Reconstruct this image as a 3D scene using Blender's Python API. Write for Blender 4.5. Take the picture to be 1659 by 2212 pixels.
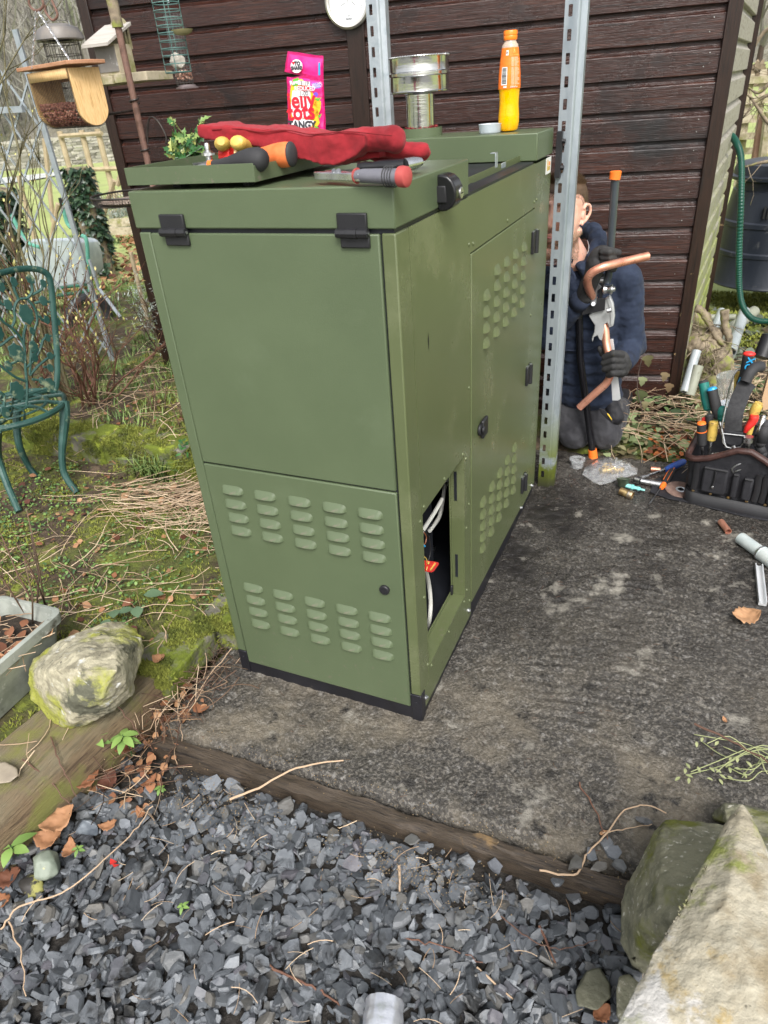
import bpy, bmesh, math, random
import numpy as np
from mathutils import Vector, Matrix, Euler, noise
random.seed(7); rng = np.random.default_rng(7)
rad = math.radians
for o in list(bpy.data.objects): bpy.data.objects.remove(o)
scene = bpy.context.scene
COL = scene.collection

# ------------------------------------------------------------------ camera
CAM_LOC = Vector((0.52548, -1.23228, 1.51104))
CAM_ROT = Euler((1.0216434, 0.0670385, 0.4078445), 'XYZ')
cam_d = bpy.data.cameras.new('camera'); cam = bpy.data.objects.new('camera', cam_d); COL.objects.link(cam)
cam.location = CAM_LOC; cam.rotation_euler = CAM_ROT
cam_d.sensor_fit = 'HORIZONTAL'; cam_d.sensor_width = 36.0; cam_d.lens = 1484.346/1659*36
cam_d.clip_start = 0.02; cam_d.clip_end = 2000
cam_d.dof.use_dof = True; cam_d.dof.focus_distance = 2.0; cam_d.dof.aperture_fstop = 9.0
scene.camera = cam
scene.render.resolution_x = 768; scene.render.resolution_y = 1024
# ------------------------------------------------------------------ overcast light
world = bpy.data.worlds.new('World'); scene.world = world; world.use_nodes = True
wn = world.node_tree.nodes; wl = world.node_tree.links
bg = wn['Background']; sky = wn.new('ShaderNodeTexSky'); sky.sky_type = 'NISHITA'; sky.sun_disc = False
SUN_EL, SUN_AZ = 48.0, 150.0      # azimuth: clockwise from +Y
sky.sun_elevation = rad(SUN_EL); sky.sun_rotation = rad(SUN_AZ)
sky.air_density = 1.0; sky.dust_density = 4.0; sky.ozone_density = 1.0
hsv = wn.new('ShaderNodeHueSaturation'); hsv.inputs['Saturation'].default_value = 0.22
wl.new(sky.outputs[0], hsv.inputs['Color']); wl.new(hsv.outputs[0], bg.inputs['Color'])
bg.inputs['Strength'].default_value = 0.15
sun_d = bpy.data.lights.new('sun', 'SUN'); sun = bpy.data.objects.new('sun', sun_d); COL.objects.link(sun)
sun_d.energy = 1.7; sun_d.angle = rad(22); sun_d.color = (1.0, 0.97, 0.93)
sd = Vector((math.sin(rad(SUN_AZ))*math.cos(rad(SUN_EL)), math.cos(rad(SUN_AZ))*math.cos(rad(SUN_EL)), math.sin(rad(SUN_EL))))
sun.rotation_euler = sd.to_track_quat('Z', 'Y').to_euler()
scene.view_settings.view_transform = 'Standard'; scene.view_settings.look = 'None'
scene.view_settings.exposure = 0.82; scene.view_settings.gamma = 1.0

# ------------------------------------------------------------------ helpers
_R = CAM_ROT.to_matrix()
def U(u, v, x=None, y=None, z=None, pl=None):
    """world point where the sight line of photo point (u, v) meets a real plane"""
    d = _R @ Vector(((u-829.5)/1484.346, -(v-1106)/1484.346, -1.0))
    if x is not None: t = (x-CAM_LOC.x)/d.x
    elif y is not None: t = (y-CAM_LOC.y)/d.y
    elif z is not None: t = (z-CAM_LOC.z)/d.z
    else: t = (pl[0]-CAM_LOC).dot(pl[1])/d.dot(pl[1])
    return CAM_LOC + d*t
def tag(o, label=None, cat=None, group=None, kind=None):
    if label: o['label'] = label
    if cat: o['category'] = cat
    if group: o['group'] = group
    if kind: o['kind'] = kind
    return o
WM = {}
def thing(name, label, cat, loc=(0,0,0), rz=0.0, group=None, M=None):
    o = bpy.data.objects.new(name, None); COL.objects.link(o)
    o.empty_display_size = 0.05
    m = M if M is not None else Matrix.Translation(Vector(loc)) @ Matrix.Rotation(rz, 4, 'Z')
    o.matrix_world = m; WM[o.name] = m.copy()
    return tag(o, label, cat, group)
def copy_tree(o, parent=None):
    c = o.copy(); COL.objects.link(c); c.parent = parent
    for ch in list(o.children): copy_tree(ch, c)
    return c
def frame(o, x, y):
    x = Vector(x).normalized(); y = Vector(y); y = (y - x*y.dot(x)).normalized(); z = x.cross(y)
    m = Matrix((x, y, z)).transposed().to_4x4(); m.translation = Vector(o); return m
def perp(d):
    d = Vector(d).normalized(); a = Vector((0,0,1)) if abs(d.z) < .9 else Vector((1,0,0))
    u = d.cross(a).normalized(); return u, d.cross(u).normalized()
class MB:
    def __init__(s): s.V = []; s.F = []; s.R = []; s.r = 0.0; s.T = None
    def add(s, vs, fs):
        b = len(s.V)
        s.V += [tuple(s.T @ Vector(v)) if s.T is not None else tuple(v) for v in vs]
        s.F += [tuple(i+b for i in f) for f in fs]; s.R += [s.r]*len(fs); return s
    def box(s, a, b):
        (x0,y0,z0),(x1,y1,z1) = a, b
        return s.add([(x0,y0,z0),(x1,y0,z0),(x1,y1,z0),(x0,y1,z0),(x0,y0,z1),(x1,y0,z1),(x1,y1,z1),(x0,y1,z1)],
          [(0,3,2,1),(4,5,6,7),(0,1,5,4),(1,2,6,5),(2,3,7,6),(3,0,4,7)])
    def bar(s, p0, p1, w, h, up=(0,0,1)):
        p0 = Vector(p0); p1 = Vector(p1); d = (p1-p0).normalized(); up = Vector(up)
        a = d.cross(up)
        a = (a.normalized() if a.length > 1e-6 else perp(d)[0]); b = a.cross(d).normalized()
        a = a*w/2; b = b*h/2
        return s.add([p0-a-b,p0+a-b,p0+a+b,p0-a+b,p1-a-b,p1+a-b,p1+a+b,p1-a+b],
          [(3,2,1,0),(4,5,6,7),(0,1,5,4),(1,2,6,5),(2,3,7,6),(3,0,4,7)])
    def lathe(s, prof, o=(0,0,0), ax=(0,0,1), n=24, a0=0, a1=None, caps=True, sq=None):
        o = Vector(o); ax = Vector(ax).normalized(); u, w = perp(ax); full = a1 is None
        m = n if full else n+1; vs = []
        for (r, z) in prof:
            for i in range(m):
                t = (2*math.pi*i/n) if full else a0+(a1-a0)*i/n
                k = sq(t) if sq else 1
                vs.append(o + ax*z + (u*math.cos(t)+w*math.sin(t))*r*k)
        fs = []
        for j in range(len(prof)-1):
            for i in range(n):
                i2 = (i+1) % m if full else i+1
                fs.append((j*m+i, j*m+i2, (j+1)*m+i2, (j+1)*m+i))
        if caps and full:
            if prof[0][0] > 1e-6: fs.append(tuple(range(m-1,-1,-1)))
            if prof[-1][0] > 1e-6: fs.append(tuple((len(prof)-1)*m+i for i in range(m)))
        return s.add(vs, fs)
    def cyl(s, p0, p1, r0, r1=None, n=16, caps=True):
        p0 = Vector(p0); p1 = Vector(p1)
        return s.lathe([(r0,0),(r0 if r1 is None else r1,(p1-p0).length)], p0, p1-p0, n, caps=caps)
    def pipe(s, p0, p1, r, t, n=20):
        L = (Vector(p1)-Vector(p0)).length
        return s.lathe([(r-t,0),(r,0),(r,L),(r-t,L),(r-t,0)], p0, Vector(p1)-Vector(p0), n, caps=False)
    def tube(s, pts, r, n=8, closed=False, caps=True, flat=1.0, up=None):
        pts = [Vector(p) for p in pts]; m = len(pts)
        rs = r if isinstance(r, (list, tuple)) else [r]*m
        if up is not None: u = Vector(up)
        else: u = perp(pts[1]-pts[0])[0]
        vs = []
        for i, p in enumerate(pts):
            a = pts[i-1] if (i or closed) else pts[0]; b = pts[(i+1) % m] if (i < m-1 or closed) else pts[-1]
            d = (b-a).normalized() if (b-a).length > 1e-9 else Vector((0,0,1))
            u = (u - d*u.dot(d)); u = u.normalized() if u.length > 1e-6 else perp(d)[0]
            w = d.cross(u)
            for k in range(n):
                t = 2*math.pi*k/n; vs.append(p + (u*math.cos(t) + w*math.sin(t)*flat)*rs[i])
        fs = []
        for i in range(m if closed else m-1):
            j = (i+1) % m
            for k in range(n):
                k2 = (k+1) % n; fs.append((i*n+k, i*n+k2, j*n+k2, j*n+k))
        if caps and not closed: fs.append(tuple(range(n-1,-1,-1))); fs.append(tuple((m-1)*n+k for k in range(n)))
        return s.add(vs, fs)
    def ell(s, c, r, M=None, nu=20, nv=12):
        c = Vector(c); vs = []; fs = []
        if not isinstance(r, (list, tuple)): r = (r, r, r)
        def P(x,y,z):
            v = Vector((x*r[0], y*r[1], z*r[2])); return c + (M @ v if M is not None else v)
        vs.append(P(0,0,-1))
        for j in range(1, nv):
            ph = -math.pi/2 + math.pi*j/nv
            for i in range(nu):
                t = 2*math.pi*i/nu; vs.append(P(math.cos(ph)*math.cos(t), math.cos(ph)*math.sin(t), math.sin(ph)))
        vs.append(P(0,0,1)); top = len(vs)-1
        for i in range(nu):
            i2 = (i+1) % nu; fs.append((0, 1+i2, 1+i)); fs.append((top, 1+(nv-2)*nu+i, 1+(nv-2)*nu+i2))
            for j in range(nv-2): fs.append((1+j*nu+i, 1+j*nu+i2, 1+(j+1)*nu+i2, 1+(j+1)*nu+i))
        return s.add(vs, fs)
    def cap(s, p0, p1, r0, r1=None):          # tapered capsule, for shapes fused by a voxel remesh
        r1 = r0 if r1 is None else r1; p0 = Vector(p0); p1 = Vector(p1)
        s.cyl(p0, p1, r0, r1, 20); s.ell(p0, r0*1.0); s.ell(p1, r1*1.0); return s
    def prism(s, poly, o, ux, uy, t):
        o = Vector(o); ux = Vector(ux); uy = Vector(uy); n = ux.cross(uy).normalized()*t; m = len(poly)
        a = [o + ux*p[0] + uy*p[1] for p in poly]
        vs = a + [p + n for p in a]
        fs = [tuple(range(m-1,-1,-1)), tuple(range(m, 2*m))] + [(i, (i+1) % m, m+(i+1) % m, m+i) for i in range(m)]
        return s.add(vs, fs)
    def leaf(s, o, d, up, L, W, shape='oval', fold=.25, curl=.2):
        o = Vector(o); d = Vector(d).normalized(); a = d.cross(Vector(up))
        a = a.normalized() if a.length > 1e-6 else perp(d)[0]; n = a.cross(d)
        sh = {'oval': [(.0,.04),(.2,.62),(.45,1),(.7,.8),(.9,.35),(1,0)],
              'lance': [(.0,.05),(.3,.9),(.6,.7),(1,0)],
              'ivy': [(.0,.08),(.08,.85),(.3,1.0),(.42,.55),(.62,.6),(1,0)],
              'holly': [(0,.1),(.12,1.05),(.24,.4),(.4,1.15),(.52,.42),(.68,1.0),(.8,.3),(1.05,0)]}[shape]
        vs = []
        for t, w in sh:
            c = o + d*(L*t) + n*(-curl*L*t*t)
            vs += [c, c + a*(w*W/2) + n*(fold*w*W/2), c - a*(w*W/2) + n*(fold*w*W/2)]
        fs = []
        for i in range(len(sh)-1):
            b = 3*i; fs += [(b, b+1, b+4, b+3), (b+2, b, b+3, b+5)]
        return s.add(vs, fs)
    def build(s, name, m, parent=None, ang=35, bevel=0, sub=0, voxel=0, smooth=0, disp=None, seg=2, solid=0, deci=0, **tg):
        me = bpy.data.meshes.new(name)
        V = s.V
        if parent is not None:
            inv = WM[parent.name].inverted(); V = [tuple(inv @ Vector(v)) for v in V]
        me.from_pydata(V, [], s.F); me.materials.append(m)
        if any(s.R):
            at = me.attributes.new('rnd', 'FLOAT', 'FACE'); at.data.foreach_set('value', s.R)
        me.validate(); me.shade_smooth()
        if ang < 180 and not voxel: me.set_sharp_from_angle(angle=rad(ang))
        o = bpy.data.objects.new(name, me); COL.objects.link(o)
        if parent is not None:
            o.parent = parent; WM[o.name] = WM[parent.name].copy()
        else: WM[o.name] = Matrix.Identity(4)
        if solid:
            q = o.modifiers.new('so', 'SOLIDIFY'); q.thickness = solid; q.offset = 0
        if voxel:
            q = o.modifiers.new('re', 'REMESH'); q.mode = 'VOXEL'; q.voxel_size = voxel; q.use_smooth_shade = True
        if smooth:
            q = o.modifiers.new('sm', 'SMOOTH'); q.iterations = smooth; q.factor = .5
        if bevel:
            q = o.modifiers.new('be', 'BEVEL'); q.width = bevel; q.segments = seg; q.limit_method = 'ANGLE'; q.angle_limit = rad(40)
        if sub:
            q = o.modifiers.new('su', 'SUBSURF'); q.levels = sub; q.render_levels = sub
        if disp:
            for (kind, size, st) in disp:
                tx = bpy.data.textures.new(name+'_t', kind); tx.noise_scale = size
                q = o.modifiers.new('di', 'DISPLACE'); q.texture = tx; q.strength = st; q.mid_level = .5; q.texture_coords = 'OBJECT' if False else 'LOCAL'
        return tag(o, **tg)

# ------------------------------------------------------------------ materials
def hexc(h):
    h = h.lstrip('#'); c = [int(h[i:i+2], 16)/255 for i in (0,2,4)]
    return tuple((x/12.92 if x <= .04045 else ((x+.055)/1.055)**2.4) for x in c) + (1,)
def C(c): return hexc(c) if isinstance(c, str) else tuple(c)+((1,) if len(c) == 3 else ())
def mat(name, cols, rough=.5, metal=0, scale=8, detail=6, bump=0, bscale=80, rnd=None, trans=0, ior=1.45,
        stretch=(1,1,1), spec=.5, coat=0, over=(), rvar=0, bst=None, sheen=0, sss=0, lo=.36, hi=.64, emit=0, alpha=1, dist=0):
    m = bpy.data.materials.new(name); m.use_nodes = True; nt = m.node_tree; N = nt.nodes; L = nt.links
    b = N['Principled BSDF']; b.inputs['Roughness'].default_value = rough; b.inputs['Metallic'].default_value = metal
    b.inputs['IOR'].default_value = ior; b.inputs['Transmission Weight'].default_value = trans
    b.inputs['Specular IOR Level'].default_value = spec; b.inputs['Coat Weight'].default_value = coat
    b.inputs['Sheen Weight'].default_value = sheen; b.inputs['Alpha'].default_value = alpha
    if sss: b.inputs['Subsurface Weight'].default_value = sss; b.inputs['Subsurface Radius'].default_value = (.01,.004,.002); b.inputs['Subsurface Scale'].default_value = 1
    tc = N.new('ShaderNodeTexCoord'); mp = N.new('ShaderNodeMapping'); mp.inputs['Scale'].default_value = stretch
    L.new(tc.outputs['Object'], mp.inputs['Vector'])
    def nz(sc, det=6, off=0, ro=.6, straight=False):
        n = N.new('ShaderNodeTexNoise'); n.inputs['Scale'].default_value = sc; n.inputs['Detail'].default_value = det
        n.inputs['Roughness'].default_value = ro; n.inputs['Distortion'].default_value = dist
        if off:
            q = N.new('ShaderNodeMapping'); q.inputs['Location'].default_value = (off, off*.7, off*1.3)
            L.new((tc.outputs['Object'] if straight else mp.outputs[0]), q.inputs['Vector']); L.new(q.outputs[0], n.inputs['Vector'])
        else: L.new(mp.outputs[0], n.inputs['Vector'])
        return n
    def ramp(fac, cs, l, h):
        r = N.new('ShaderNodeValToRGB'); e = r.color_ramp.elements; k = len(cs)
        e[0].position = l; e[0].color = C(cs[0]); e[1].position = h; e[1].color = C(cs[-1])
        for i in range(1, k-1):
            q = e.new(l+(h-l)*i/(k-1)); q.color = C(cs[i])
        L.new(fac, r.inputs[0]); return r.outputs[0]
    if len(cols) == 1: col = None; b.inputs['Base Color'].default_value = C(cols[0])
    else: col = ramp(nz(scale, detail).outputs[0], cols, lo, hi)
    def mix(a, bb, f, mode='MIX'):
        x = N.new('ShaderNodeMix'); x.data_type = 'RGBA'; x.blend_type = mode
        if isinstance(f, float): x.inputs[0].default_value = f
        else: L.new(f, x.inputs[0])
        if a is None: x.inputs[6].default_value = C(cols[0])
        else: L.new(a, x.inputs[6])
        if isinstance(bb, tuple): x.inputs[7].default_value = bb
        else: L.new(bb, x.inputs[7])
        return x.outputs[2]
    if rnd:
        at = N.new('ShaderNodeAttribute'); at.attribute_name = 'rnd'
        rc = ramp(at.outputs['Fac'], rnd, 0, 1)
        col = rc if len(cols) == 1 else mix(col, rc, .65)
    rg = None
    for i, ov in enumerate(over):
        c, sc, l, h = ov[:4]
        n = nz(sc, 8, 3.1+i*2.7, .65, True)
        mr = N.new('ShaderNodeMapRange'); mr.inputs['From Min'].default_value = l; mr.inputs['From Max'].default_value = h
        L.new(n.outputs[0], mr.inputs['Value']); f = mr.outputs[0]
        if len(ov) > 5 and ov[5]:                       # (z0, z1): strength falls from z0 to z1 (object space)
            sx = N.new('ShaderNodeSeparateXYZ'); L.new(tc.outputs['Object'], sx.inputs[0])
            m2 = N.new('ShaderNodeMapRange'); m2.inputs['From Min'].default_value = ov[5][1]; m2.inputs['From Max'].default_value = ov[5][0]
            L.new(sx.outputs[ov[6] if len(ov) > 6 else 2], m2.inputs['Value'])
            mu = N.new('ShaderNodeMath'); mu.operation = 'MULTIPLY'; L.new(f, mu.inputs[0]); L.new(m2.outputs[0], mu.inputs[1]); f = mu.outputs[0]
        col = mix(col, C(c), f)
        if len(ov) > 4 and ov[4] is not None:
            x = N.new('ShaderNodeMix'); x.data_type = 'FLOAT'; L.new(f, x.inputs[0]); x.inputs[3].default_value = ov[4]
            if rg is None: x.inputs[2].default_value = rough
            else: L.new(rg, x.inputs[2])
            rg = x.outputs[0]
    if rvar:
        n = nz(scale*1.7, 5, 9.3); mr = N.new('ShaderNodeMapRange'); mr.inputs['From Min'].default_value = .35; mr.inputs['From Max'].default_value = .65
        mr.inputs['To Min'].default_value = max(0, rough-rvar); mr.inputs['To Max'].default_value = min(1, rough+rvar)
        L.new(n.outputs[0], mr.inputs['Value'])
        if rg is None: rg = mr.outputs[0]
    if rg is not None: L.new(rg, b.inputs['Roughness'])
    if col is not None: L.new(col, b.inputs['Base Color'])
    if emit:
        b.inputs['Emission Strength'].default_value = emit
    if bump:
        n = N.new('ShaderNodeTexNoise'); n.inputs['Scale'].default_value = bscale; n.inputs['Detail'].default_value = 5; n.inputs['Roughness'].default_value = .65
        if bst:
            q = N.new('ShaderNodeMapping'); q.inputs['Scale'].default_value = bst; L.new(tc.outputs['Object'], q.inputs[0]); L.new(q.outputs[0], n.inputs['Vector'])
        else: L.new(tc.outputs['Object'], n.inputs['Vector'])
        bp = N.new('ShaderNodeBump'); bp.inputs['Strength'].default_value = 1; bp.inputs['Distance'].default_value = bump
        L.new(n.outputs[0], bp.inputs['Height']); L.new(bp.outputs[0], b.inputs['Normal'])
    return m
M = {}
G1 = (.084,.111,.060); G2 = (.094,.123,.067)
M['green'] = mat('green_powder_coat', [G1, G2], rough=.32, scale=3, bump=.0005, bscale=420, rvar=.07, over=[((.105,.135,.078), 4.5,.58,.80,.40), ((.19,.22,.16), 140,.70,.76,.5), ((.15,.135,.10), 55,.60,.70,.7,(.04,.30))])
M['green2'] = mat('green_side_panel', [(.088,.107,.048),(.102,.122,.056)], rough=.3, scale=2, bump=.00035, bscale=420, rvar=.05,
    over=[((.150,.165,.090), 3.5,.54,.74,.22), ((.22,.25,.17), 150,.70,.76,.5), ((.15,.135,.10), 55,.58,.68,.7,(.03,.30))])
M['blackmetal'] = mat('black_base_paint', [(.008,.008,.01),(.014,.014,.018)], rough=.42, bump=.0004, bscale=200, over=[((.12,.1,.08), 30, .66,.74,.8)])
M['plastic'] = mat('black_plastic', [(.012,.012,.014),(.018,.018,.02)], rough=.45, bump=.0002, bscale=500)
M['rubber'] = mat('dark_rubber', [(.02,.02,.022),(.035,.035,.037)], rough=.7, bump=.0003, bscale=400)
M['zinc'] = mat('zinc_plated_steel', [(.55,.56,.58),(.68,.69,.7)], rough=.3, metal=1, scale=30, rvar=.1)
M['galv'] = mat('galvanised_steel', [(.25,.29,.32),(.34,.38,.41),(.29,.33,.36)], rough=.42, metal=.55, scale=5, stretch=(3,3,.8), rvar=.12, bump=.0003, bscale=90,
    over=[((.13,.16,.015), 7, .38,.5,.8,(.12,.42)), ((.03,.028,.022), 12, .3,.45,.9,(.0,.12)), ((.5,.53,.55), 60,.66,.72,.4)])
M['galvc'] = mat('clean_galvanised_steel', [(.30,.35,.38),(.42,.46,.49),(.35,.39,.42)], rough=.42, metal=.5, scale=14, rvar=.1, bump=.0003, bscale=90)
M['chrome'] = mat('polished_steel', [(.56,.56,.55),(.68,.68,.67)], rough=.15, metal=1, scale=14, rvar=.05, bump=.0006, bscale=12, bst=(1,1,6))
M['steel'] = mat('worn_steel', [(.42,.42,.42),(.6,.6,.6)], rough=.28, metal=1, scale=20, rvar=.12)
M['copper'] = mat('copper_pipe', [(.70,.30,.20),(.80,.40,.28)], rough=.34, metal=.7, scale=25, rvar=.08)
M['brass'] = mat('old_brass', [(.5,.34,.12),(.3,.2,.1),(.6,.45,.22)], rough=.45, metal=.9, scale=40, over=[((.1,.3,.25), 40,.6,.7,.8)])
M['shedwood'] = mat('dark_stained_cladding', [(.014,.0055,.004),(.038,.013,.009),(.020,.008,.006),(.054,.019,.012)], rough=.25, scale=3, detail=9, stretch=(1.2,1.2,30), bump=.0018, bscale=5, bst=(1.4,1.4,110), rvar=.1,
    over=[((.006,.004,.004), 2.2,.55,.68,.35), ((.35,.22,.14), 24,.715,.76,.7)], dist=.3)
M['shedtrim'] = mat('dark_stained_corner_trim', [(.015,.008,.006),(.027,.013,.009),(.010,.006,.005)], rough=.32, scale=4, stretch=(24,24,1.2), bump=.0022, bscale=6, bst=(60,60,1.5), over=[((.42,.30,.15), 20,.66,.7,.8,(.1,1.1))])
M['shedside'] = mat('weathered_grey_cladding', [(.22,.20,.165),(.30,.28,.24),(.18,.16,.13)], rough=.6, scale=6, stretch=(2,2,10), bump=.001, bscale=30,
    over=[((.22,.26,.05), 5,.36,.55,.9,(.35,1.25))])
M['oldwood'] = mat('weathered_timber', [(.10,.068,.038),(.19,.135,.078),(.075,.05,.03)], rough=.75, scale=5, detail=9, stretch=(14,1.2,14), bump=.005, bscale=4, bst=(50,2.5,50),
    over=[((.17,.155,.10), 3.0,.36,.58,.9,(.088,.070)), ((.17,.17,.05), 6,.5,.62,.9), ((.02,.016,.012), 5,.6,.72,.8)])
M['edgewood'] = mat('wet_timber_edging', [(.035,.027,.02),(.07,.052,.036),(.022,.017,.014)], rough=.5, scale=6, detail=9, stretch=(1.5,20,20), bump=.003, bscale=5, bst=(3,70,70),
    over=[((.22,.14,.06), 5,.62,.70,.8), ((.3,.2,.09), 26,.66,.74,.8)])
M['paleboard'] = mat('weathered_pale_softwood', [(.34,.29,.2),(.46,.40,.29),(.27,.23,.15)], rough=.75, scale=6, stretch=(2,2,2), bump=.001, bscale=60, over=[((.22,.22,.08), 9,.5,.65,.9)])
M['pine'] = mat('fresh_larch_wood', [(.60,.36,.14),(.74,.50,.24),(.5,.28,.10)], rough=.55, scale=9, detail=8, stretch=(18,18,1.6), bump=.0006, bscale=20, bst=(30,30,2))
M['cedar'] = mat('reddish_cedar_roof', [(.36,.17,.09),(.45,.24,.14)], rough=.6, scale=8, stretch=(1.5,14,14), bump=.0006, bscale=60)
M['rust'] = mat('rusty_steel', [(.10,.055,.04),(.18,.10,.075),(.13,.075,.06)], rough=.7, scale=30, bump=.0008, bscale=150, over=[((.32,.25,.2), 14,.6,.7,.8)])
M['darkwire'] = mat('dark_wire', [(.03,.026,.024),(.06,.05,.045)], rough=.5, metal=.5, scale=40)
M['greenwire'] = mat('teal_coated_wire', [(.06,.13,.12),(.12,.22,.20)], rough=.35, scale=40)
M['skin'] = mat('skin', [(.62,.34,.25),(.70,.42,.32),(.64,.32,.24)], rough=.45, scale=18, sss=.25, bump=.0004, bscale=300)
M['hair'] = mat('short_brown_hair', [(.10,.055,.03),(.2,.125,.075),(.32,.22,.145)], rough=.6, scale=90, detail=8, bump=.003, bscale=260, bst=(1,1,.35))
M['navy'] = mat('navy_cotton', [(.009,.016,.036),(.017,.027,.054)], rough=.85, scale=12, bump=.004, bscale=9, bst=(1,1,2.4), sheen=.04)
M['greycloth'] = mat('charcoal_workwear', [(.022,.022,.026),(.042,.042,.047)], rough=.85, scale=9, bump=.004, bscale=11, bst=(1,1,2), sheen=.1, over=[((.09,.08,.07), 9,.6,.75,.9)])
M['blackcloth'] = mat('black_nylon', [(.009,.009,.012),(.02,.02,.024)], rough=.7, scale=20, bump=.002, bscale=60, over=[((.08,.075,.07), 40,.68,.74,.9)])
M['glove'] = mat('black_work_glove', [(.02,.02,.021),(.035,.034,.033)], rough=.75, scale=20, bump=.0006, bscale=240)
M['redsuede'] = mat('red_suede', [(.20,.007,.013),(.30,.014,.022),(.235,.010,.016)], rough=.9, scale=16, bump=.0009, bscale=160, sheen=.06, over=[((.12,.005,.009), 5,.5,.7,.95)])
M['orange'] = mat('orange_plastic', [(.85,.17,.02),(.9,.2,.03)], rough=.38, scale=20)
M['cap'] = mat('bottle_cap_orange', [(.95,.2,.01),(.95,.23,.015)], rough=.32, scale=20)
M['red'] = mat('red_plastic', [(.6,.02,.02),(.68,.04,.03)], rough=.4, scale=20, over=[((.2,.03,.02), 40,.62,.72,.8)])
M['yellow'] = mat('worn_yellow_plastic', [(.50,.34,.07),(.62,.43,.10)], rough=.45, scale=20, over=[((.16,.10,.04), 50,.58,.68,.8)])
M['cyan'] = mat('cyan_plastic', [(.02,.3,.6),(.03,.34,.64)], rough=.4)
M['teal'] = mat('teal_grip', [(.01,.14,.12),(.02,.18,.15)], rough=.5)
M['bluep'] = mat('blue_grip', [(.02,.07,.3),(.03,.09,.36)], rough=.45)
M['white'] = mat('white_plastic', [(.72,.72,.70),(.78,.78,.76)], rough=.4)
M['whitecable'] = mat('white_cable', [(.5,.5,.46),(.6,.6,.55)], rough=.5)
M['black'] = mat('black_print', [(.01,.01,.01)], rough=.5)
M['ink'] = mat('print_ink_dark', [(.05,.05,.06)], rough=.5)
M['darkin'] = mat('dark_interior_and_gap_shade', [(.006,.007,.009),(.016,.018,.024)], rough=.5, scale=6)  # near-black interior; doubles as painted shade in louvre mouths and lid gap
M['clear'] = mat('clear_plastic', [(.9,.92,.93)], rough=.12, trans=.85, ior=1.2)
M['milky'] = mat('milky_plastic', [(.70,.76,.80)], rough=.3, trans=.45, ior=1.3)
M['moss'] = mat('moss', [(.10,.13,.02),(.18,.21,.03)], rough=.95, rnd=[(.03,.040,.010),(.11,.125,.022),(.27,.28,.05),(.16,.18,.035)])
M['leafgreen'] = mat('leaf_green', [(.06,.15,.02)], rough=.5, rnd=[(.04,.085,.03),(.09,.17,.045),(.20,.31,.08)])
M['holly'] = mat('variegated_holly', [(.03,.10,.03)], rough=.3, rnd=[(.02,.08,.02),(.05,.16,.04),(.42,.44,.14)])
M['ivy'] = mat('ivy_leaf', [(.02,.06,.02)], rough=.35, rnd=[(.008,.02,.010),(.025,.055,.028),(.06,.10,.05)])
M['sage'] = mat('grey_green_foliage', [(.2,.24,.2)], rough=.7, rnd=[(.13,.17,.13),(.28,.33,.28),(.42,.46,.42)])
M['deadleaf'] = mat('dead_leaf', [(.30,.12,.05)], rough=.75, rnd=[(.09,.032,.02),(.24,.10,.045),(.42,.24,.125),(.16,.06,.03)])
M['palelitter'] = mat('pale_leaf_litter', [(.3,.3,.2)], rough=.8, rnd=[(.025,.045,.015),(.08,.13,.04),(.24,.28,.14),(.18,.11,.06),(.05,.08,.025)])
M['straw'] = mat('dead_stalks', [(.45,.35,.22)], rough=.8, rnd=[(.22,.14,.08),(.5,.36,.24),(.66,.52,.36)])
M['twig'] = mat('brown_twig', [(.10,.055,.035)], rough=.75, rnd=[(.05,.032,.024),(.12,.065,.045),(.13,.09,.055)])
M['bark'] = mat('pale_bark', [(.13,.10,.07),(.26,.21,.145),(.08,.06,.045)], rough=.85, scale=14, bump=.004, bscale=40, over=[((.2,.22,.05),14,.52,.64,.9)])
M['slate'] = mat('slate_chip', [(.045,.052,.06),(.12,.132,.145),(.07,.079,.09)], rough=.4, scale=26, detail=8, bump=.0022, bscale=70, bst=(1,1,2.5),
    rnd=[(.023,.025,.028),(.058,.063,.070),(.135,.145,.158),(.073,.079,.087),(.21,.225,.245),(.10,.085,.062),(.14,.155,.17),(.085,.072,.085)], over=[((.28,.29,.28), 110,.68,.74,.6), ((.02,.02,.02), 9,.56,.66,.3)])
M['soil'] = mat('damp_soil', [(.018,.013,.009),(.04,.028,.019),(.025,.018,.012)], rough=.85, scale=30, bump=.012, bscale=60)
M['lawn'] = mat('grass_field', [(.22,.28,.09),(.33,.38,.14),(.27,.32,.11)], rough=.95, scale=.35, bump=.03, bscale=9, over=[((.34,.32,.17), .5,.55,.68)])
M['grassblade'] = mat('grass_blade', [(.1,.18,.04)], rough=.6, rnd=[(.06,.11,.03),(.13,.21,.05),(.26,.31,.10)])
M['drystone'] = mat('dry_stone', [(.16,.15,.12),(.30,.28,.23)], rough=.9, scale=3, bump=.02, bscale=12, rnd=[(.10,.095,.08),(.26,.25,.21),(.42,.40,.34)])

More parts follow.
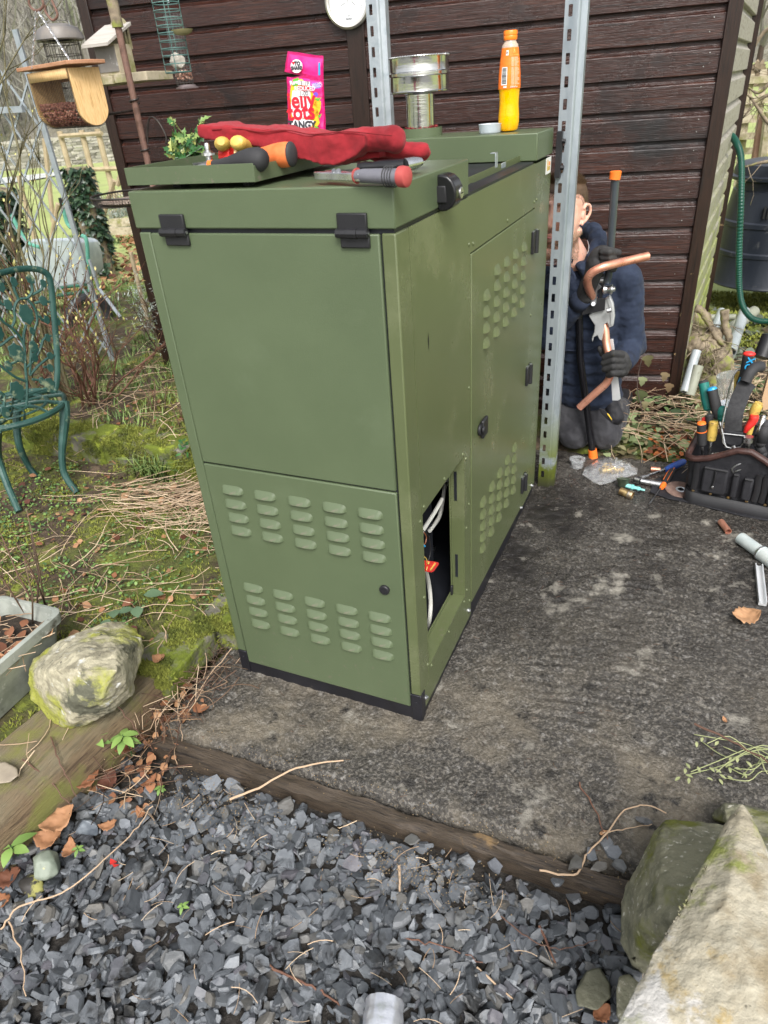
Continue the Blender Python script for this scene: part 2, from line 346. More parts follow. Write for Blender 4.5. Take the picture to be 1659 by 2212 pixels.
# ================================================================== SETTING
def nz3(x, y, z=0, s=1.0, o=4):
    return noise.fractal(Vector((x*s, y*s, z*s)), 1.0, 2.0, o)
def sst(t): t = max(0., min(1., t)); return t*t*(3-2*t)
def edge_x(y): return float(np.interp(y, [-1.5,-.75,-.5,-.25,.05,.35,.7], [-.86,-.80,-.765,-.74,-.71,-.63,-.60]))
def ground_h(x, y):
    h = -.085
    if x < .3:
        s = sst((edge_x(min(y,.7))-.03 - x)/.07); h += .165*s
        k = sst((y-.93-.02*math.sin(x*5))/.05)*sst((-.98-x)/.2); h += .115*k
        if y > 2.4: h -= .12*sst((y-2.4)/1.2)
    if y > 1.70 and x > -.75: h += .06*sst((y-1.72)/.1) + .05*sst((y-2.6)/1)
    n = nz3(x, y, 0, 3)*.022 + nz3(x, y, 5, 14)*.007
    return h + n*(.35 if (x > edge_x(min(y,.7)) and y < .2) else 1)
def grid(name, m, xs, ys, fn, kind='structure', ang=180):
    b = MB(); nx, ny = len(xs), len(ys)
    b.V = [(x, y, fn(x, y)) for y in ys for x in xs]
    b.F = [(j*nx+i, j*nx+i+1, (j+1)*nx+i+1, (j+1)*nx+i) for j in range(ny-1) for i in range(nx-1)]; b.R = [0]*len(b.F)
    return b.build(name, m, ang=ang, kind=kind)
M['garden'] = mat('garden_soil', [(.03,.021,.013),(.075,.052,.032),(.045,.032,.02),(.12,.085,.055)], rough=.9, scale=9, detail=10, bump=.012, bscale=45,
    over=[((.09,.115,.018), 2.3,.47,.60,.95), ((.17,.20,.03), 7,.55,.66,.95), ((.22,.15,.09), 16,.60,.70,.9)])
grid('soil', M['garden'], np.arange(-4.6, 2.6, .03), np.arange(-1.5, 4.2, .03), ground_h)
def field_h(x, y):
    d = math.hypot(x, y+1); h = -.16
    if d > 40: h += (min(d,75)-40)*.012
    if d > 75: h += (d-75)*.02
    return h + nz3(x, y, 0, .15)*.05*min(1, d/8)
def polar(name, m, rs, ts, fn, kind='structure'):
    b = MB(); n = len(ts)
    for r in rs:
        for t in ts:
            x = .5+r*math.sin(t); y = -1.2+r*math.cos(t); b.V.append((x, y, fn(x, y, r, t)))
    b.F = [(j*n+i, j*n+i+1, (j+1)*n+i+1, (j+1)*n+i) for j in range(len(rs)-1) for i in range(n-1)]; b.R = [0]*len(b.F)
    return b.build(name, m, ang=180, kind=kind)
TS = [rad(a) for a in np.arange(-95, 50, 1.0)]
polar('unseen_grey_ground', mat('unseen_grey_gravel', [(.10,.10,.10),(.2,.2,.195)], rough=.9, scale=30, bump=.01, bscale=30), [0,.5,2,5,10,20,40], [rad(a) for a in np.arange(100, 261, 4)], lambda x,y,r,t: -.10)  # added unseen behind the camera to grey the flue reflections and bounce
polar('field', M['lawn'], [0,1,2,3,4,5,6,8,10,13,17,22,28,35,45,55,65,80,95,110,140,200,400], [rad(a) for a in np.arange(-180, 181, 3)], lambda x,y,r,t: field_h(x,y))
M['hill'] = mat('wooded_hillside', [(.12,.11,.085),(.20,.185,.15),(.15,.14,.10),(.26,.25,.20)], rough=1, scale=.25, detail=10, bump=1.2, bscale=.6, over=[((.13,.15,.07), .05,.52,.62)])  # muted colours stand in for slight distance haze
def hill_h(x, y, r, t):
    left = sst((-rad(8)-t)/rad(14)); r0 = 52*left + 120*(1-left)
    return -1.5 + max(0, r-r0)*(.42*left+.2*(1-left)) + nz3(x, y, 0, .05)*2.5 + nz3(x,y,2,.3)*.7
polar('hillside', M['hill'], np.concatenate([np.arange(50, 130, 2.5), np.arange(130, 330, 12)]), TS, hill_h)
# bare wood on the hill
b = MB()
for i in range(520):
    t = rad(random.uniform(-62, -12)); r = random.uniform(54, 100)
    x = .5+r*math.sin(t); y = -1.2+r*math.cos(t); z = hill_h(x, y, r, t); h = random.uniform(5, 9)
    b.r = random.random(); b.tube([(x,y,z-.5),(x+random.uniform(-.3,.3),y,z+h*.5),(x+random.uniform(-.6,.6),y,z+h)], [.11,.07,.02], n=3, caps=False)
    for k in range(9):
        zz = z+h*random.uniform(.3,.9); a = random.uniform(0,6.28); l = random.uniform(.8,2.4)
        b.tube([(x,y,zz),(x+math.cos(a)*l*.6,y+math.sin(a)*l*.6,zz+l*.5),(x+math.cos(a)*l,y+math.sin(a)*l,zz+l*1.1)], [.045,.03,.012], n=3, caps=False)
b.build('woodland', mat('bare_far_trees', [(.15,.14,.12)], rough=1, rnd=[(.12,.11,.095),(.20,.19,.165),(.28,.27,.235)]), label='grey bare woodland covering the hillside behind the garden', cat='woodland', kind='stuff')
# far trees standing in the right-hand field
def branchy(b, p, d, L, r, depth, spread=.6, n=5, kids=3, up=.15, buds=None):
    p = Vector(p); d = Vector(d).normalized(); pts = [p]; q = p
    for i in range(3):
        d = (d + Vector((random.gauss(0,.13), random.gauss(0,.13), random.gauss(0,.10)+up*.3))).normalized(); q = q + d*L/3; pts.append(q)
    b.tube(pts, [r, r*.88, r*.75, r*.55], n=n, caps=depth == 0)
    if depth == 0:
        if buds is not None: buds.append((q, d))
        return
    for k in range(kids):
        j = random.choice([1,2,3]) if k else 3
        a = perp(d); t = random.uniform(0, 6.28)
        nd = (d + (a[0]*math.cos(t)+a[1]*math.sin(t))*spread*random.uniform(.5,1.3)).normalized()
        branchy(b, pts[j], nd, L*random.uniform(.55,.8), r*(.55 if k else .6), depth-1, spread, max(3, n-1), kids, up, buds)
def far_tree(x, y, h, label):
    t = thing('bare_tree', label, 'tree', (x, y, field_h(x,y)), group='bare trees in the far fields')
    b = MB(); b.cyl((x,y,field_h(x,y)-.3),(x,y,field_h(x,y)+h*.3), h*.035, h*.025, 8); b.build('trunk', M['twig'], t)
    b = MB()
    for k in range(4): b.r = .8; branchy(b, (x,y,field_h(x,y)+h*.28), (random.uniform(-.5,.5),random.uniform(-.5,.5),1), h*.35, h*.02, 4, .7, 4, 3)
    b.build('crown', mat('far_tree_crown', [(.16,.15,.13)], rough=1), t)
p = U(1640, 130, y=70); far_tree(p.x, p.y, 8, 'bare winter tree in the far field right of the shed')

# slab -------------------------------------------------------------
M['slab'] = mat('wet_dark_concrete', [(.014,.013,.012),(.064,.058,.050),(.034,.031,.027),(.155,.141,.120),(.090,.082,.070)], rough=.32, scale=110, detail=12, bump=.0065, bscale=120, rvar=.2, lo=.36, hi=.66,
    over=[((.20,.19,.175), 60,.57,.66,.5), ((.20,.17,.125), 3.2,.46,.66,.75,(-.30,.70),1), ((.016,.014,.013), 2.3,.42,.62,.14,(.75,.15),1), ((.022,.020,.018), 13,.58,.68,.14), ((.22,.205,.175), 7,.58,.66,.5)])
def front_y(x): return -.288 + .048*(x+.64)/1.22
def slab_z(x, y, fy): 
    e = sst((y-fy)/.02); rb = sst((x-.18)/.15)*sst((y-.0)/.15)*sst((1.25-y)/.2)
    return -.03*(1-e) + e*(math.sin((y+.03*math.sin(x*9)+nz3(x,y,2,5)*.02)*6.283/.036)*.0030*rb*(.5+nz3(x,y,6,8)) + nz3(x,y,0,7)*.005 + nz3(x,y,3,40)*.0042 + nz3(x,y,8,110)*.0028)
xs = np.arange(-.70, 1.7, .0075); b = MB(); ys = np.concatenate([[0, .006], np.arange(.014, 2.02, .0075)])
for y0 in ys:
    for x in xs:
        fy = front_y(x)+nz3(x,0,0,9)*.006; y = fy+y0; b.V.append((x+ (nz3(0,y,0,9)*.01 if x < -.69 else 0), y, slab_z(x,y,fy)))
nx = len(xs); ny = len(ys)
b.F = [(j*nx+i, j*nx+i+1, (j+1)*nx+i+1, (j+1)*nx+i) for j in range(ny-1) for i in range(nx-1)]
b.R = [0]*len(b.F)
base = len(b.V); rim = [i for i in range(nx)] + [j*nx+nx-1 for j in range(1,ny)] + [(ny-1)*nx+i for i in range(nx-2,-1,-1)] + [j*nx for j in range(ny-2,0,-1)]
b.V += [(b.V[i][0], b.V[i][1], -.12) for i in rim]; k = len(rim)
b.F += [(rim[(i+1)%k], rim[i], base+i, base+(i+1)%k) for i in range(k)]; b.R += [0]*k
b.build('concrete_slab', M['slab'], ang=180, kind='structure')

# timber edging ---------------------------------------------------
def plank(name, m, p0, p1, w, h, label, cat, wob=.004, n=40, group=None, build=True):
    p0 = Vector(p0); p1 = Vector(p1); d = (p1-p0).normalized(); a = Vector((-d.y, d.x, 0)).normalized(); b = MB()
    prof = [(-.5,-1),(-.5,-.15),(-.46,0),(-.2,0),(0,0),(.2,0),(.46,0),(.5,-.15),(.5,-1)]
    for i in range(n+1):
        c = p0.lerp(p1, i/n)
        for j, (u, v) in enumerate(prof):
            w0 = nz3(i*.35, j*1.7, w*50, 1)*wob*(1 if v > -1 else 0)
            q = c + a*(u*w + w0) + Vector((0,0,v*h + nz3(i*.3, j*3.1, 7, 1)*wob*(1 if v > -1 else 0))); b.V.append(tuple(q))
    K = len(prof)
    b.F = [(i*K+j, i*K+j+1, (i+1)*K+j+1, (i+1)*K+j) for i in range(n) for j in range(K-1)] + [tuple(range(K-1,-1,-1)), tuple(n*K+j for j in range(K))]
    b.R = [0]*len(b.F)
    o = b.build(name, m, ang=50); tag(o, label, cat, group); return o
plank('timber_edging', M['edgewood'], (-.69,-.315,-.004), (.60,-.285,-.008), .044, .09, 'long wet rotting timber edging between slate chips and concrete slab', 'edging board', .006, 70)
s1 = plank('railway_sleeper', M['oldwood'], (-.985,-1.35,.088), (-.865,-.18,.092), .235, .17, 'wide weathered brown sleeper holding back the raised bed at left', 'sleeper', .006, 50)
# mossy slabs bounding the bed further back
def rock(name, pts, m, label, cat, sub=4, amp=.02, sc=6, group=None, amp2=None, parent=None, seed=0, ang=180, sm=2):
    bm = bmesh.new()
    for p in pts: bm.verts.new(p)
    r = bmesh.ops.convex_hull(bm, input=bm.verts)
    bmesh.ops.delete(bm, geom=list({e for e in r['geom_interior']+r['geom_unused'] if isinstance(e, bmesh.types.BMVert)}), context='VERTS')
    bmesh.ops.triangulate(bm, faces=bm.faces)
    bb = [max(v.co[i] for v in bm.verts)-min(v.co[i] for v in bm.verts) for i in range(3)]; tgt = max(bb)/sub
    for it in range(9):
        es = [e for e in bm.edges if e.calc_length() > tgt]
        if not es: break
        bmesh.ops.subdivide_edges(bm, edges=es, cuts=1); bmesh.ops.triangulate(bm, faces=[f for f in bm.faces if len(f.verts) > 3])
    for _ in range(sm): bmesh.ops.smooth_vert(bm, verts=bm.verts, factor=.5, use_axis_x=True, use_axis_y=True, use_axis_z=True)
    bm.normal_update()
    off = []
    for v in bm.verts:
        c = v.co + Vector((seed*3.1,)*3)
        n1 = noise.fractal(c*sc, .8, 2.1, 6); n2 = noise.voronoi(c*sc*.8)[0]; n3 = noise.cell(c*sc*1.1)
        off.append(v.normal*(n1*amp*.6 + (min(.5,n2[1]-n2[0])-.25)*amp*.8 + noise.fractal(c*sc*4,.8,2.1,4)*amp*.30))
    for v, o_ in zip(bm.verts, off): v.co += o_
    b = MB(); b.V = [tuple(v.co) for v in bm.verts]; b.F = [tuple(q.index for q in f.verts) for f in bm.faces]; b.R = [0]*len(b.F)
    bm.free(); return b.build(name, m, parent, ang=ang, label=label, cat=cat, group=group)
def boxpts(c, s, j=.25, seed=0):
    r = random.Random(seed); return [(c[0]+sx*s[0]/2*(1-j*r.random()), c[1]+sy*s[1]/2*(1-j*r.random()), c[2]+sz*s[2]/2*(1-j*r.random())) for sx in (-1,1) for sy in (-1,1) for sz in (-1,1)]
M['stone_mossy'] = mat('mossy_flat_stone', [(.10,.095,.075),(.17,.16,.125),(.075,.07,.055)], rough=.85, scale=8, detail=10, bump=.006, bscale=50,
    over=[((.11,.14,.015), 6,.42,.52,.95), ((.22,.26,.03), 16,.54,.62,.95), ((.02,.016,.012), 4,.60,.7,.9)])
M['lime'] = mat('lichen_covered_limestone', [(.22,.20,.14),(.42,.385,.275),(.29,.265,.185),(.46,.43,.32)], rough=.9, scale=10, detail=12, bump=.007, bscale=34,
    over=[((.30,.31,.06), 4.5,.47,.57,.9), ((.10,.10,.07), 7,.56,.63,.85), ((.62,.62,.58), 14,.62,.68,.9), ((.05,.05,.04), 30,.63,.7,.9)])
for i, (c, s, sd_) in enumerate([((-.80,-.07,.045),(.17,.26,.10),1), ((-.74,.20,.04),(.16,.28,.11),2)]):
    rock('edging_stone', boxpts(c, s, .12, sd_), M['stone_mossy'], ['flat mossy edging stone beside the pale boulder','flat mossy edging stone nearest the green cabinet'][i], 'edging stone', 22, .006, 14, 'mossy edging stones')
# kerb at the back left
for i in range(5):
    x0 = -3.35+i*.48; c = (x0+.2, .98+.02*math.sin(i*2)-.04*(i > 3), .115)
    rock('kerb_stone', boxpts(c, (.5,.17,.20), .08, 10+i), M['stone_mossy'], ['mossy kerb stone furthest left behind the chair','second mossy kerb stone from the left','mossy kerb stone behind the right chair legs','mossy kerb stone behind the clump of grass blades','dark broken mossy kerb stone ending beside the green cabinet'][i], 'kerb stone', 26, .012, 9, 'mossy kerb stones edging the back bed')

# slate chips ------------------------------------------------------
M['gravelbed'] = mat('dark_wet_grit', [(.012,.010,.008),(.03,.026,.022)], rough=.7, scale=60, bump=.006, bscale=120)
grid('gravel_bed', M['gravelbed'], np.arange(-1.05, 1.15, .05), np.arange(-1.3, -.29, .05), lambda x,y: -.056+nz3(x,y,0,4)*.008 if x > edge_x(y)-.03 else -.2)
b = MB()
def chip(cx, cy, cz, sz, tilt, rr):
    n = rr.choice([5,6,7,8,9]); a0 = rr.uniform(0, 6.28); el = rr.uniform(.42,.95); th = sz*rr.uniform(.08,.30)
    ring = []
    for i in range(n):
        t = a0 + (i+rr.uniform(-.3,.3))*2*math.pi/n; r = sz*rr.uniform(.68,1.12); ring.append((r*math.cos(t), r*math.sin(t)*el))
    Q = Euler((rr.gauss(0,tilt), rr.gauss(0,tilt), rr.uniform(0,6.28))).to_matrix(); o = Vector((cx,cy,cz)); k = rr.uniform(.86,.99)
    dx = rr.uniform(-.1,.1)*sz; dy = rr.uniform(-.1,.1)*sz
    lo = [(x*.93, y*.93, -th) for x, y in ring]; md = [(x, y, rr.uniform(-.35,.1)*th) for x, y in ring]
    hi = [(x*k+dx, y*k+dy, th*rr.uniform(.8,1.1)) for x, y in ring]; tp = [(dx*2, dy*2, th*rr.uniform(.95,1.35))]
    vs = [o + Q @ Vector(v) for v in lo+md+hi+tp]; b.r = rr.random()**1.1
    fs = [tuple(range(n-1,-1,-1))]
    for i in range(n):
        j = (i+1) % n; fs += [(i,j,n+j,n+i), (n+i,n+j,2*n+j,2*n+i), (2*n+i,2*n+j,3*n)]
    b.add(vs, fs)
rr = random.Random(3)
for layer, (cnt, z0) in enumerate([(3000,-.066),(4200,-.053),(4200,-.042)]):
    for i in range(cnt):
        x = rr.uniform(-1.02, 1.0); y = rr.uniform(-1.22, -.30)
        if x < edge_x(y)-.02: continue
        if x < -.55 and y > -.48 and rr.random() < .55+layer*.25: continue
        if y > -.345 and x > -.7 and rr.random() < .9: continue
        chip(x, y, z0+rr.uniform(-.006,.008)+nz3(x,y,0,4)*.012, .5*rr.choice([.015,.021,.026,.032,.037,.043,.049,.058]), [.28,.42,.50][layer] if rr.random() < .85 else 1.1, rr)
for (x, y) in [(.44,-.315),(.47,-.27),(.50,-.235),(.52,-.26),(.545,-.215),(.53,-.20),(.56,-.24),(.30,-.33),(.60,-.11),(-.1,-.345),(.1,-.338)]:
    chip(x, y, .008 if y > -.29 else -.01, .5*rr.uniform(.034,.05), .2, rr)
b.build('slate_chippings', M['slate'], ang=1, label='loose blue grey slate chippings covering the ground in front of the slab', cat='gravel', kind='stuff')

# moss -------------------------------------------------------------
def surf(x, y): return ground_h(x, y)
def tufts(name, area, n, mk, hgt, m, label, cat, blades=4, zf=surf, wid=.25, lean=.9):
    b = MB(); made = 0
    (x0,x1,y0,y1) = area
    for i in range(n):
        x = random.uniform(x0,x1); y = random.uniform(y0,y1)
        k = mk(x, y)
        if k <= 0 or random.random() > k: continue
        z = zf(x, y); b.r = min(1, max(0, .5+nz3(x,y,4,6)*.5+random.uniform(-.25,.25)))
        for j in range(blades):
            a = random.uniform(0,6.28); h = hgt*random.uniform(.5,1.2); l = lean*h
            p = Vector((x+random.uniform(-1,1)*hgt*.6, y+random.uniform(-1,1)*hgt*.6, z-.002)); dx, dy = math.cos(a), math.sin(a); w = h*wid
            b.add([p+Vector((-dy*w,dx*w,0)), p+Vector((dy*w,-dx*w,0)), p+Vector((dx*l,dy*l,h))], [(0,1,2)])
    return b.build(name, m, ang=180, label=label, cat=cat, kind='stuff')
def leftmask(x, y):
    if x > edge_x(min(y,.7))-.05: return 0
    if y < .90: return 1.0 if nz3(x,y,0,3.2) > .02 else .12
    return .75 if nz3(x,y,9,2.5) > .12 else .06
tufts('moss', (-2.6,-.6,-1.2,2.0), 62000, leftmask, .0095, M['moss'], 'yellow green moss spreading over the left garden path and bed', 'moss', 4, wid=.3)
from mathutils.bvhtree import BVHTree
b = MB()
for o_ in [o for o in scene.objects if o.name.startswith(('edging_stone','kerb_stone'))]:
    me_ = o_.data; T_ = BVHTree.FromPolygons([v.co for v in me_.vertices], [tuple(p.vertices) for p in me_.polygons])
    bb = [[min(v.co[i] for v in me_.vertices), max(v.co[i] for v in me_.vertices)] for i in range(3)]
    for i in range(5200):
        x = random.uniform(*bb[0]); y = random.uniform(*bb[1]); z = random.uniform(.07, bb[2][1])
        hit = T_.ray_cast(Vector((x,y,1)), Vector((0,0,-1))) if random.random() < .55 else T_.ray_cast(Vector((x,bb[1][0]-.5,z)), Vector((0,1,0)))
        if hit[0] is None or nz3(hit[0].x,hit[0].y,hit[0].z,8) < -.12: continue
        q, no = hit[0], hit[1]; b.r = min(1,max(0,.5+nz3(q.x,q.y,q.z,12)*.7+random.uniform(-.15,.15)))
        for j in range(4):
            d = (no+Vector((random.gauss(0,.7),random.gauss(0,.7),random.gauss(.2,.6)))).normalized(); h = random.uniform(.005,.013); w = perp(d)[0]*h*.28; p = q+Vector((random.gauss(0,.004),random.gauss(0,.004),random.gauss(0,.003)))-no*.001
            b.add([p-w, p+w, p+d*h], [(0,1,2)])
b.build('moss_cushions', M['moss'], ang=180, label='thick moss cushions growing on the kerb and edging stones', cat='moss', kind='stuff')
pass
tufts('grass', (-4.5,-1.2,1.0,4.0), 5200, lambda x,y: (1 if nz3(x,y,5,1.4) > .0 else .08), .05, M['grassblade'], 'short green grass behind the mossy kerb', 'grass', 4, wid=.08, lean=.7)
tufts('moss_mound', (.45,2.2,3.4,5.4), 9000, lambda x,y: (1 if nz3(x,y,5,1.4) > -.1 else .15), .028, M['moss'], 'bright moss growing over the ground below the black compost bin', 'moss', 4, zf=lambda x,y: (ground_h(x,y) if y < 4.15 and x < 2.5 else field_h(x,y)), wid=.3)
# dead stalks
def stalks(name, region, n, L, m, label, r=.0012, zf=surf, dirn=None, spread=3.14, lift=.02, cat='dead stalks', stick=.0):
    b = MB()
    for i in range(n):
        x, y = region(); a = random.gauss(dirn, spread) if dirn is not None else random.uniform(0, 6.28)
        l = L*random.uniform(.4,1.2); b.r = random.random(); pts = []; z0 = random.uniform(.004, lift); c = random.uniform(-.6,.6); t0 = random.uniform(-.1,.25)+stick
        for k in range(5):
            s = k/4*l; aa = a + c*k/4; px = x+math.cos(aa)*s; py = y+math.sin(aa)*s; pts.append((px, py, zf(px,py)+z0+s*t0*(1-.3*k/4)))
        b.tube(pts, r*random.uniform(.6,1.4), n=3, caps=False)
    return b.build(name, m, ang=180, label=label, cat=cat, kind='stuff')
def reg(cx, cy, sx, sy): return lambda: (min(random.gauss(cx, sx), edge_x(.3)-.12), random.gauss(cy, sy))
stalks('dead_stalks', reg(-1.32,.64,.24,.09), 240, .30, M['straw'], 'heap of pale dead flower stalks left of the green cabinet', .0016, dirn=.25, spread=.55, lift=.05)
stalks('dry_stems', reg(-1.25,.1,.35,.35), 190, .22, M['straw'], 'scattered dry stems lying over the mossy path', .0013, lift=.03)
stalks('dry_bracken', reg(-1.6,1.6,.6,.4), 420, .25, M['straw'], 'tangle of dry brown stems on the back bed', .0014, lift=.06, stick=.15)
def rgn(x0,x1,y0,y1): return lambda: (random.uniform(x0,x1), random.uniform(y0,y1))
stalks('fine_debris', rgn(-.66,1.1,-.27,1.7), 420, .018, M['twig'], 'tiny bits of twig and bark scattered on the wet slab', .0006, zf=lambda x,y: 0, lift=.002, cat='debris')
stalks('gravel_debris', rgn(-.78,.8,-.85,-.33), 110, .06, M['straw'], 'thin dry needles and stems on the slate chippings', .0008, zf=lambda x,y: -.032, lift=.01, cat='debris')
stalks('rooty_edge', rgn(-.76,-.62,-.45,.25), 150, .09, M['twig'], 'dark rooty debris between the bed edge and the slab', .0009, zf=lambda x,y: -.01 if y>-.25 else -.06, lift=.03, cat='debris')
def sandy():
    b = MB()
    for i in range(1500):
        a = random.random()
        if a < .45: x, y, z = random.gauss(.12,.10), random.gauss(-.40,.035), -.030
        elif a < .8: x, y, z = random.gauss(-.42,.10), random.gauss(-.42,.05), -.030
        else: x, y, z = random.uniform(-.65,.6), random.gauss(-.262,.02), .003
        if z < 0: z += random.uniform(0,.014)
        r = random.uniform(.0006,.0017); b.r = random.random(); b.ell((x,y,z), r, nu=5, nv=4)
    b.build('sawdust_crumbs', mat('sandy_crumbs', [(.22,.16,.09)], rough=.9, rnd=[(.14,.10,.06),(.30,.22,.12)]), label='sandy crumbs of rotted wood along the timber edging', cat='debris', kind='stuff')
sandy()
# litter on the right, beside the shed
def litter(name, area, n, m, label, cat, L=(.02,.05), z=0, zf=surf, shape='oval', tilt=.5):
    b = MB()
    for i in range(n):
        x, y = area(); a = random.uniform(0,6.28); l = random.uniform(*L); b.r = random.random()
        b.leaf((x,y,zf(x,y)+random.uniform(.002,.02)+z), (math.cos(a),math.sin(a),random.gauss(0,.25)), (random.gauss(0,tilt),random.gauss(0,tilt),1), l, l*.8, shape, random.uniform(-.2,.3), random.uniform(-.2,.6))
    return b.build(name, m, ang=180, label=label, cat=cat, kind='stuff')
litter('ivy_cuttings', rgn(.22,.95,1.80,2.75), 620, M['palelitter'], 'pale and green ivy cuttings heaped at the foot of the shed', 'leaf litter', (.03,.065), .01, lambda x,y: ground_h(x,y)+.06*sst((y-1.8)/.5), 'ivy', .7)
stalks('ivy_stems', rgn(.2,1.0,1.85,2.9), 300, .28, M['straw'], 'long bare ivy stems lying at the foot of the shed', .0016, zf=lambda x,y: ground_h(x,y)+.05, lift=.08)
litter('bark_litter', rgn(.42,.66,1.75,2.15), 160, mat('rotten_orange_bark', [(.3,.08,.02)], rough=.8, rnd=[(.13,.04,.02),(.42,.13,.03)]), 'rotten orange bark flakes left of the tool bag', 'bark', (.015,.04), .025, shape='lance')
litter('corner_leaves', rgn(-.80,-.60,-.52,-.12), 120, M['deadleaf'], 'brown leaf fragments packed into the corner between sleeper and slab', 'leaf litter', (.012,.04), .0, lambda x,y: max(-.05,min(0,-.05+(y+.45)*.2)))
stalks('corner_stems', rgn(-.82,-.60,-.50,.0), 110, .13, M['twig'], 'thin brown stems tangled at the left corner of the slab', .0012, zf=lambda x,y: -.04 if y<-.3 else 0.0, lift=.05, stick=.3)
stalks('corner_straw', rgn(-.82,-.60,-.50,.0), 60, .11, M['straw'], 'dry pale stems tangled at the left corner of the slab', .0011, zf=lambda x,y: -.04 if y<-.3 else 0.0, lift=.05, stick=.3)
def wreg():
    while True:
        x, y = random.uniform(-2.2,-.78), random.uniform(-.3,.85)
        if x < edge_x(y)-.06 and nz3(x,y,7,4) > -.02: return x, y
litter('weeds', wreg, 3000, M['leafgreen'], 'small round leaved green weeds among the moss on the left path', 'weeds', (.006,.016), .002, tilt=.35)
litter('small_leaves', rgn(-2.2,-.75,-.4,2.0), 520, M['deadleaf'], 'small brown dead leaves scattered over the left garden', 'leaf litter', (.015,.04))
litter('bed_leaves', rgn(-8,-2.6,3.4,9), 3000, M['deadleaf'], 'fallen brown leaves covering the far garden beds', 'leaf litter', (.05,.12), 0, lambda x,y: field_h(x,y)+.03)
litter('dark_stones', rgn(.55,2.2,2.3,4.2), 900, mat('damp_stones', [(.05,.06,.05)], rough=.5, rnd=[(.03,.035,.03),(.09,.11,.07),(.16,.18,.15)]), 'damp dark stones and leaves behind the tool bag', 'stones', (.03,.08), 0)
tufts('lawn_grass', (-9,-1.5,4.0,11), 9000, lambda x,y: 1 if (nz3(x,y,5,.5) > -.05) else 0, .09, M['grassblade'], 'green lawn grass beyond the garden trellis', 'grass', 4, zf=lambda x,y: field_h(x,y), wid=.1)

# ================================================================== BOILER CABINET
BO = thing('boiler_cabinet', 'tall olive green metal boiler cabinet with louvred doors standing on the wet slab', 'boiler', (-.3, .69, 0))
def P(name, b, m, parent=BO, **k): return b.build(name, m, parent, **k)
def box(name, a, c, m, parent=BO, bevel=.0022, **k): return P(name, MB().box(a, c), m, parent, bevel=bevel, **k)
box('base_plinth', (-.597,.003,-.006), (-.003,1.369,.088), M['blackmetal'], bevel=.004)
# corner posts, skins
b = MB(); b.box((-.6,0,.086), (-.571,.03,1.288)); P('corner_post', b, M['green'], bevel=.003)
b = MB(); b.box((-.029,0,.096), (0,.066,1.288)); P('corner_post', b, M['green2'], bevel=.003)
box('base_corner', (-.601,-.001,-.004), (-.570,.03,.0845), M['blackmetal']); box('base_corner', (-.030,-.001,-.004), (.001,.03,.0945), M['blackmetal'])
M['green_side'] = M['green2']
b = MB()
b.box((-.003,.066,.026), (0,.455,.147)); b.box((-.003,.066,.147), (0,.070,.640)); b.box((-.003,.396,.147), (0,.455,.640)); b.box((-.003,.066,.640), (0,.455,1.288))
b.box((-.003,.455,1.162), (0,1.372,1.288)); b.box((-.003,1.150,.03), (0,1.372,1.162))
b.box((-.003,.0301,.026), (0,.066,.096))
P('panel', b, M['green2'], label='olive side panel with open inspection hole')
b = MB(); b.box((-.6,.03,.086), (-.597,1.372,1.288)); b.box((-.597,1.369,.086), (-.003,1.372,1.288)); P('panel', b, M['green'])
# inner frame of the hole
b = MB(); b.box((-.045,.068,.142), (-.003,.398,.1465)); b.box((-.045,.068,.1465), (-.042,.398,.162)); b.box((-.040,.396,.147), (-.0031,.3985,.640)); b.box((-.043,.386,.147), (-.040,.3985,.640))
b.box((-.040,.0655,.147), (-.0031,.068,.640))
P('hole_frame', b, M['green2'], bevel=.0006)
b = MB(); b.box((-.030,.3945,.49), (-.022,.3959,.585)); b.box((-.030,.3945,.215), (-.022,.3959,.30)); P('frame_slot', b, M['darkin'])
b = MB(); x0,x1,y0,y1,z0,z1 = -.55,-.02,.02,1.33,.09,1.24
b.add([(x0,y0,z0),(x1,y0,z0),(x1,y1,z0),(x0,y1,z0),(x0,y0,z1),(x1,y0,z1),(x1,y1,z1),(x0,y1,z1)], [(0,1,2,3),(0,4,5,1),(3,2,6,7),(0,3,7,4)])
b.box((-.40,.1,.1),(-.28,.33,.9)); b.box((-.25,.30,.10),(-.22,.42,.36)); b.box((-.30,.05,.40),(-.10,.40,.405)); b.box((-.14,.385,.1),(-.10,.392,.62))
P('interior', b, M['darkin'])
b = MB(); b.cyl(U(967,1037,x=-.14), U(967,1037,x=-.13), .009, n=6); b.cyl(U(939,1186,x=-.2)+Vector((-.02,0,0)), U(939,1186,x=-.2), .012, n=6); b.cyl(U(946,1240,x=-.16)+Vector((-.02,0,0)), U(946,1240,x=-.16), .009, n=6)
P('inner_bolt', b, M['zinc'])
def spl(pts, n=8):
    pts = [Vector(p) for p in pts]; out = []
    q = [pts[0]*2-pts[1]] + pts + [pts[-1]*2-pts[-2]]
    for i in range(1, len(q)-2):
        for k in range(n):
            t = k/n; a,b_,c,d = q[i-1],q[i],q[i+1],q[i+2]
            out.append(.5*((2*b_) + (c-a)*t + (2*a-5*b_+4*c-d)*t*t + (3*b_-a-3*c+d)*t**3))
    out.append(pts[-1]); return out
def cable(pts, r, m, name='cable', x=None, parent=BO, **k):
    b = MB(); b.tube(spl([U(u,v,x=(x if len(q)==0 else q[0])) for (u,v,*q) in pts]), r, 8); return P(name, b, m, parent, **k)
cable([(918,1225,-.03),(926,1260),(930,1300),(928,1335),(922,1365,-.08)], .0062, M['whitecable'], x=-.05, label='thick white cable hanging from red connector')
cable([(972,1040),(961,1052),(956,1085),(948,1118),(928,1147)], .006, M['whitecable'], x=-.10, label='pale cable curving inside the hole')
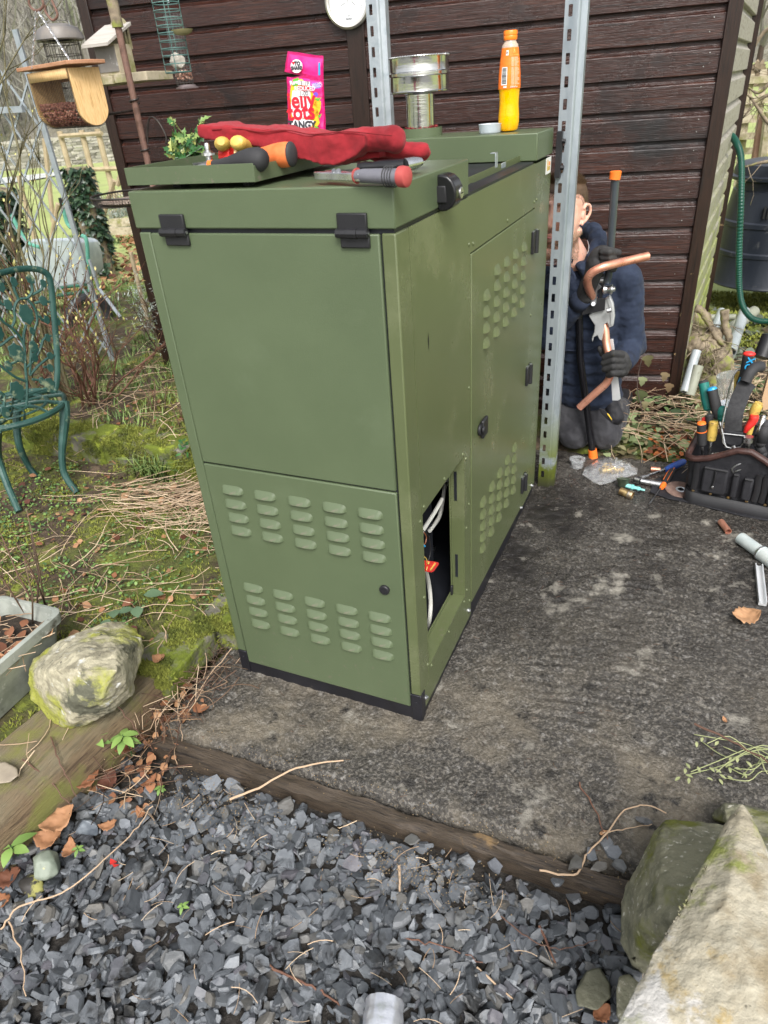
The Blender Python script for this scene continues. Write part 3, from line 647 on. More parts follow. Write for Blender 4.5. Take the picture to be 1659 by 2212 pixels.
cable([(955,1078),(938,1108),(912,1148)], .006, M['whitecable'], x=-.07, label='printed white cable crossing the hole')
cable([(914,1145),(926,1160),(930,1190),(922,1222),(916,1232)], .0012, M['black'], x=-.03)
cable([(916,1150),(921,1160),(919,1172),(915,1178)], .0014, mat('brown_wire',[(.2,.07,.03)],rough=.5), x=-.02)
cable([(916,1202),(921,1208),(923,1222),(921,1232)], .0014, M['yellow'], x=-.02)
cable([(914,1178),(917,1180)], .003, M['cyan'], x=-.015, label='blue crimp connector')
o = U(921,1230,x=-.02); b = MB(); pl = [U(u,v,x=-.028) for u,v in [(916,1210),(938,1213),(940,1216),(929,1232),(924,1235),(917,1234)]]
b.add([p for p in pl]+[p+Vector((.012,0,0)) for p in pl], [tuple(range(6)), tuple(range(11,5,-1))]+[(i,6+i,6+(i+1)%6,(i+1)%6) for i in range(6)])
b.F = b.F; tagc = P('connector', b, M['red'], bevel=.001, label='red plug connector with yellow trim')
b = MB(); b.bar(U(940,1217,x=-.015), U(930,1231,x=-.015), .004, .004); b.ell(U(926,1216,x=-.016), (.002,.005,.004)); P('connector_trim', b, M['yellow'], tagc)
b = MB(); b.box((-.045,.380,.150),(-.036,.392,.185)); P('black_tape', b, M['plastic'], bevel=.003)
# doors
ud = box('panel', (-.568,-.002,.7375), (-.033,.016,1.287), M['green'], bevel=.003)
ld = box('louvred_door', (-.568,-.002,.046), (-.033,.016,.7325), M['green'], bevel=.003)
sdm = MB(); y0,y1,zt = .462,1.1455,1.158
sdm.add([(-.012,y0,.07),(-.012,y1,.045),(-.012,y1,zt),(-.012,y0,zt),(.0016,y0,.07),(.0016,y1,.045),(.0016,y1,zt),(.0016,y0,zt)], [(0,3,2,1),(4,5,6,7),(0,1,5,4),(1,2,6,5),(2,3,7,6),(3,0,4,7)])
sdr = P('access_door', sdm, M['green2'], bevel=.002)
b = MB(); b.box((-.014,.455,.09),(-.006,1.150,1.162)); P('door_rebate', b, M['darkin'])
b = MB(); b.box((-.57,.006,.04),(-.031,.012,1.289)); P('door_rebate', b, M['darkin'])
b = MB(); b.box((-.596,.004,1.287),(-.004,1.12,1.2955)); 
P('lid_gap_shade', b, M['darkin'])  # near-black slab standing in for the shade in the gap under the lid
# louvres
def louvre_mesh(w=.066, h=.0185, d=.0115, n=14, m=8):
    b = MB()
    for j in range(m+1):
        t = j/m                              # 0 at the top, 1 at the closed lower lip
        for i in range(n+1):
            s = -1+2*i/n; e = max(0, 1-abs(s)**3.2)**.5
            u_ = max(0, 1-t/.65); x = s*w/2*(1-.20*(1-math.sqrt(max(0,1-u_*u_)))*1.6); dd = d*e*(1-(1-t)**1.25)
            b.V.append((x, -dd, h*(.5 - t)))
    k = n+1; b.F = [(j*k+i, (j+1)*k+i, (j+1)*k+i+1, j*k+i+1) for j in range(m) for i in range(n)]; b.R = [0]*len(b.F)
    c = len(b.V); b.V += [(v[0], 0, v[2]) for v in b.V[m*k:m*k+k]]
    b.F += [(m*k+i, c+i, c+i+1, m*k+i+1) for i in range(n)]; b.R += [0]*n
    me = bpy.data.meshes.new('louvre'); me.from_pydata(b.V, [], b.F); me.shade_smooth(); me.set_sharp_from_angle(angle=rad(55)); return me
lmf = louvre_mesh(.066,.0195,.0125); lms = louvre_mesh(.052,.024,.0105)
for q_, g_ in ((lmf, M['green']), (lms, M['green2'])):
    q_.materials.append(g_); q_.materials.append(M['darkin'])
    for p_ in list(q_.polygons)[-14:]: p_.material_index = 1  # faces closing the mouths, coloured dark like the shade of open slots
def louvre(me, parent, p, side=False):
    o = bpy.data.objects.new('louvre', me); COL.objects.link(o); o.parent = parent
    o.location = Vector(p) - BO.location
    if side: o.rotation_euler = (0,0,rad(90))
for x in (-.492,-.395,-.296,-.199,-.104):
    for z in (.670,.628,.586,.545,.355,.311,.268,.223): louvre(lmf, ld, (x, -.002, z))
for i, y in enumerate((.594,.698,.80,.903,1.010)):
    for j, z in enumerate((1.071,1.028,.984,.940,.897)):
        if i or j: louvre(lms, sdr, (.0016, y, z), True)
for y in (.578,.680,.776,.876,.977):
    for z in (.391,.347,.303,.260,.216): louvre(lms, sdr, (.0016, y, z), True)
# lock on the lower door
b = MB(); b.lathe([(.0135,0),(.0135,.006),(.012,.008),(.0085,.0085),(.0085,.007),(0,.007)], (-.081,-.002,.448), (0,-1,0), 24); lk = P('lock', b, M['plastic'], ld)
b = MB(); b.lathe([(.006,.0),(.006,.0012),(0,.0015)], (-.081,-.0092,.448), (0,-1,0), 16); 
# lid, hood
lid = box('lid', (-.602,-.004,1.296), (.002,.438,1.369), M['green'], bevel=.003)
hood = box('hood', (-.602,1.137,1.296), (.002,1.374,1.373), M['green'], bevel=.003)
b = MB(); b.lathe([(.070,0),(.070,.026),(.0685,.026),(.0685,0)], (-.418,1.25,1.373), n=40, caps=False); P('flue_collar', b, M['green'], hood)
b = MB(); b.box((-.006,.438,1.288),(0,1.137,1.2895)); b.box((-.05,.438,1.286),(-.006,1.137,1.288)); b.box((-.052,.438,1.283),(-.050,1.19,1.313)); P('rim_flange', b, M['green2'])
b = MB(); b.box((-.60,.438,1.286),(-.56,1.137,1.289)); P('rim_flange', b, M['green'])
b = MB(); b.add([U(u,v,x=-.055) for u,v in [(1068,333),(1083,333),(1083,356),(1072,366),(1068,360)]], [(0,1,2,3,4)]); 
b.T = None; p = U(1073,345,x=-.049); b = MB(); b.box((p.x-.002,p.y-.012,p.z-.02),(p.x,p.y+.012,p.z+.018)); b.box((p.x-.016,p.y-.012,p.z+.016),(p.x,p.y+.012,p.z+.018)); p2 = U(1090,352,x=-.049); b.box((p2.x-.002,p2.y-.03,p2.z-.012),(p2.x,p2.y+.015,p2.z+.002)); P('lid_catch', b, M['galvc'], bevel=.0008)
b = MB(); b.ell((-.14,.62,1.285), (.10,.16,.03)); b.ell((-.35,.8,1.275), (.16,.25,.03)); P('insulation_pad', b, M['blackcloth'])
# hinges
def hinge(x, z=1.289):
    b = MB(); w = .062
    b.T = None
    b.box((x-w/2,-.0115,z+.006),(x+w/2,-.004,z+.036)); b.box((x-w/2+.003,-.009,z-.026),(x+w/2+.002,-.002,z-.004))
    h = P('hinge', b, M['plastic'], bevel=.0025, label=None)
    for k in range(3):
        b = MB(); x0 = x-w/2-.002+k*(w+.004)/3; b.cyl((x0,-.0105,z+.001),(x0+(w+.004)/3-.0006,-.0105,z+.001), .0088+(.0008 if k == 1 else 0), n=8); P('hinge_knuckle', b, M['plastic'], h)
    b = MB(); b.cyl((x+w/2+.002,-.0105,z+.001),(x+w/2+.0032,-.0105,z+.001),.003,n=10); P('hinge_pin', b, M['zinc'], h)
hinge(-.498); hinge(-.083)
def shinge(y, z):
    b = MB(); b.box((.001,y-.038,z-.034),(.0105,y-.008,z+.034)); b.box((.001,y+.006,z-.034),(.009,y+.026,z+.034)); h = P('hinge', b, M['plastic'], bevel=.002)
    for k in range(3):
        b = MB(); z0 = z-.036+k*.024; b.cyl((.011,y,z0),(.011,y,z0+.0234), .0085, n=8); P('hinge_knuckle', b, M['plastic'], h)
    b = MB(); b.cyl((.011,y,z+.036),(.011,y,z+.0385),.006,n=10); b.box((.001,y-.03,z+.034),(.010,y-.01,z+.0355)); P('hinge_pin', b, M['zinc'], h)
shinge(1.148,1.059); shinge(1.146,.604); shinge(1.146,.154)
# side door latch
b = MB(); p = (.0016,.533,.657); b.cyl((p[0],p[1],p[2]),(.011,p[1],p[2]),.019,.017,20); b.box((.006,p[1]-.002,p[2]-.029),(.017,p[1]+.046,p[2]+.027)); b.cyl((.011,p[1],p[2]),(.020,p[1],p[2]),.011,n=16); P('door_latch', b, M['plastic'], bevel=.004)
# lid latch: black crescent
b = MB(); cy, cz = .250, 1.3255; ow = [(0,.034),(.012,.0345),(.024,.031),(.034,.022),(.040,.010),(.042,-.004),(.040,-.016),(.032,-.027),(.020,-.034),(.006,-.036),(0,-.030)]
b.prism([(x, z) for x, z in ow], (0,cy+.026,cz), (1,0,0), (0,0,1), .050); la = P('lid_latch', b, mat('gloss_black_plastic', [(.01,.01,.011)], rough=.22), bevel=.006, seg=3)
b = MB(); b.prism([(.0,.014),(.020,.014),(.022,-.018),(.0,-.018)], (0,cy-.022,cz), (1,0,0), (0,0,1), .006); P('thumb_recess', b, M['plastic'], la, bevel=.002)
b = MB(); b.cyl((.040,cy+.010,cz-.004),(.0435,cy+.010,cz-.004),.0115,n=24); lkk = P('latch_lock', b, M['steel'], la, bevel=.001)
b = MB(); b.bar((.0437,cy+.003,cz-.004),(.0437,cy+.017,cz-.004),.0008,.0022); P('key_slot', b, M['black'], la)
# rivets and bolts
def rivet(p, nrm=(1,0,0), r=.0052, m=M['green2'], h=.003, name='rivet'):
    b = MB(); b.lathe([(r,0),(r*.92,h*.5),(r*.6,h*.92),(r*.35,h),(r*.3,h*.6),(0,h*.5)], p, nrm, 14); return P(name, b, m)
RV = [(1013,528),(1022,526),(1096,476),(1154,436),(1159,431),(1013,838),(1146,681),(1134,896)]
for (a, c) in [(615,42),(646,85),(436,283),(235,558),(200,703),(676,530),(652,766),(237,1448),(656,1375),(631,1490),(682,1477),(481,1785),(273,2105),(310,2115)]:
    RV.append(((1600+a/2.457)*.54, (1800+c/2.457)*.54))
for u, v in RV:
    p = U(u, v, x=0); rivet((0, p.y, p.z))
for (a, c) in [(375,2008),(690,1367),(1075,608),(1155,445)]:
    p = U((1500+a/1.844)*.54, (1700+c/1.844)*.54, x=0); b = MB(); b.cyl((0,p.y,p.z),(.0015,p.y,p.z),.0085,n=18); b.lathe([(.0055,.0),(.0055,.004),(.004,.0055),(.002,.0055),(.0018,.003),(0,.003)],(.0015,p.y,p.z),(1,0,0),6); P('bolt', b, M['zinc'])
for (x, z) in [(-.585,.06),(-.016,.065)]: rivet((x,-.001,z), (0,-1,0), .004, M['blackmetal'], .001, 'base_screw')
b = MB(); b.box((0,1.288,1.240),(.0008,1.366,1.289)); st = P('sticker', b, M['white'], bevel=.0003)
b = MB(); b.box((.0008,1.305,1.250),(.0012,1.318,1.283)); b.box((.0008,1.318,1.250),(.0012,1.350,1.262)); P('sticker_print', b, M['yellow'], st)
b = MB(); b.box((.0008,1.325,1.264),(.0012,1.352,1.276)); P('sticker_print', b, mat('orange_print',[(.8,.3,.08)]), st)
# scratch with chipped paint on the side panel
b = MB(); p = U(925,735,x=0); b.add([(.0006,p.y,p.z-.025),(.0006,p.y+.004,p.z-.004),(.0006,p.y+.002,p.z+.018),(.0006,p.y-.003,p.z+.002)], [(0,1,2,3)]); P('paint_chip', b, M['black'])

# ---------------------------------------------------------------- slotted posts
def slotted_post(name, x, y, z0, z1, zs, label, w=.040, side=.026, back=.03, group='slotted steel uprights', m=None, sx=.42, yaw=0):
    m = m or M['galv']
    t = thing(name, label, 'post', (x, y, z0), group=group); R = Matrix.Translation((x,y,0)) @ Matrix.Rotation(yaw,4,'Z')
    b = MB(); b.T = R; pitch = .0625; n = int((z1-z0)/pitch)+1; hw, hh = .0065, .0155; cx = w*sx
    off = zs - z0; off -= math.floor(off/pitch)*pitch
    K = 24
    for i in range(-1, n+1):
        cz = z0+off+i*pitch; lo = max(z0, cz-pitch/2); hi = min(z1, cz+pitch/2)
        if hi-lo < .045: 
            if hi > lo: b.add([(0,0,lo),(w,0,lo),(w,0,hi),(0,0,hi)], [(0,1,2,3)])
            continue
        inn = []; out = []
        angs = [2*math.pi*k/K for k in range(K)]
        for a in angs:
            c, s = math.cos(a), math.sin(a)
            px = hw*max(-1,min(1,c*1.5)); pz = hh*max(-1,min(1,s*1.25)) ; inn.append((cx+px*(1 if abs(s) < .8 else 1), 0, cz+pz))
            tx = ((w-cx) if c > 0 else cx)/max(1e-6,abs(c)); tz = ((hi-cz) if s > 0 else (cz-lo))/max(1e-6,abs(s)); q = min(tx,tz); out.append((cx+c*q, 0, cz+s*q))
        for (ex, ez) in [(0,lo),(w,lo),(w,hi),(0,hi)]:
            k = min(range(K), key=lambda k: (out[k][0]-ex)**2+(out[k][2]-ez)**2); out[k] = (ex,0,ez)
        b.add(inn+out+[(p[0],.003,p[2]) for p in inn], [(k,(k+1)%K,K+(k+1)%K,K+k) for k in range(K)]+[((k+1)%K,k,2*K+k,2*K+(k+1)%K) for k in range(K)])
    P('slotted_face', b, m, t, ang=40)
    b = MB(); b.T = R; pr = [(w,0),(w+.004,.0015),(w+.007,.005),(w+.008,.009),(w+side*.55,.013),(w+side,.016),(w+side,.016+back),(w+side-.002,.016+back),(w+side-.002,.018),(w+.003,.012)]
    v = [(p[0],p[1],z0) for p in pr]+[(p[0],p[1],z1) for p in pr]; k = len(pr); b.add(v, [(i,(i+1)%k,k+(i+1)%k,k+i) for i in range(k)])
    b.box((-.0012,.0002,z0),(.0008,back,z1)); P('flange', b, m, t, ang=30)
    return t
slotted_post('slotted_steel_post', .012, 1.40, -.01, 2.4, 1.373, 'tall slotted steel post with green algae at its foot, right of the cabinet')
slotted_post('slotted_steel_post', -.705, 1.50, 0, 2.4, 1.572, 'slotted steel post rising behind the rear hood, beside the round dial', w=.04, m=M['galvc'])
b = MB(); b.box((.012,1.376,1.22),(.030,1.399,1.36)); b.cyl((.02,1.39,1.25),(.04,1.39,1.25),.008,n=6); b.cyl((.02,1.39,1.33),(.04,1.39,1.33),.008,n=6)
t = thing('bracket', 'black bracket between the rear hood and the tall slotted post', 'bracket', (.02,1.385,1.3)); P('bracket_plate', b, M['plastic'], t)

# ---------------------------------------------------------------- things on the cabinet
t = thing('flue_adapter', 'polished stainless flue pipe with wide collar standing in the green ring', 'flue pipe', (-.418,1.25,1.373))
b = MB(); b.lathe([(.047,.022),(.047,.122),(.060,.128)], (-.418,1.25,1.373), n=48, caps=False); P('narrow_pipe', b, M['chrome'], t)
b = MB(); b.lathe([(.055,.126),(.099,.128),(.100,.131),(.096,.133),(.095,.170),(.0955,.172),(.099,.175),(.099,.183),(.0955,.186),(.095,.188),(.095,.222),(.096,.226),(.095,.228),(.093,.226),(.093,.135),(.05,.133)], (-.418,1.25,1.373), n=56, caps=False); P('wide_collar', b, M['chrome'], t)
b = MB()
for k in range(64):
    a = 2*math.pi*k/64; b.ell((-.418+.0955*math.cos(a), 1.25+.0955*math.sin(a), 1.373+.226), (.0028,.0028,.0035), nu=6, nv=5)
P('crimped_rim', b, M['steel'], t)
b = MB()
for k in range(150):
    a = random.uniform(0,6.28); l = random.uniform(.004,.012); p = Vector((-.418+.049*math.cos(a), 1.25+.049*math.sin(a), 1.373+.020+random.uniform(0,.008))); b.leaf(p, (math.cos(a)*.6+random.gauss(0,.5),math.sin(a)*.6+random.gauss(0,.5),random.uniform(-.1,.8)), (0,0,1), l, l, 'oval')
P('rope_seal', b, mat('red_fire_rope', [(.35,.04,.05),(.5,.12,.12)], rough=.9, scale=300), t)
t = thing('plastic_tub', 'shallow clear plastic tub on the rear hood beside the orange bottle', 'tub', (-.165,1.235,1.373)); b = MB(); b.lathe([(0,.001),(.033,.001),(.035,.004),(.0365,.024),(.038,.026),(.0365,.027),(.035,.024),(.0335,.005),(0,.004)], (-.175,1.235,1.373), n=32, caps=False); P('tub_wall', b, M['milky'], t)
# bottle
BX, BY, BZ = -.118, 1.262, 1.373; q = U(1098,281,y=BY); BX = q.x
t = thing('drink_bottle', 'orange energy drink bottle with orange cap standing on the rear hood', 'bottle', (BX,BY,BZ)); s_ = .27/782
hw = [(955,30),(952,60),(945,78),(930,88),(880,96),(820,95),(740,88),(700,89),(640,92),(620,95),(612,98),(590,98.5),(500,95),(400,86),(330,76),(300,72),(280,69),(265,56),(255,50),(245,50)]
M['drink'] = mat('orange_drink', [(1.0,.50,.0)], rough=.08, trans=.15, ior=1.33, sss=.2, coat=.6)
b = MB(); b.lathe([(0,.004)]+[(r*s_, (957-z)*s_) for z, r in hw if z >= 300]+[(0,(957-300)*s_)], (BX,BY,BZ), n=40, caps=False, sq=lambda a: 1+.012*math.cos(5*a)); P('liquid', b, M['drink'], t)
b = MB(); b.lathe([(r*s_+.0004, (957-z)*s_) for z, r in hw if z <= 300], (BX,BY,BZ), n=40, caps=False); P('bottle_neck', b, mat('pale_bottle_neck', [(.85,.70,.55)], rough=.12, trans=.5), t)
b = MB(); b.lathe([(r*s_+.0007, (957-z)*s_) for z, r in hw if 296 <= z <= 612]+[], (BX,BY,BZ), n=48, caps=False); lb = P('label', b, mat('orange_label', [(.95,.17,.012),(.98,.22,.02)], rough=.25, scale=60), t)
b = MB(); b.lathe([(.0195,.246),(.0205,.249),(.0205,.257),(.0198,.258),(.0207,.259),(.0207,.268),(.019,.2705),(0,.271)], (BX,BY,BZ), n=40, caps=False, sq=lambda a: 1+.012*math.cos(30*a)); P('cap', b, M['cap'], t)
tc = math.atan2((CAM_LOC-Vector((BX,BY,BZ))).y, (CAM_LOC-Vector((BX,BY,BZ))).x)
def rz(z): return float(np.interp(-z, [-a for a,_ in hw], [r for _,r in hw]))*s_+.0012
def patch(b, xa, xb, za, zb, off=.0):      # label artwork: photo-zoom x is an angle round the bottle
    A = [tc + math.asin(max(-.98,min(.98,(x-1000)/97))) for x in np.linspace(xa, xb, 6)]
    vs = [(BX+(rz(z)+off)*math.cos(a), BY+(rz(z)+off)*math.sin(a), BZ+(957-z)*s_) for z in (za, (za+zb)/2, zb) for a in A]
    b.add(vs, [(j*6+i, j*6+i+1, (j+1)*6+i+1, (j+1)*6+i) for j in range(2) for i in range(5)])
b = MB(); patch(b, 930, 978, 445, 582); patch(b, 958, 984, 320, 358); patch(b, 948, 976, 590, 602); P('label_panel', b, M['white'], lb)
b = MB(); z = 452
while z < 574:
    h = random.choice([2,2,3,5]); patch(b, 936, 972, z, z+h, .0004); z += h+random.choice([2,3,4])
for k in range(5): patch(b, 960+4*k, 962+4*k, 325+3*(k%3), 350-4*(k%2), .0004)
P('barcode', b, M['black'], lb)
FONT = {}
def text(s, size, o, ux, uy, m, parent=None, ext=.0002, name='lettering', off=0, align='CENTER', shear=0, **k):
    cu = bpy.data.curves.new('t', 'FONT'); cu.body = s; cu.size = size; cu.extrude = ext; cu.offset = off; cu.align_x = align; cu.align_y = 'CENTER'; cu.shear = shear; cu.resolution_u = 3
    ob = bpy.data.objects.new('t', cu); COL.objects.link(ob); dg = bpy.context.evaluated_depsgraph_get(); dg.update()
    me = bpy.data.meshes.new_from_object(ob.evaluated_get(dg)); bpy.data.objects.remove(ob); bpy.data.curves.remove(cu)
    F = frame(o, ux, uy); b = MB(); b.V = [tuple(F @ v.co) for v in me.vertices]; b.F = [tuple(p.vertices) for p in me.polygons]; b.R = [0]*len(b.F)
    bpy.data.meshes.remove(me); return b.build(name, m, parent, ang=180, **k)
vx = Vector((-math.sin(tc), math.cos(tc), 0)); vr = Vector((math.cos(tc), math.sin(tc), 0))
def lab(s, x, z, size, m, **k):
    a = tc+math.asin((x-1000)/97); vx = Vector((-math.sin(a), math.cos(a), 0)); r = Vector((math.cos(a), math.sin(a), 0))
    p = Vector((BX,BY,BZ+(957-z)*s_)) + r*(rz(z)+.001); text(s, size, p, vx, (0,0,1), m, lb, **k)
lab('500ml e', 1036, 597, .0072, M['white'], shear=.2); lab('Lucozade', 1040, 358, .0075, M['yellow'], shear=.3, off=.0001)
b = MB()
for (x0, x1, x2) in [(1027,1046,1058)]:
    patch(b, 1034, 1040, 330, 342, .0002); patch(b, 1038, 1046, 305, 330, .0002); patch(b, 1046, 1054, 315, 342, .0002)
P('label_mark', b, M['yellow'], lb)
b = MB(); z = 374
while z < 580:
    if not 436 < z < 448:
        e = 1083-random.choice([0,0,6,14]); patch(b, 1014, 1040, z, z+2.2, .0002); patch(b, 1044, e, z, z+2.2, .0002)
    z += 6.2
P('small_print', b, mat('pale_print', [(.95,.62,.42)]), lb)

# sweet packet -----------------------------------------------------
PY = .395
def PK(a, c, y=PY): return U((700+a/1.3825)*.54004, (c/1.3825)*.54004, y=y)
t = thing('sweet_packet', 'bright pink opened sweet packet standing up behind the red gloves', 'sweet packet', (-.37,PY,1.369))
M['pink'] = mat('pink_foil', [(.75,.01,.17),(.88,.03,.27),(.80,.02,.22)], rough=.25, scale=14, bump=.003, bscale=14, coat=.5)
def pouch(name, out, thick, m, parent, y=PY):
    pts = [PK(a, c, y) for a, c in out]; cen = sum(pts, Vector())/len(pts)
    bm = bmesh.new(); vs = [bm.verts.new(p) for p in pts]; bm.faces.new(vs); bmesh.ops.triangulate(bm, faces=bm.faces)
    for it in range(5): bmesh.ops.subdivide_edges(bm, edges=[e for e in bm.edges if e.calc_length() > .009], cuts=1); bmesh.ops.triangulate(bm, faces=bm.faces)
    L = max((p-cen).length for p in pts)
    b = MB()
    for sgn in (-1, 1):
        base = len(b.V); bm.verts.index_update()
        for v in bm.verts:
            dmin = min(((v.co-pts[i]) - (pts[(i+1)%len(pts)]-pts[i])*max(0,min(1,(v.co-pts[i]).dot(pts[(i+1)%len(pts)]-pts[i])/max(1e-9,(pts[(i+1)%len(pts)]-pts[i]).length_squared)))).length for i in range(len(pts)))
            d = thick*min(1, max(0,dmin-.006)/.03)**.7; w = nz3(v.co.x, v.co.z, 1, 40)*.0022
            b.V.append((v.co.x, v.co.y+sgn*d+w*(1 if True else 0), v.co.z))
        b.F += [tuple((base+q.index) for q in (f.verts if sgn > 0 else reversed(f.verts))) for f in bm.faces]
    b.R = [0]*len(b.F); bm.free(); return b.build(name, m, parent, ang=60)
body = pouch('packet_body', [(618,425),(650,428),(690,420),(740,428),(790,440),(822,455),(826,560),(835,735),(830,760),(628,760),(625,600)], .016, M['pink'], t)
topf = pouch('torn_flap', [(622,283),(700,292),(780,306),(820,308),(822,458),(800,446),(760,428),(700,412),(672,404),(605,397),(612,340)], .003, M['pink'], t)
M['porange'] = mat('packet_orange', [(.95,.42,.02),(.98,.62,.05)], rough=.3, scale=60)
M['pwhite'] = mat('packet_white', [(.85,.84,.84)], rough=.35); M['pred'] = mat('packet_red', [(.72,.02,.04)], rough=.35); M['pgreen'] = mat('packet_green', [(.12,.45,.05)], rough=.35); M['ppurple'] = mat('packet_purple', [(.20,.08,.62)], rough=.35)
def art(name, polys, dy, m, parent, y0=PY):
    b = MB()
    for pl_ in polys:
        v = [PK(a, c, PY-dy) for a, c in pl_]
        b.add(v, [tuple(range(len(v)))])
    return b.build(name, m, parent, ang=180)
def circ(cx, cy, r, ry=None, n=20): return [(cx+r*math.cos(6.2832*i/n), cy+(ry or r)*math.sin(6.2832*i/n)) for i in range(n)]
art('orange_art', [[(636,520),(642,470),(660,440),(700,436),(735,470),(765,520),(806,560),(806,600),(790,640),(800,680),(765,730),(640,730)], circ(788,575,20,22), circ(780,625,16,20)], .0175, M['porange'], body)
art('fruit_art', [circ(778,523,13,14), [(757,455),(808,462),(806,488),(768,492)]], .0182, M['ppurple'], body)
art('green_art', [[(768,545),(812,540),(790,560)], [(790,640),(812,628),(800,655)], [(650,440),(684,428),(684,470),(652,478)], [(770,690),(795,705),(780,715)]], .0184, M['pgreen'], body)
art('white_art', [circ(672,366,33,38)], .0065, M['pwhite'], topf)
art('blue_art', [[(792,345),(803,345),(803,416),(792,416)]], .0066, M['cyan'], topf)
fx = (PK(820,500)-PK(640,500)).normalized(); fx = Vector((fx.x, 0, 0)).normalized()
pp = lambda a, c, dy: PK(a, c, PY-dy)
text('TO', .0105, pp(676,352,.0072), (1,0,-.05), (0,0,1), M['ink'], topf, off=.0007); text('SHARE', .0096, pp(672,377,.0072), (1,0,-.03), (0,0,1), M['ink'], topf, off=.0006)
art('heart', [[(645,345),(649,339),(654,343),(659,339),(664,345),(655,360)]], .0072, M['pred'], topf)
art('lettering_backing', [[(640,585),(650,500),(748,500),(750,560),(742,650),(655,655),(636,600)], [(638,664),(700,655),(768,668),(742,724),(640,718)]], .0186, M['pwhite'], body)
text('jelly', .046, pp(697,556,.0195), (1,0,0), (0,0,1), M['pred'], body, off=.0012)
text('tots', .045, pp(696,622,.0195), (1,0,0), (0,0,1), M['pred'], body, off=.0014)
text('TANGY', .0215, pp(702,693,.0195), (1,0,-.05), (0,0,1), M['ink'], body, off=.0010)
art('price_sticker', [[(680,444),(746,452),(746,474),(680,470)], [(680,502),(744,508),(742,532),(678,530)]], .0206, M['pwhite'], body)
art('price_band', [[(678,474),(756,478),(756,502),(678,500)]], .0205, M['pred'], body)
text('REDUCED', .0118, pp(717,490,.0212), (1,0,-.06), (0,0,1), M['pwhite'], body, off=.0002)
text('1-00', .0125, pp(712,518,.0212), (1,0,-.04), (0,0,1), M['ink'], body); text('3-19', .0125, pp(716,461,.0212), (1,0,-.06), (0,0,1), M['ink'], body)
text('VEGAN', .0075, pp(783,466,.0190), (1,0,.12), (0,0,1), M['pwhite'], body); text('FRIENDLY', .0062, pp(787,480,.0190), (1,0,.12), (0,0,1), M['pwhite'], body)
text('Rown', .012, pp(665,455,.0192), (1,0,.1), (0,0,1), M['pwhite'], body, off=.0003)

# loose tray -------------------------------------------------------
t = thing('loose_tray', 'shallow olive green sheet metal tray lying on the lid holding tools', 'tray', (-.44,.2,1.372)); x0,x1,y0,y1,z0,z1 = -.604,-.288,.004,.395,1.379,1.412
b = MB(); b.box((x0,y0,z0),(x1,y1,z0+.0012)); b.box((x0,y0,z0),(x1,y0+.0015,z1)); b.box((x0,y0,z0),(x0+.0015,y1,z1)); b.box((x0,y1-.0015,z0),(x1,y1,z1)); b.box((x1-.0015,y0+.0015,z0),(x1,y1,z1-.004))
P('tray_pan', b, M['green'], t, bevel=.0005)
b = MB(); b.box((x1-.07,.30,1.369),(x1-.05,.33,1.379)); b.box((x0+.05,.30,1.369),(x0+.07,.33,1.379)); b.box((x0+.08,.05,1.369),(x0+.10,.08,1.379)); b.box((x1-.06,.05,1.369),(x1-.045,.07,1.379)); P('rubber_pad', b, M['rubber'], t)

# gloves -----------------------------------------------------------
def Z2(a, c, y): return U((700+a/1.3825)*.54004, (c/1.3825)*.54004, y=y)
def glove(name, outl, fingers, y, th, label, seam=None):
    t = thing(name, label, 'glove', Z2(700,880,y), group='red suede gauntlets')
    b = MB(); pts = [Z2(a,c,y) for a,c in outl]; b.prism([(p.x,p.z) for p in pts], (0,y+th/2,0), (1,0,0), (0,0,1), th)
    for (a0,c0,r0,a1,c1,r1,dy) in fingers: b.cap(Z2(a0,c0,y)+Vector((0,dy,0)), Z2(a1,c1,y)+Vector((0,dy*1.3,0)), r0, r1)
    g = b.build('gauntlet', M['redsuede'], t, voxel=.0035, smooth=5, disp=[('CLOUDS', .06, .014), ('CLOUDS', .022, .005)])
    if seam:
        for sm in seam:
            b = MB(); b.tube(spl([Z2(a,c,y-th/2-.001) for a,c in sm], 5), .0012, 6); b.build('seam', mat('dark_red_seam', [(.17,.008,.012)], rough=.9), t)
    return t
GY = .19
glove('suede_gauntlet', [(195,690),(220,682),(350,690),(480,700),(590,697),(680,712),(800,736),(900,725),(1050,718),(1110,735),(1110,800),(1040,860),(940,905),(830,890),(720,860),(640,840),(520,800),(400,775),(260,768),(205,750)],
  [(1050,768,.021,1225,768,.0235,-.012),(1050,845,.016,1318,842,.0165,.035)], GY, .10, 'red suede gauntlet lying uppermost on the tools, its cuff to the left', [[(205,717),(350,712),(470,730),(560,722),(640,722),(740,742),(830,738),(950,728),(1080,738),(1200,750)]])
glove('suede_gauntlet', [(900,830),(1050,820),(1180,822),(1190,870),(1000,885),(900,880)], [(1080,862,.014,1350,856,.0145,.02)], GY+.04, .09, 'red suede gauntlet lying underneath, only its finger tips showing at right')

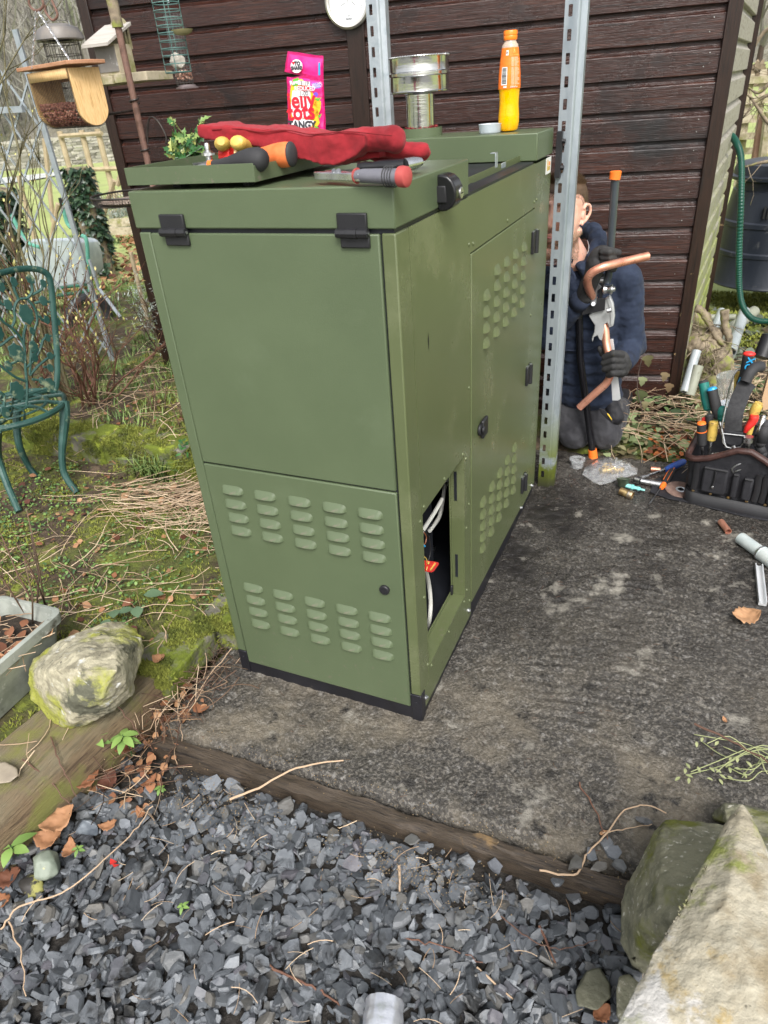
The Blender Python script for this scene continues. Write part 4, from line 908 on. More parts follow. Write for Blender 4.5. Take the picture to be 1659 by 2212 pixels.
# hand tools on top ------------------------------------------------
def G2z(a, c, y): return Z2(a, c, y)
def tool(name, label, cat, at, group=None): return thing(name, label, cat, at, group=group)
t = tool('pump_pliers', 'grey and orange handled pump pliers lying across the tray edge', 'pliers', Z2(400,920,.02))
y = .03
b = MB(); b.tube(spl([Z2(205,913,y),Z2(300,902,y),Z2(400,885,y),Z2(470,885,y),Z2(508,893,y)],5), [.0085,.009,.0095,.010,.011,.012,.0135,.015,.017,.018,.0195,.021,.0215,.022,.022,.021,.0205,.019,.017,.014,.008], 14); b.build('handle', M['rubber'], t, label='dark grey handle')
b = MB(); b.tube(spl([Z2(450,868,y+.08),Z2(520,862,y+.08),Z2(580,858,y+.08),Z2(640,853,y+.08)],5), [.014,.015,.016,.017,.018,.019,.020,.021,.022,.0225,.023,.0235,.0235,.0235,.023,.022], 14); b.build('handle', mat('worn_orange_grip', [(.62,.13,.03),(.75,.2,.06)], rough=.55, scale=40, over=[((.15,.05,.03),30,.62,.7)]), t, label='orange handle')
b = MB(); b.ell(Z2(642,853,y+.08), (.009,.021,.023)); b.build('handle_end', M['rubber'], t)
b = MB(); b.tube([Z2(120,920,y+.02),Z2(160,912,y+.02),Z2(205,912,y+.01)], [.004,.008,.009], 10, flat=.5); b.bar(Z2(110,915,y+.04), Z2(190,908,y+.04), .012, .01); b.build('jaw', M['steel'], t)
b = MB(); b.tube([Z2(190,914,y),Z2(212,912,y)], [.0092,.0094], 14); b.build('orange_ring', M['orange'], t)
t = tool('combination_pliers', 'yellow and red handled pliers poking out under the glove cuff', 'pliers', Z2(350,800,.12)); y = .12
p0, p1 = Z2(262,795,y), Z2(310,855,y+.10); b = MB(); b.tube([p0, p0.lerp(p1,.3), p1], [.0165,.016,.012], 16, flat=.8); b.build('handle', M['red'], t); b = MB(); b.tube([p0-(p1-p0)*.16, p0-(p1-p0)*.12, p0-(p1-p0)*.02, p0+(p1-p0)*.05], [.008,.0135,.0168,.0170], 16, flat=.8); b.build('handle_end', M['yellow'], t)
p0, p1 = Z2(350,790,y-.01), Z2(450,850,y+.08); b = MB(); b.tube([p0, p0.lerp(p1,.2), p0.lerp(p1,.6), p1], [.0175,.0178,.0165,.014], 16, flat=.8); h_ = b.build('handle', M['yellow'], t, label='worn yellow handle'); b = MB(); b.tube([p0-(p1-p0)*.13, p0-(p1-p0)*.10, p0-(p1-p0)*.02, p0+(p1-p0)*.02], [.009,.014,.0175,.0176], 16, flat=.8); b.build('handle_end', M['yellow'], t)
t = tool('red_knob_fitting', 'red ribbed plastic knob lying in the tray by the pliers', 'fitting', Z2(310,865,.12)); b = MB(); b.lathe([(0,0),(.018,0),(.020,.003),(.020,.026),(.018,.028),(0,.028)], Z2(268,868,.14), Z2(340,858,.14)-Z2(268,868,.14), 36, sq=lambda a: 1+.03*math.cos(18*a)); b.build('knob', M['red'], t); b = MB(); b.cyl(Z2(335,860,.14), Z2(400,853,.15), .014, .013, 20); b.build('stem', M['brass'], t)
t = tool('threaded_fitting', 'small zinc threaded valve standing upright in the tray', 'fitting', Z2(190,890,.10)); o = Z2(192,897,.10); q = lambda c: (o.z + (897-c)*.00053)
b = MB(); b.lathe([(0,0),(.017,0),(.017,.006),(.014,.007),(.013,.024),(.0125,.03),(.007,.031),(.007,.040),(.010,.041),(.010,.049),(.0055,.05),(.0055,.060),(.004,.064),(0,.064)], (o.x,o.y,1.381), n=20); b.build('fitting_body', M['zinc'], t)
b = MB()
for k in range(7): b.lathe([(.0125,k*.0024),(.0145,k*.0024+.0012),(.0125,k*.0024+.0024)], (o.x,o.y,1.387), n=20, caps=False)
b.build('thread', M['zinc'], t); b = MB(); b.cyl((o.x,o.y,1.422),(o.x,o.y,1.427),.014,n=6); b.bar((o.x,o.y,1.4245),(o.x+.022,o.y-.002,1.4245),.010,.004); b.build('nut', M['zinc'], t)
# wrench at the front right
t = tool('locking_wrench', 'adjustable wrench with grey grip and red end lying on the lid corner', 'wrench', Z2(1050,975,.05)); zz = 1.369
def LZ(a, c, z): return U((700+a/1.3825)*.54004, (c/1.3825)*.54004, z=z)
A, B_, C_, D_ = LZ(800,962,1.386), LZ(865,978,1.388), LZ(1000,972,1.386), LZ(1285,978,1.384)
b = MB(); hd = (C_-A).normalized(); b.prism([(0,-.014),(.03,-.016),(.05,-.012),(.115,-.009),(.13,-.009),(.13,.009),(.08,.011),(.06,.016),(.02,.018),(.0,.012),(.026,.004),(.0,-.004)], A+Vector((0,0,-.008)), hd, Vector((-hd.y,hd.x,0)), .013); b.build('jaw', M['zinc'], t, bevel=.0015)
b = MB(); b.cyl(A+hd*.062+Vector((0,0,.003)), A+hd*.062+Vector((0,-.004,.008)), .0048, n=16); b.cyl(A+hd*.048+Vector((0,0,.003)), A+hd*.048+Vector((0,-.004,.008)), .004, n=16); b.build('rivet', M['steel'], t)
pts = [C_, C_.lerp(D_,.15), C_.lerp(D_,.4), C_.lerp(D_,.7), C_.lerp(D_,.9)]
b = MB(); b.tube(pts, [.0115,.0145,.0155,.0165,.0165], 16, flat=.8); hnd = b.build('handle', mat('grey_grip',[(.11,.11,.13),(.15,.15,.17)], rough=.5, scale=30), t, label='grey rubber grip')
b = MB()
for k in range(4):
    pc = C_.lerp(D_,.60+k*.05); b.lathe([(.0165,0),(.0178,.0012),(.0165,.0024)], pc, D_-C_, 16, caps=False)
b.build('grip_ribs', M['rubber'], hnd)
b = MB(); b.tube([C_.lerp(D_,-.01), C_.lerp(D_,.03)], [.012,.0135], 14); b.build('grip_collar', mat('dull_red_collar', [(.35,.05,.05),(.42,.08,.07)], rough=.6, scale=30), t)
b = MB(); b.tube([C_.lerp(D_,.86), C_.lerp(D_,.93), C_.lerp(D_,1.0), C_.lerp(D_,1.04)], [.0168,.0175,.0165,.009], 16); b.build('handle_end', mat('dull_red_rubber', [(.35,.05,.05),(.42,.08,.07)], rough=.6, scale=30), t)
t = tool('pocket_knife', 'black and silver handled knife lying behind the wrench under the gloves', 'knife', LZ(1180,930,1.385))
A, B_, C_ = LZ(1012,926,1.388), LZ(1270,912,1.388), LZ(1362,893,1.390)
b = MB(); b.tube([A, A.lerp(B_,.15), A.lerp(B_,.3), A.lerp(B_,.5), B_], [.010,.013,.011,.014,.0145], 14, flat=.8); b.build('handle', mat('gloss_black', [(.01,.01,.012)], rough=.2), t)
b = MB(); b.tube([B_, B_.lerp(C_,.6), C_.lerp(B_,.05), C_], [.0145,.0135,.010,.004], 14, flat=.8); b.build('silver_end', M['zinc'], t)

# ================================================================== SHED
TH = rad(11); SP = Vector((.505,2.417,0)); SN = Vector((-math.sin(TH), math.cos(TH), 0)); SD = Vector((-math.cos(TH), -math.sin(TH), 0)); SPL = (SP, SN)
sh = thing('garden_shed', 'dark brown stained timber shed with horizontal cladding behind the green cabinet', 'shed', SP)
def cladding(name, o, d, nrm, L, edges, m, parent, top):
    """shiplap boards: flat face, then an upward scoop under the next board's lip; n steps along for slight warp"""
    b = MB(); d = Vector(d); nrm = Vector(nrm); n = max(2, int(L/.12))
    for k in range(len(edges)-1):
        z0, z1 = edges[k], edges[k+1]; h = z1-z0; ph = k*1.9; b.r = 0
        pr = [(-.019,0),(0.0005,.0),(.003,.0025),(.003,.71*h),(.0010,.742*h),(-.0055,.785*h),(-.0115,.84*h),(-.0155,.91*h),(-.017,1.02*h)]
        for i in range(n+1):
            s = L*i/n; w = nz3(s, k*3.3, 0, 1.6)*.0012
            for (q, z) in pr: b.V.append(tuple(o + d*s + nrm*(q+w) + Vector((0,0,z0+z+nz3(s,k,5,1)*.001))))
        K = len(pr); B0 = len(b.V)-(n+1)*K
        b.F += [(B0+i*K+j, B0+i*K+j+1, B0+(i+1)*K+j+1, B0+(i+1)*K+j) for i in range(n) for j in range(K-1)]; b.R += [0]*(n*(K-1))
    return b.build(name, m, parent, ang=9)
LW = 2.89; bt0, bt1 = 1.535, 1.615
cladding('cladding', SP + SD*.045, SD, -SN, bt0-.045, [1.127+.1185*k for k in range(-11, 12)], M['shedwood'], sh, 0)
cladding('door_cladding', SP + SD*bt1, SD, -SN, LW-bt1-.03, [1.499+.107*k for k in range(-14, 10)], M['shedwood'], sh, 0)
def vbar(name, s0, s1, z0, z1, t, m, q0=-.02):
    b = MB(); a = SP+SD*s0; c = SP+SD*s1; pts = []
    for z in (z0, z1):
        for p, q in ((a,q0),(c,q0),(c,t),(a,t)): v = p - SN*q; pts.append((v.x, v.y, z))
    b.add(pts, [(0,1,2,3),(7,6,5,4),(0,4,5,1),(1,5,6,2),(2,6,7,3),(3,7,4,0)]); return b.build(name, m, sh, bevel=.003)
vbar('corner_trim', -.004, .052, -.05, 2.5, .016, M['shedtrim']); vbar('corner_trim', LW-.045, LW+.008, -.05, 2.5, .016, M['shedtrim'])
vbar('batten', bt0, bt1, -.05, 2.5, .012, M['shedtrim'])
E2 = Vector((.575,3.62,0)); rd = (E2-SP).normalized(); rn = Vector((rd.y,-rd.x,0))
cladding('cladding', SP + rd*.004, rd, rn, (E2-SP).length-.01, [1.127+.1185*k for k in range(-11, 12)], M['shedside'], sh, 0)
b = MB(); b.bar(E2+Vector((0,0,-.05)), E2+Vector((0,0,2.5)), .05, .035, up=(0,1,0)); b.build('corner_trim', M['shedtrim'], sh)
b = MB(); far = SP+SD*LW; e3 = far + Vector((-.12,1.2,0)); b.add([tuple(p) for p in (far+SN*.02+Vector((0,0,-.05)), e3+Vector((0,0,-.05)), e3+Vector((0,0,2.5)), far+SN*.02+Vector((0,0,2.5)))]+[tuple(p) for p in (E2+Vector((-.02,0,-.05)), E2+Vector((-.02,0,2.5)))], [(0,1,2,3),(1,4,5,2)]); b.build('wall', M['shedtrim'], sh)
b = MB(); b.add([tuple(SP+Vector((.15,-.15,2.45))), tuple(far+Vector((-.15,-.15,2.45))), tuple(e3+Vector((-.15,.1,2.75))), tuple(E2+Vector((.15,.1,2.75)))], [(0,1,2,3)]); b.build('roof', M['blackcloth'], sh, solid=.03)
# nail heads and knots
b = MB(); b.r = 0
for k in range(-9, 6):
    for s in (.10, .105): 
        for zz in (.028,.075): 
            p = SP+SD*(.10+random.uniform(-.01,.01)) - SN*.0035; b.cyl((p.x,p.y,1.127+.1185*k+zz), (p.x+.0004,p.y-.0012,1.127+.1185*k+zz), .0022, n=6)
        break
b.build('nail_heads', M['steel'], sh)
# round dial
c = U(752,3,pl=(SP-SN*.02,SN)); t = thing('wall_barometer', 'round white faced weather dial with pewter rim hanging on the shed batten', 'barometer', c); n_ = -SN; cp = c
b = MB(); b.lathe([(.078,.0),(.098,.0),(.101,.006),(.100,.016),(.092,.022),(.084,.020),(.082,.014)], c, n_, 56, caps=False); b.build('rim', mat('pewter', [(.55,.53,.48),(.66,.64,.6)], rough=.3, metal=.8, scale=30), t)
b = MB(); b.lathe([(0,.008),(.083,.008)], c, n_, 48, caps=False); b.build('dial_face', mat('dial_white', [(.72,.74,.75)], rough=.35), t)
ux = -SD
text('BARO', .0095, c-n_*-.0092+Vector((0,0,-.062)), ux, (0,0,1), M['ink'], t); text('hPa', .0075, c+n_*.0092+Vector((0,0,-.051)), ux, (0,0,1), M['ink'], t)
b = MB()
for i in range(60):
    a = 2*math.pi*i/60; r0, r1 = .060, .067 if i % 5 else .070
    d = ux*math.cos(a)+Vector((0,0,1))*math.sin(a); b.bar(c+n_*.009+d*r0, c+n_*.009+d*r1, .0008, .0004, up=n_)
for (sx) in (-.028,.028):
    for i in range(24):
        a = 2*math.pi*i/24; d = ux*math.cos(a)+Vector((0,0,1))*math.sin(a); q = c+ux*sx+Vector((0,0,-.012))+n_*.009; b.bar(q+d*.017, q+d*.020, .0006, .0004, up=n_)
b.build('dial_scale', M['ink'], t)
b = MB()
for sx, a in ((-.028,.4),(.028,2.3),(0,1.2)):
    d = ux*math.cos(a)+Vector((0,0,1))*math.sin(a); q = c+ux*sx+Vector((0,0,-.012 if sx else .0))+n_*.0105; L_ = .016 if sx else .05; b.bar(q-d*.006, q+d*L_, .0014, .0006, up=n_)
b.build('needles', M['ink'], t)

# ================================================================== LEFT GARDEN
def Z1(a, c, y): return U(a/2.07375*.54004, c/2.07375*.54004, y=y)
px, py = -1.566, 1.2
t = thing('feeder_pole', 'rusty iron bird feeder pole with hooks standing behind the loose tray', 'pole', (px,py,.08))
b = MB(); b.tube([(px,py,.0),(px,py,1.2),(px+.001,py,2.3)], .0125, 12); b.build('pole_shaft', M['rust'], t)
b = MB(); b.pipe((px,py,1.775),(px,py,2.4),.020,.004,14); b.build('sleeve', M['bark'], t)
def coil(z): 
    b = MB(); b.tube([(px+.0165*math.cos(a), py+.0165*math.sin(a), z+a*.0022) for a in np.linspace(0, 7.5, 26)], .0035, 6); return b
h = coil(Z1(1120,860,py).z).build('hook_coil', M['darkwire'], t); h2 = coil(Z1(1215,1270,py).z).build('hook_coil', M['darkwire'], t)
b = MB(); b.tube([Z1(1095,915,py),Z1(1000,930,py-.1),Z1(780,962,py-.12)], .0036, 6); b.tube([Z1(1095,920,py),Z1(1000,938,py-.1),Z1(785,968,py-.12)], .003, 6); b.build('arm', M['darkwire'], t)
b = MB(); b.tube(spl([Z1(1228,1195,py),Z1(1222,1090,py),Z1(1240,980,py),Z1(1290,985,py),Z1(1345,1060,py),Z1(1380,1140,py),Z1(1375,1190,py),Z1(1400,1165,py),Z1(1412,1250,py),Z1(1420,1310,py)]), .0033, 6); b.build('curved_hook', M['darkwire'], t)
cen = U(292,418,y=1.06); b = MB()
ring = [(cen.x+.165*math.cos(a), cen.y+.165*math.sin(a), cen.z) for a in np.linspace(0, 2*math.pi, 40, endpoint=False)]
t2 = thing('mesh_feeder_tray', 'round wire mesh feeding tray held out beside the shed corner', 'feeding tray', cen)
b.tube(ring, .004, 6, closed=True); b.build('tray_rim', M['darkwire'], t2)
M['mesh'] = M['darkwire']
b = MB()
for i in np.linspace(-.16,.16,28):
    L_ = math.sqrt(max(0,.163**2-i*i)); b.tube([(cen.x+i,cen.y-L_,cen.z-.005),(cen.x+i,cen.y-L_*.8,cen.z-.03),(cen.x+i,cen.y+L_*.8,cen.z-.03),(cen.x+i,cen.y+L_,cen.z-.005)], .0009, 3); b.tube([(cen.x-L_,cen.y+i,cen.z-.005),(cen.x-L_*.8,cen.y+i,cen.z-.03),(cen.x+L_*.8,cen.y+i,cen.z-.03),(cen.x+L_,cen.y+i,cen.z-.005)], .0009, 3)
for k in range(90):
    a = 2*math.pi*k/90; b.tube([(cen.x+.165*math.cos(a),cen.y+.165*math.sin(a),cen.z),(cen.x+.155*math.cos(a+.05),cen.y+.155*math.sin(a+.05),cen.z-.032)], .0009, 3)
b.build('tray_mesh', M['mesh'], t2)
b = MB(); b.lathe([(0,-.028),(.12,-.028),(.14,-.02)], cen, n=24, caps=False); b.build('seed_bed', mat('old_seed', [(.14,.08,.05),(.4,.34,.28),(.2,.1,.07)], rough=.9, scale=90, bump=.006, bscale=150), t2)
# wooden peanut feeder
y0 = .86; TR = Z1(545,556,y0); TL = Z1(222,622,y0+.075); BRz = Z1(700,1050,y0).z
L = (TR-TL); L.z = 0; LL = L.length; Lx = L.normalized(); Wd = Vector((-Lx.y, Lx.x, 0)); W = .115; zt = (TR.z+TL.z)/2-.0; H = zt-BRz
t = thing('wooden_peanut_feeder', 'new larch peanut feeder with wire mesh front hanging on chains at far left', 'bird feeder', (TL+TR)/2)
def end(o):
    b = MB(); pr = [(0,0)]+[(W*.5-W*.5*math.cos(a), -(H-W*.5)-W*.5*math.sin(a)) for a in np.linspace(.0, math.pi, 18)]+[(W,0)]
    b.prism([(p[0], p[1]) for p in pr], o, Wd, (0,0,1), -.012 if False else .012); return b
o1 = Vector((TL.x,TL.y,zt)); 
end(o1+Lx*.0).build('end_panel', M['pine'], t, bevel=.001); end(o1+Lx*(LL)).build('end_panel', M['pine'], t, bevel=.001)
b = MB(); rc = o1+Lx*(LL*.5)+Wd*(W*.5)+Vector((0,0,.008)); v = []
for z in (0,.012):
    for (sx, sy) in ((-1,-1),(1,-1),(1.12,0),(1,1),(-1,1)): q = rc+Lx*(sx*LL*.5*1.28)+Wd*(sy*W*.62)+Vector((0,0,z)); v.append(tuple(q))
b.add(v, [(4,3,2,1,0),(5,6,7,8,9)]+[(i,(i+1)%5,5+(i+1)%5,5+i) for i in range(5)]); b.build('roof_board', M['cedar'], t, bevel=.002)
b = MB()
for w_ in (0, W):
    q = o1+Wd*w_; b.add([tuple(q+Lx*.012), tuple(q+Lx*LL), tuple(q+Lx*LL+Vector((0,0,-H*.17))), tuple(q+Lx*.012+Vector((0,0,-H*.17)))], [(0,1,2,3)])
b.build('batten', M['pine'], t, solid=.008)
b = MB(); n1 = 26
prof = [(0,-z) for z in np.linspace(0, H-W*.5, 34)]+[(W*.5-W*.5*math.cos(a), -(H-W*.5)-W*.5*math.sin(a)) for a in np.linspace(.06, math.pi, 26)]+[(W,-z) for z in np.linspace(H-W*.5, 0, 34)]
path = [o1+Wd*(p[0]+(-.003 if p[0] < W/2 else .003))+Vector((0,0,p[1]-(.003 if p[1] < -(H-W*.5) else 0))) for p in prof]
for i in range(n1+1): b.tube([p+Lx*(.006+LL*i/n1) for p in path], .00055, 3, caps=False)
for p in path: b.tube([p+Lx*.0, p+Lx*(LL+.012)], .00055, 3, caps=False)
b.build('wire_mesh', M['mesh'], t)
b = MB()
for i in range(900):
    a = random.uniform(.1,math.pi-.1); q = o1+Lx*random.uniform(.02,LL-.01)
    if random.random() < .5: hh = random.uniform(0,.016); q = q+Wd*(random.choice([.006,W-.006]) if random.random() < .7 else random.uniform(.01,W-.01))+Vector((0,0,-(H-W*.5)+hh))
    else: q = q+Wd*(W*.5-W*.45*math.cos(a))+Vector((0,0,-(H-W*.5)-W*.45*math.sin(a)))
    b.r = random.random(); b.ell(q, (.0062,.0044,.0044), Euler((random.random()*6,random.random()*6,0)).to_matrix(), 6, 4)
b.build('peanuts', mat('peanuts', [(.25,.08,.05)], rough=.6, rnd=[(.13,.04,.03),(.33,.12,.08),(.5,.26,.18)]), t)
hk = Z1(300,70,.93)
def chain(p, q, name='chain'):
    p, q = Vector(p), Vector(q); n = int((q-p).length/.0105); d = (q-p).normalized(); u, w = perp(d); b = MB()
    for i in range(n):
        c = p+d*(.0105*(i+.5)); a = u if i % 2 else w
        b.tube([c+d*(.0075*math.cos(s))+a*(.0032*math.sin(s)) for s in np.linspace(0, 2*math.pi, 10, endpoint=False)], .0011, 5, closed=True)
    return b
for (a, c, w_) in ((265,560,.0),(600,530,.0)): chain(Z1(a,c,.90), hk).build('chain', M['zinc'], t)
t = thing('double_hanging_hook', 'rusty S shaped iron hook above the wooden peanut feeder', 'hook', hk)
b = MB(); b.tube(spl([Z1(240,-20,.93),Z1(245,40,.93),Z1(285,85,.93),Z1(330,80,.93),Z1(360,40,.93),Z1(340,-30,.93),Z1(300,-120,.93)]), .0042, 8); b.build('hook_bend', M['rust'], t)
b = MB(); b.tube(spl([Z1(372,40,1.1),Z1(380,100,1.1),Z1(430,165,1.1),Z1(465,150,1.1),Z1(475,110,1.1),Z1(430,0,1.1),Z1(400,-120,1.1)]), .0042, 8); b.build('hook_bend', M['rust'], t)
# caged feeder behind
c = Z1(500,330,1.25); t = thing('caged_feeder', 'grey domed metal cage feeder hanging behind the wooden feeder', 'bird feeder', c)
b = MB(); b.lathe([(0,.052),(.04,.050),(.075,.036),(.088,.015),(.090,.0),(.086,-.004),(.05,-.002)], c, n=32, caps=False); b.build('dome', mat('grey_dome', [(.11,.11,.115),(.2,.18,.16)], rough=.45, scale=9, over=[((.2,.09,.04), 14,.6,.7)]), t)
b = MB()
for i in range(18):
    a = 2*math.pi*i/18; b.tube([(c.x+.066*math.cos(a),c.y+.066*math.sin(a),c.z),(c.x+.066*math.cos(a),c.y+.066*math.sin(a),c.z-.17)], .0013, 4)
for k in range(5): b.tube([(c.x+.067*math.cos(a),c.y+.067*math.sin(a),c.z-.015-.036*k) for a in np.linspace(0,6.283,24,endpoint=False)], .0013, 4, closed=True)
b.build('cage', M['darkwire'], t)
b = MB(); b.tube([Z1(350,290,1.25),Z1(330,200,1.25),Z1(430,165,1.12),Z1(565,172,1.25),Z1(595,260,1.25)], .0012, 4); b.build('hanger', M['zinc'], t)
# pale wood bird table with box
y0 = 1.32; t = thing('bird_table', 'weathered wooden seed hopper and ledge fixed by the shed corner', 'bird table', Z1(900,640,y0))
A = Z1(690,650,y0-.02); B_ = Z1(1235,640,y0-.02); b = MB(); dx = (B_-A)
b.box((A.x,y0-.04,A.z-.030),(A.x+.50*dx.x,y0+.14,A.z-.002)); b.build('ledge_board', M['paleboard'], t, bevel=.002)
b = MB(); b.box((A.x+.503*dx.x,y0-.03,A.z-.028),(B_.x,y0+.13,A.z+.002)); b.build('ledge_board', M['paleboard'], t, bevel=.002)
a0 = Z1(820,628,y0-.01); a1 = Z1(965,600,y0-.01); zt = Z1(770,372,y0-.01).z; zb = A.z
xl, xr = a0.x, a1.x+.012; xt = Z1(770,372,y0-.01).x
b = MB(); b.box((xl-.0,y0+.0,zb),(xl+.010,y0+.095,zt-.004)); b.box((xr-.010,y0,zb),(xr,y0+.095,zt-.004)); b.box((xl+.01,y0+.085,zb),(xr-.01,y0+.095,zt+.04)); b.box((xl+.01,y0+.001,zb),(xr-.01,y0+.01,zb+.02)); b.box((xl+.01,y0+.001,zt-.025),(xr-.01,y0+.01,zt-.004)); b.build('hopper_case', M['paleboard'], t, bevel=.0015)
b = MB(); b.box((xl+.002,y0-.003,zb+.012),(xr-.002,y0-.001,zt-.01)); b.build('pane', mat('dull_perspex', [(.16,.15,.14),(.24,.22,.20)], rough=.25, scale=6, over=[((.4,.39,.37), 40,.6,.7)]), t)
b = MB(); xr2 = xr+.012; xl2 = xl-.018; b.add([(xl2,y0-.05,zt-.012),(xr2,y0-.05,zt-.012),(xr2,y0+.11,zt+.058),(xl2,y0+.11,zt+.058),(xl2,y0-.05,zt+.0),(xr2,y0-.05,zt+.0),(xr2,y0+.11,zt+.07),(xl2,y0+.11,zt+.07)], [(3,2,1,0),(4,5,6,7),(0,1,5,4),(1,2,6,5),(2,3,7,6),(3,0,4,7)]); b.build('sloping_roof', mat('silvered_wood', [(.38,.35,.31),(.5,.47,.43)], rough=.7, scale=8, stretch=(1,12,12)), t, bevel=.0015)
b = MB(); b.lathe([(0,0),(.04,.0),(.04,.012),(0,.012)], (xl+.06,y0+.097,zt+.05), (0,1,0), 24); b.box((xl+.02,y0+.097,zt-.02),(xl+.10,y0+.109,zt+.05)); b.build('back_plate', M['paleboard'], t)
# fat ball feeder
y0 = 1.3; c0 = Z1(1482,600,y0); t = thing('fat_ball_feeder', 'teal wire spiral feeder with one pale fat ball near its bottom', 'bird feeder', c0); r = (Z1(1568,600,y0)-Z1(1395,600,y0)).length/2*.98
zs = [Z1(1480,c,y0).z for c in (600,530,460,400,335,268,205,142,75,10)]; zs += [zs[-1]+.035*k for k in range(1,5)]
cx = c0.x
b = MB()
for i in range(4):
    a = 2*math.pi*i/4+.5; b.tube([(cx+r*math.cos(a),y0+r*math.sin(a),zs[0]),(cx+r*math.cos(a),y0+r*math.sin(a),zs[-1])], .0016, 5)
b.build('upright_wires', M['greenwire'], t)
for z in zs:
    b = MB(); b.tube([(cx+r*math.cos(a),y0+r*math.sin(a),z) for a in np.linspace(0,6.283,26,endpoint=False)], .0018, 5, closed=True); b.build('wire_ring', M['greenwire'], t)
b = MB(); b.tube(spl([(cx-.01,y0,zs[-1]),(cx+.0,y0,zs[-3]),(cx+.015,y0,zs[-5])]), .0013, 5); b.build('inner_wire', M['zinc'], t)
rock('fat_ball', [tuple(Vector((cx+.005,y0,zs[0]+.036))+Vector((random.gauss(0,1),random.gauss(0,1),random.gauss(0,1))).normalized()*.030) for i in range(30)], mat('fat_ball', [(.38,.34,.28),(.62,.58,.52)], rough=.9, scale=60, bump=.003, bscale=120, over=[((.2,.1,.06), 90,.62,.7)]), 'pale crumbly fat ball sitting in the teal wire feeder', 'fat ball', 14, .003, 40)
q = Z1(1512,262,y0+.0); b = MB(); b.lathe([(0,-.012),(.02,-.010),(.033,-.004),(.040,.006),(.0,.006)], (q.x,q.y,q.z), n=24, caps=False); b.build('feeder_perch', mat('pale_perch', [(.42,.38,.2)], rough=.6), t)
# mesh nut feeder behind
y0 = 1.5; c0 = Z1(1565,735,y0); t = thing('mesh_nut_feeder', 'slim mesh nut feeder hanging behind the teal wire feeder', 'bird feeder', c0)
b = MB(); cx, z0 = c0.x, c0.z; r = .034
for i in range(16):
    a = 2*math.pi*i/16; b.tube([(cx-.012+r*math.cos(a),y0+r*math.sin(a),z0+.012),(cx-.012+r*math.cos(a),y0+r*math.sin(a),z0+.25)], .0007, 3)
for k in range(26): b.tube([(cx-.012+r*math.cos(a),y0+r*math.sin(a),z0+.012+k*.0095) for a in np.linspace(0,6.283,16,endpoint=False)], .0007, 3, closed=True)
b.build('mesh_tube', mat('galv_mesh', [(.2,.2,.2)], rough=.4, metal=.7), t)
b = MB(); b.lathe([(0,0),(.046,0),(.046,.006),(.036,.008),(.034,.014)], (cx-.005,y0,z0), n=24, caps=False); b.build('base_cap', mat('mauve_base', [(.14,.11,.11),(.2,.16,.16)], rough=.6, scale=20), t)
b = MB()
for i in range(70):
    a = random.uniform(0,6.28); q = r*.9*math.sqrt(random.random()); b.r = random.random(); b.ell((cx-.012+q*math.cos(a), y0+q*math.sin(a), z0+random.uniform(.032,.062)), (.007,.005,.005), Euler((random.random()*6,random.random()*6,0)).to_matrix(), 6, 4)
b.build('peanuts', mat('pale_peanuts', [(.5,.26,.18)], rough=.6, rnd=[(.35,.15,.1),(.62,.4,.3)]), t)

# chair -----------------------------------------------------------
M['cast'] = mat('dark_green_cast_iron', [(.014,.052,.044),(.034,.088,.074)], rough=.4, scale=10, bump=.0012, bscale=60, over=[((.22,.26,.16), 16,.58,.68,.8), ((.30,.28,.24), 6,.68,.72,.8)])
t = thing('garden_chair', 'dark green cast metal garden chair with leafy vine openwork back', 'chair', (-2.13,.66,.06))
CN = Vector((.97,-.25,0)).normalized(); CPL = (Vector((-1.925,.75,.5)), CN)
def CH(a, c, o=0.0): return U(a/2.011*.54004, (1000+c/2.011)*.54004, pl=CPL) + CN*o
b = MB(); b.tube(spl([CH(-420,1150),CH(-440,900),CH(-430,500),CH(-390,290),(CH(-300,220)),CH(-150,200),CH(0,185),CH(120,158),CH(250,150),CH(340,168),CH(393,215),CH(415,320),CH(428,460),CH(445,640),CH(458,820),CH(462,980),CH(452,1090),CH(435,1140)]), .0125, 10, flat=.75); b.build('back_frame', M['cast'], t)
vines = [[(215,1250),(218,1100),(205,950),(190,760),(110,640),(30,580),(-40,500)],[(190,760),(192,680),(210,600)],[(205,950),(280,880),(330,780),(350,720),(410,690)],[(240,1010),(310,930),(400,860),(440,850)],[(218,1060),(120,1020),(40,960),(-60,880)],[(90,630),(120,560),(115,470),(150,400),(220,385),(260,330),(250,260)],[(220,395),(280,470),(300,560),(280,640),(255,760),(240,1000)],[(150,395),(120,330),(105,270)],[(260,360),(330,320),(345,280)],[(280,430),(340,410),(400,420)],[(300,500),(340,560),(400,575)],[(30,1300),(35,1180),(0,1140)],[(215,1160),(300,1135),(380,1110)],[(-60,300),(0,420),(60,450)],[(-100,800),(0,770),(80,710),(110,700)],[(190,900),(150,890),(60,930)],[(260,1040),(340,1050)],[(350,940),(400,945)]]
b = MB()
for v in vines: b.tube(spl([CH(a,c) for a,c in v],5), .0055, 7)
b.build('vine_stems', M['cast'], t)
def castleaf(a, c, s, ang, lobes=7):
    o = CH(a, c, .004); ppx = (CH(a+100,c)-CH(a,c)).length/100; n = 26; pl_ = []
    for i in range(n):
        q = 2*math.pi*i/n; r = s*ppx*(.95+.09*math.cos(lobes*q))*(1.12-.22*abs(math.cos(q))); pl_.append((r*math.cos(q+ang)*.8, r*math.sin(q+ang)))
    b = MB(); cdir = Vector((-.25,-.97,0)).normalized(); b.prism(pl_, o-CN*.003, -cdir, (0,0,1), .005); b.V.append(tuple(o + CN*.008)); 
    return b
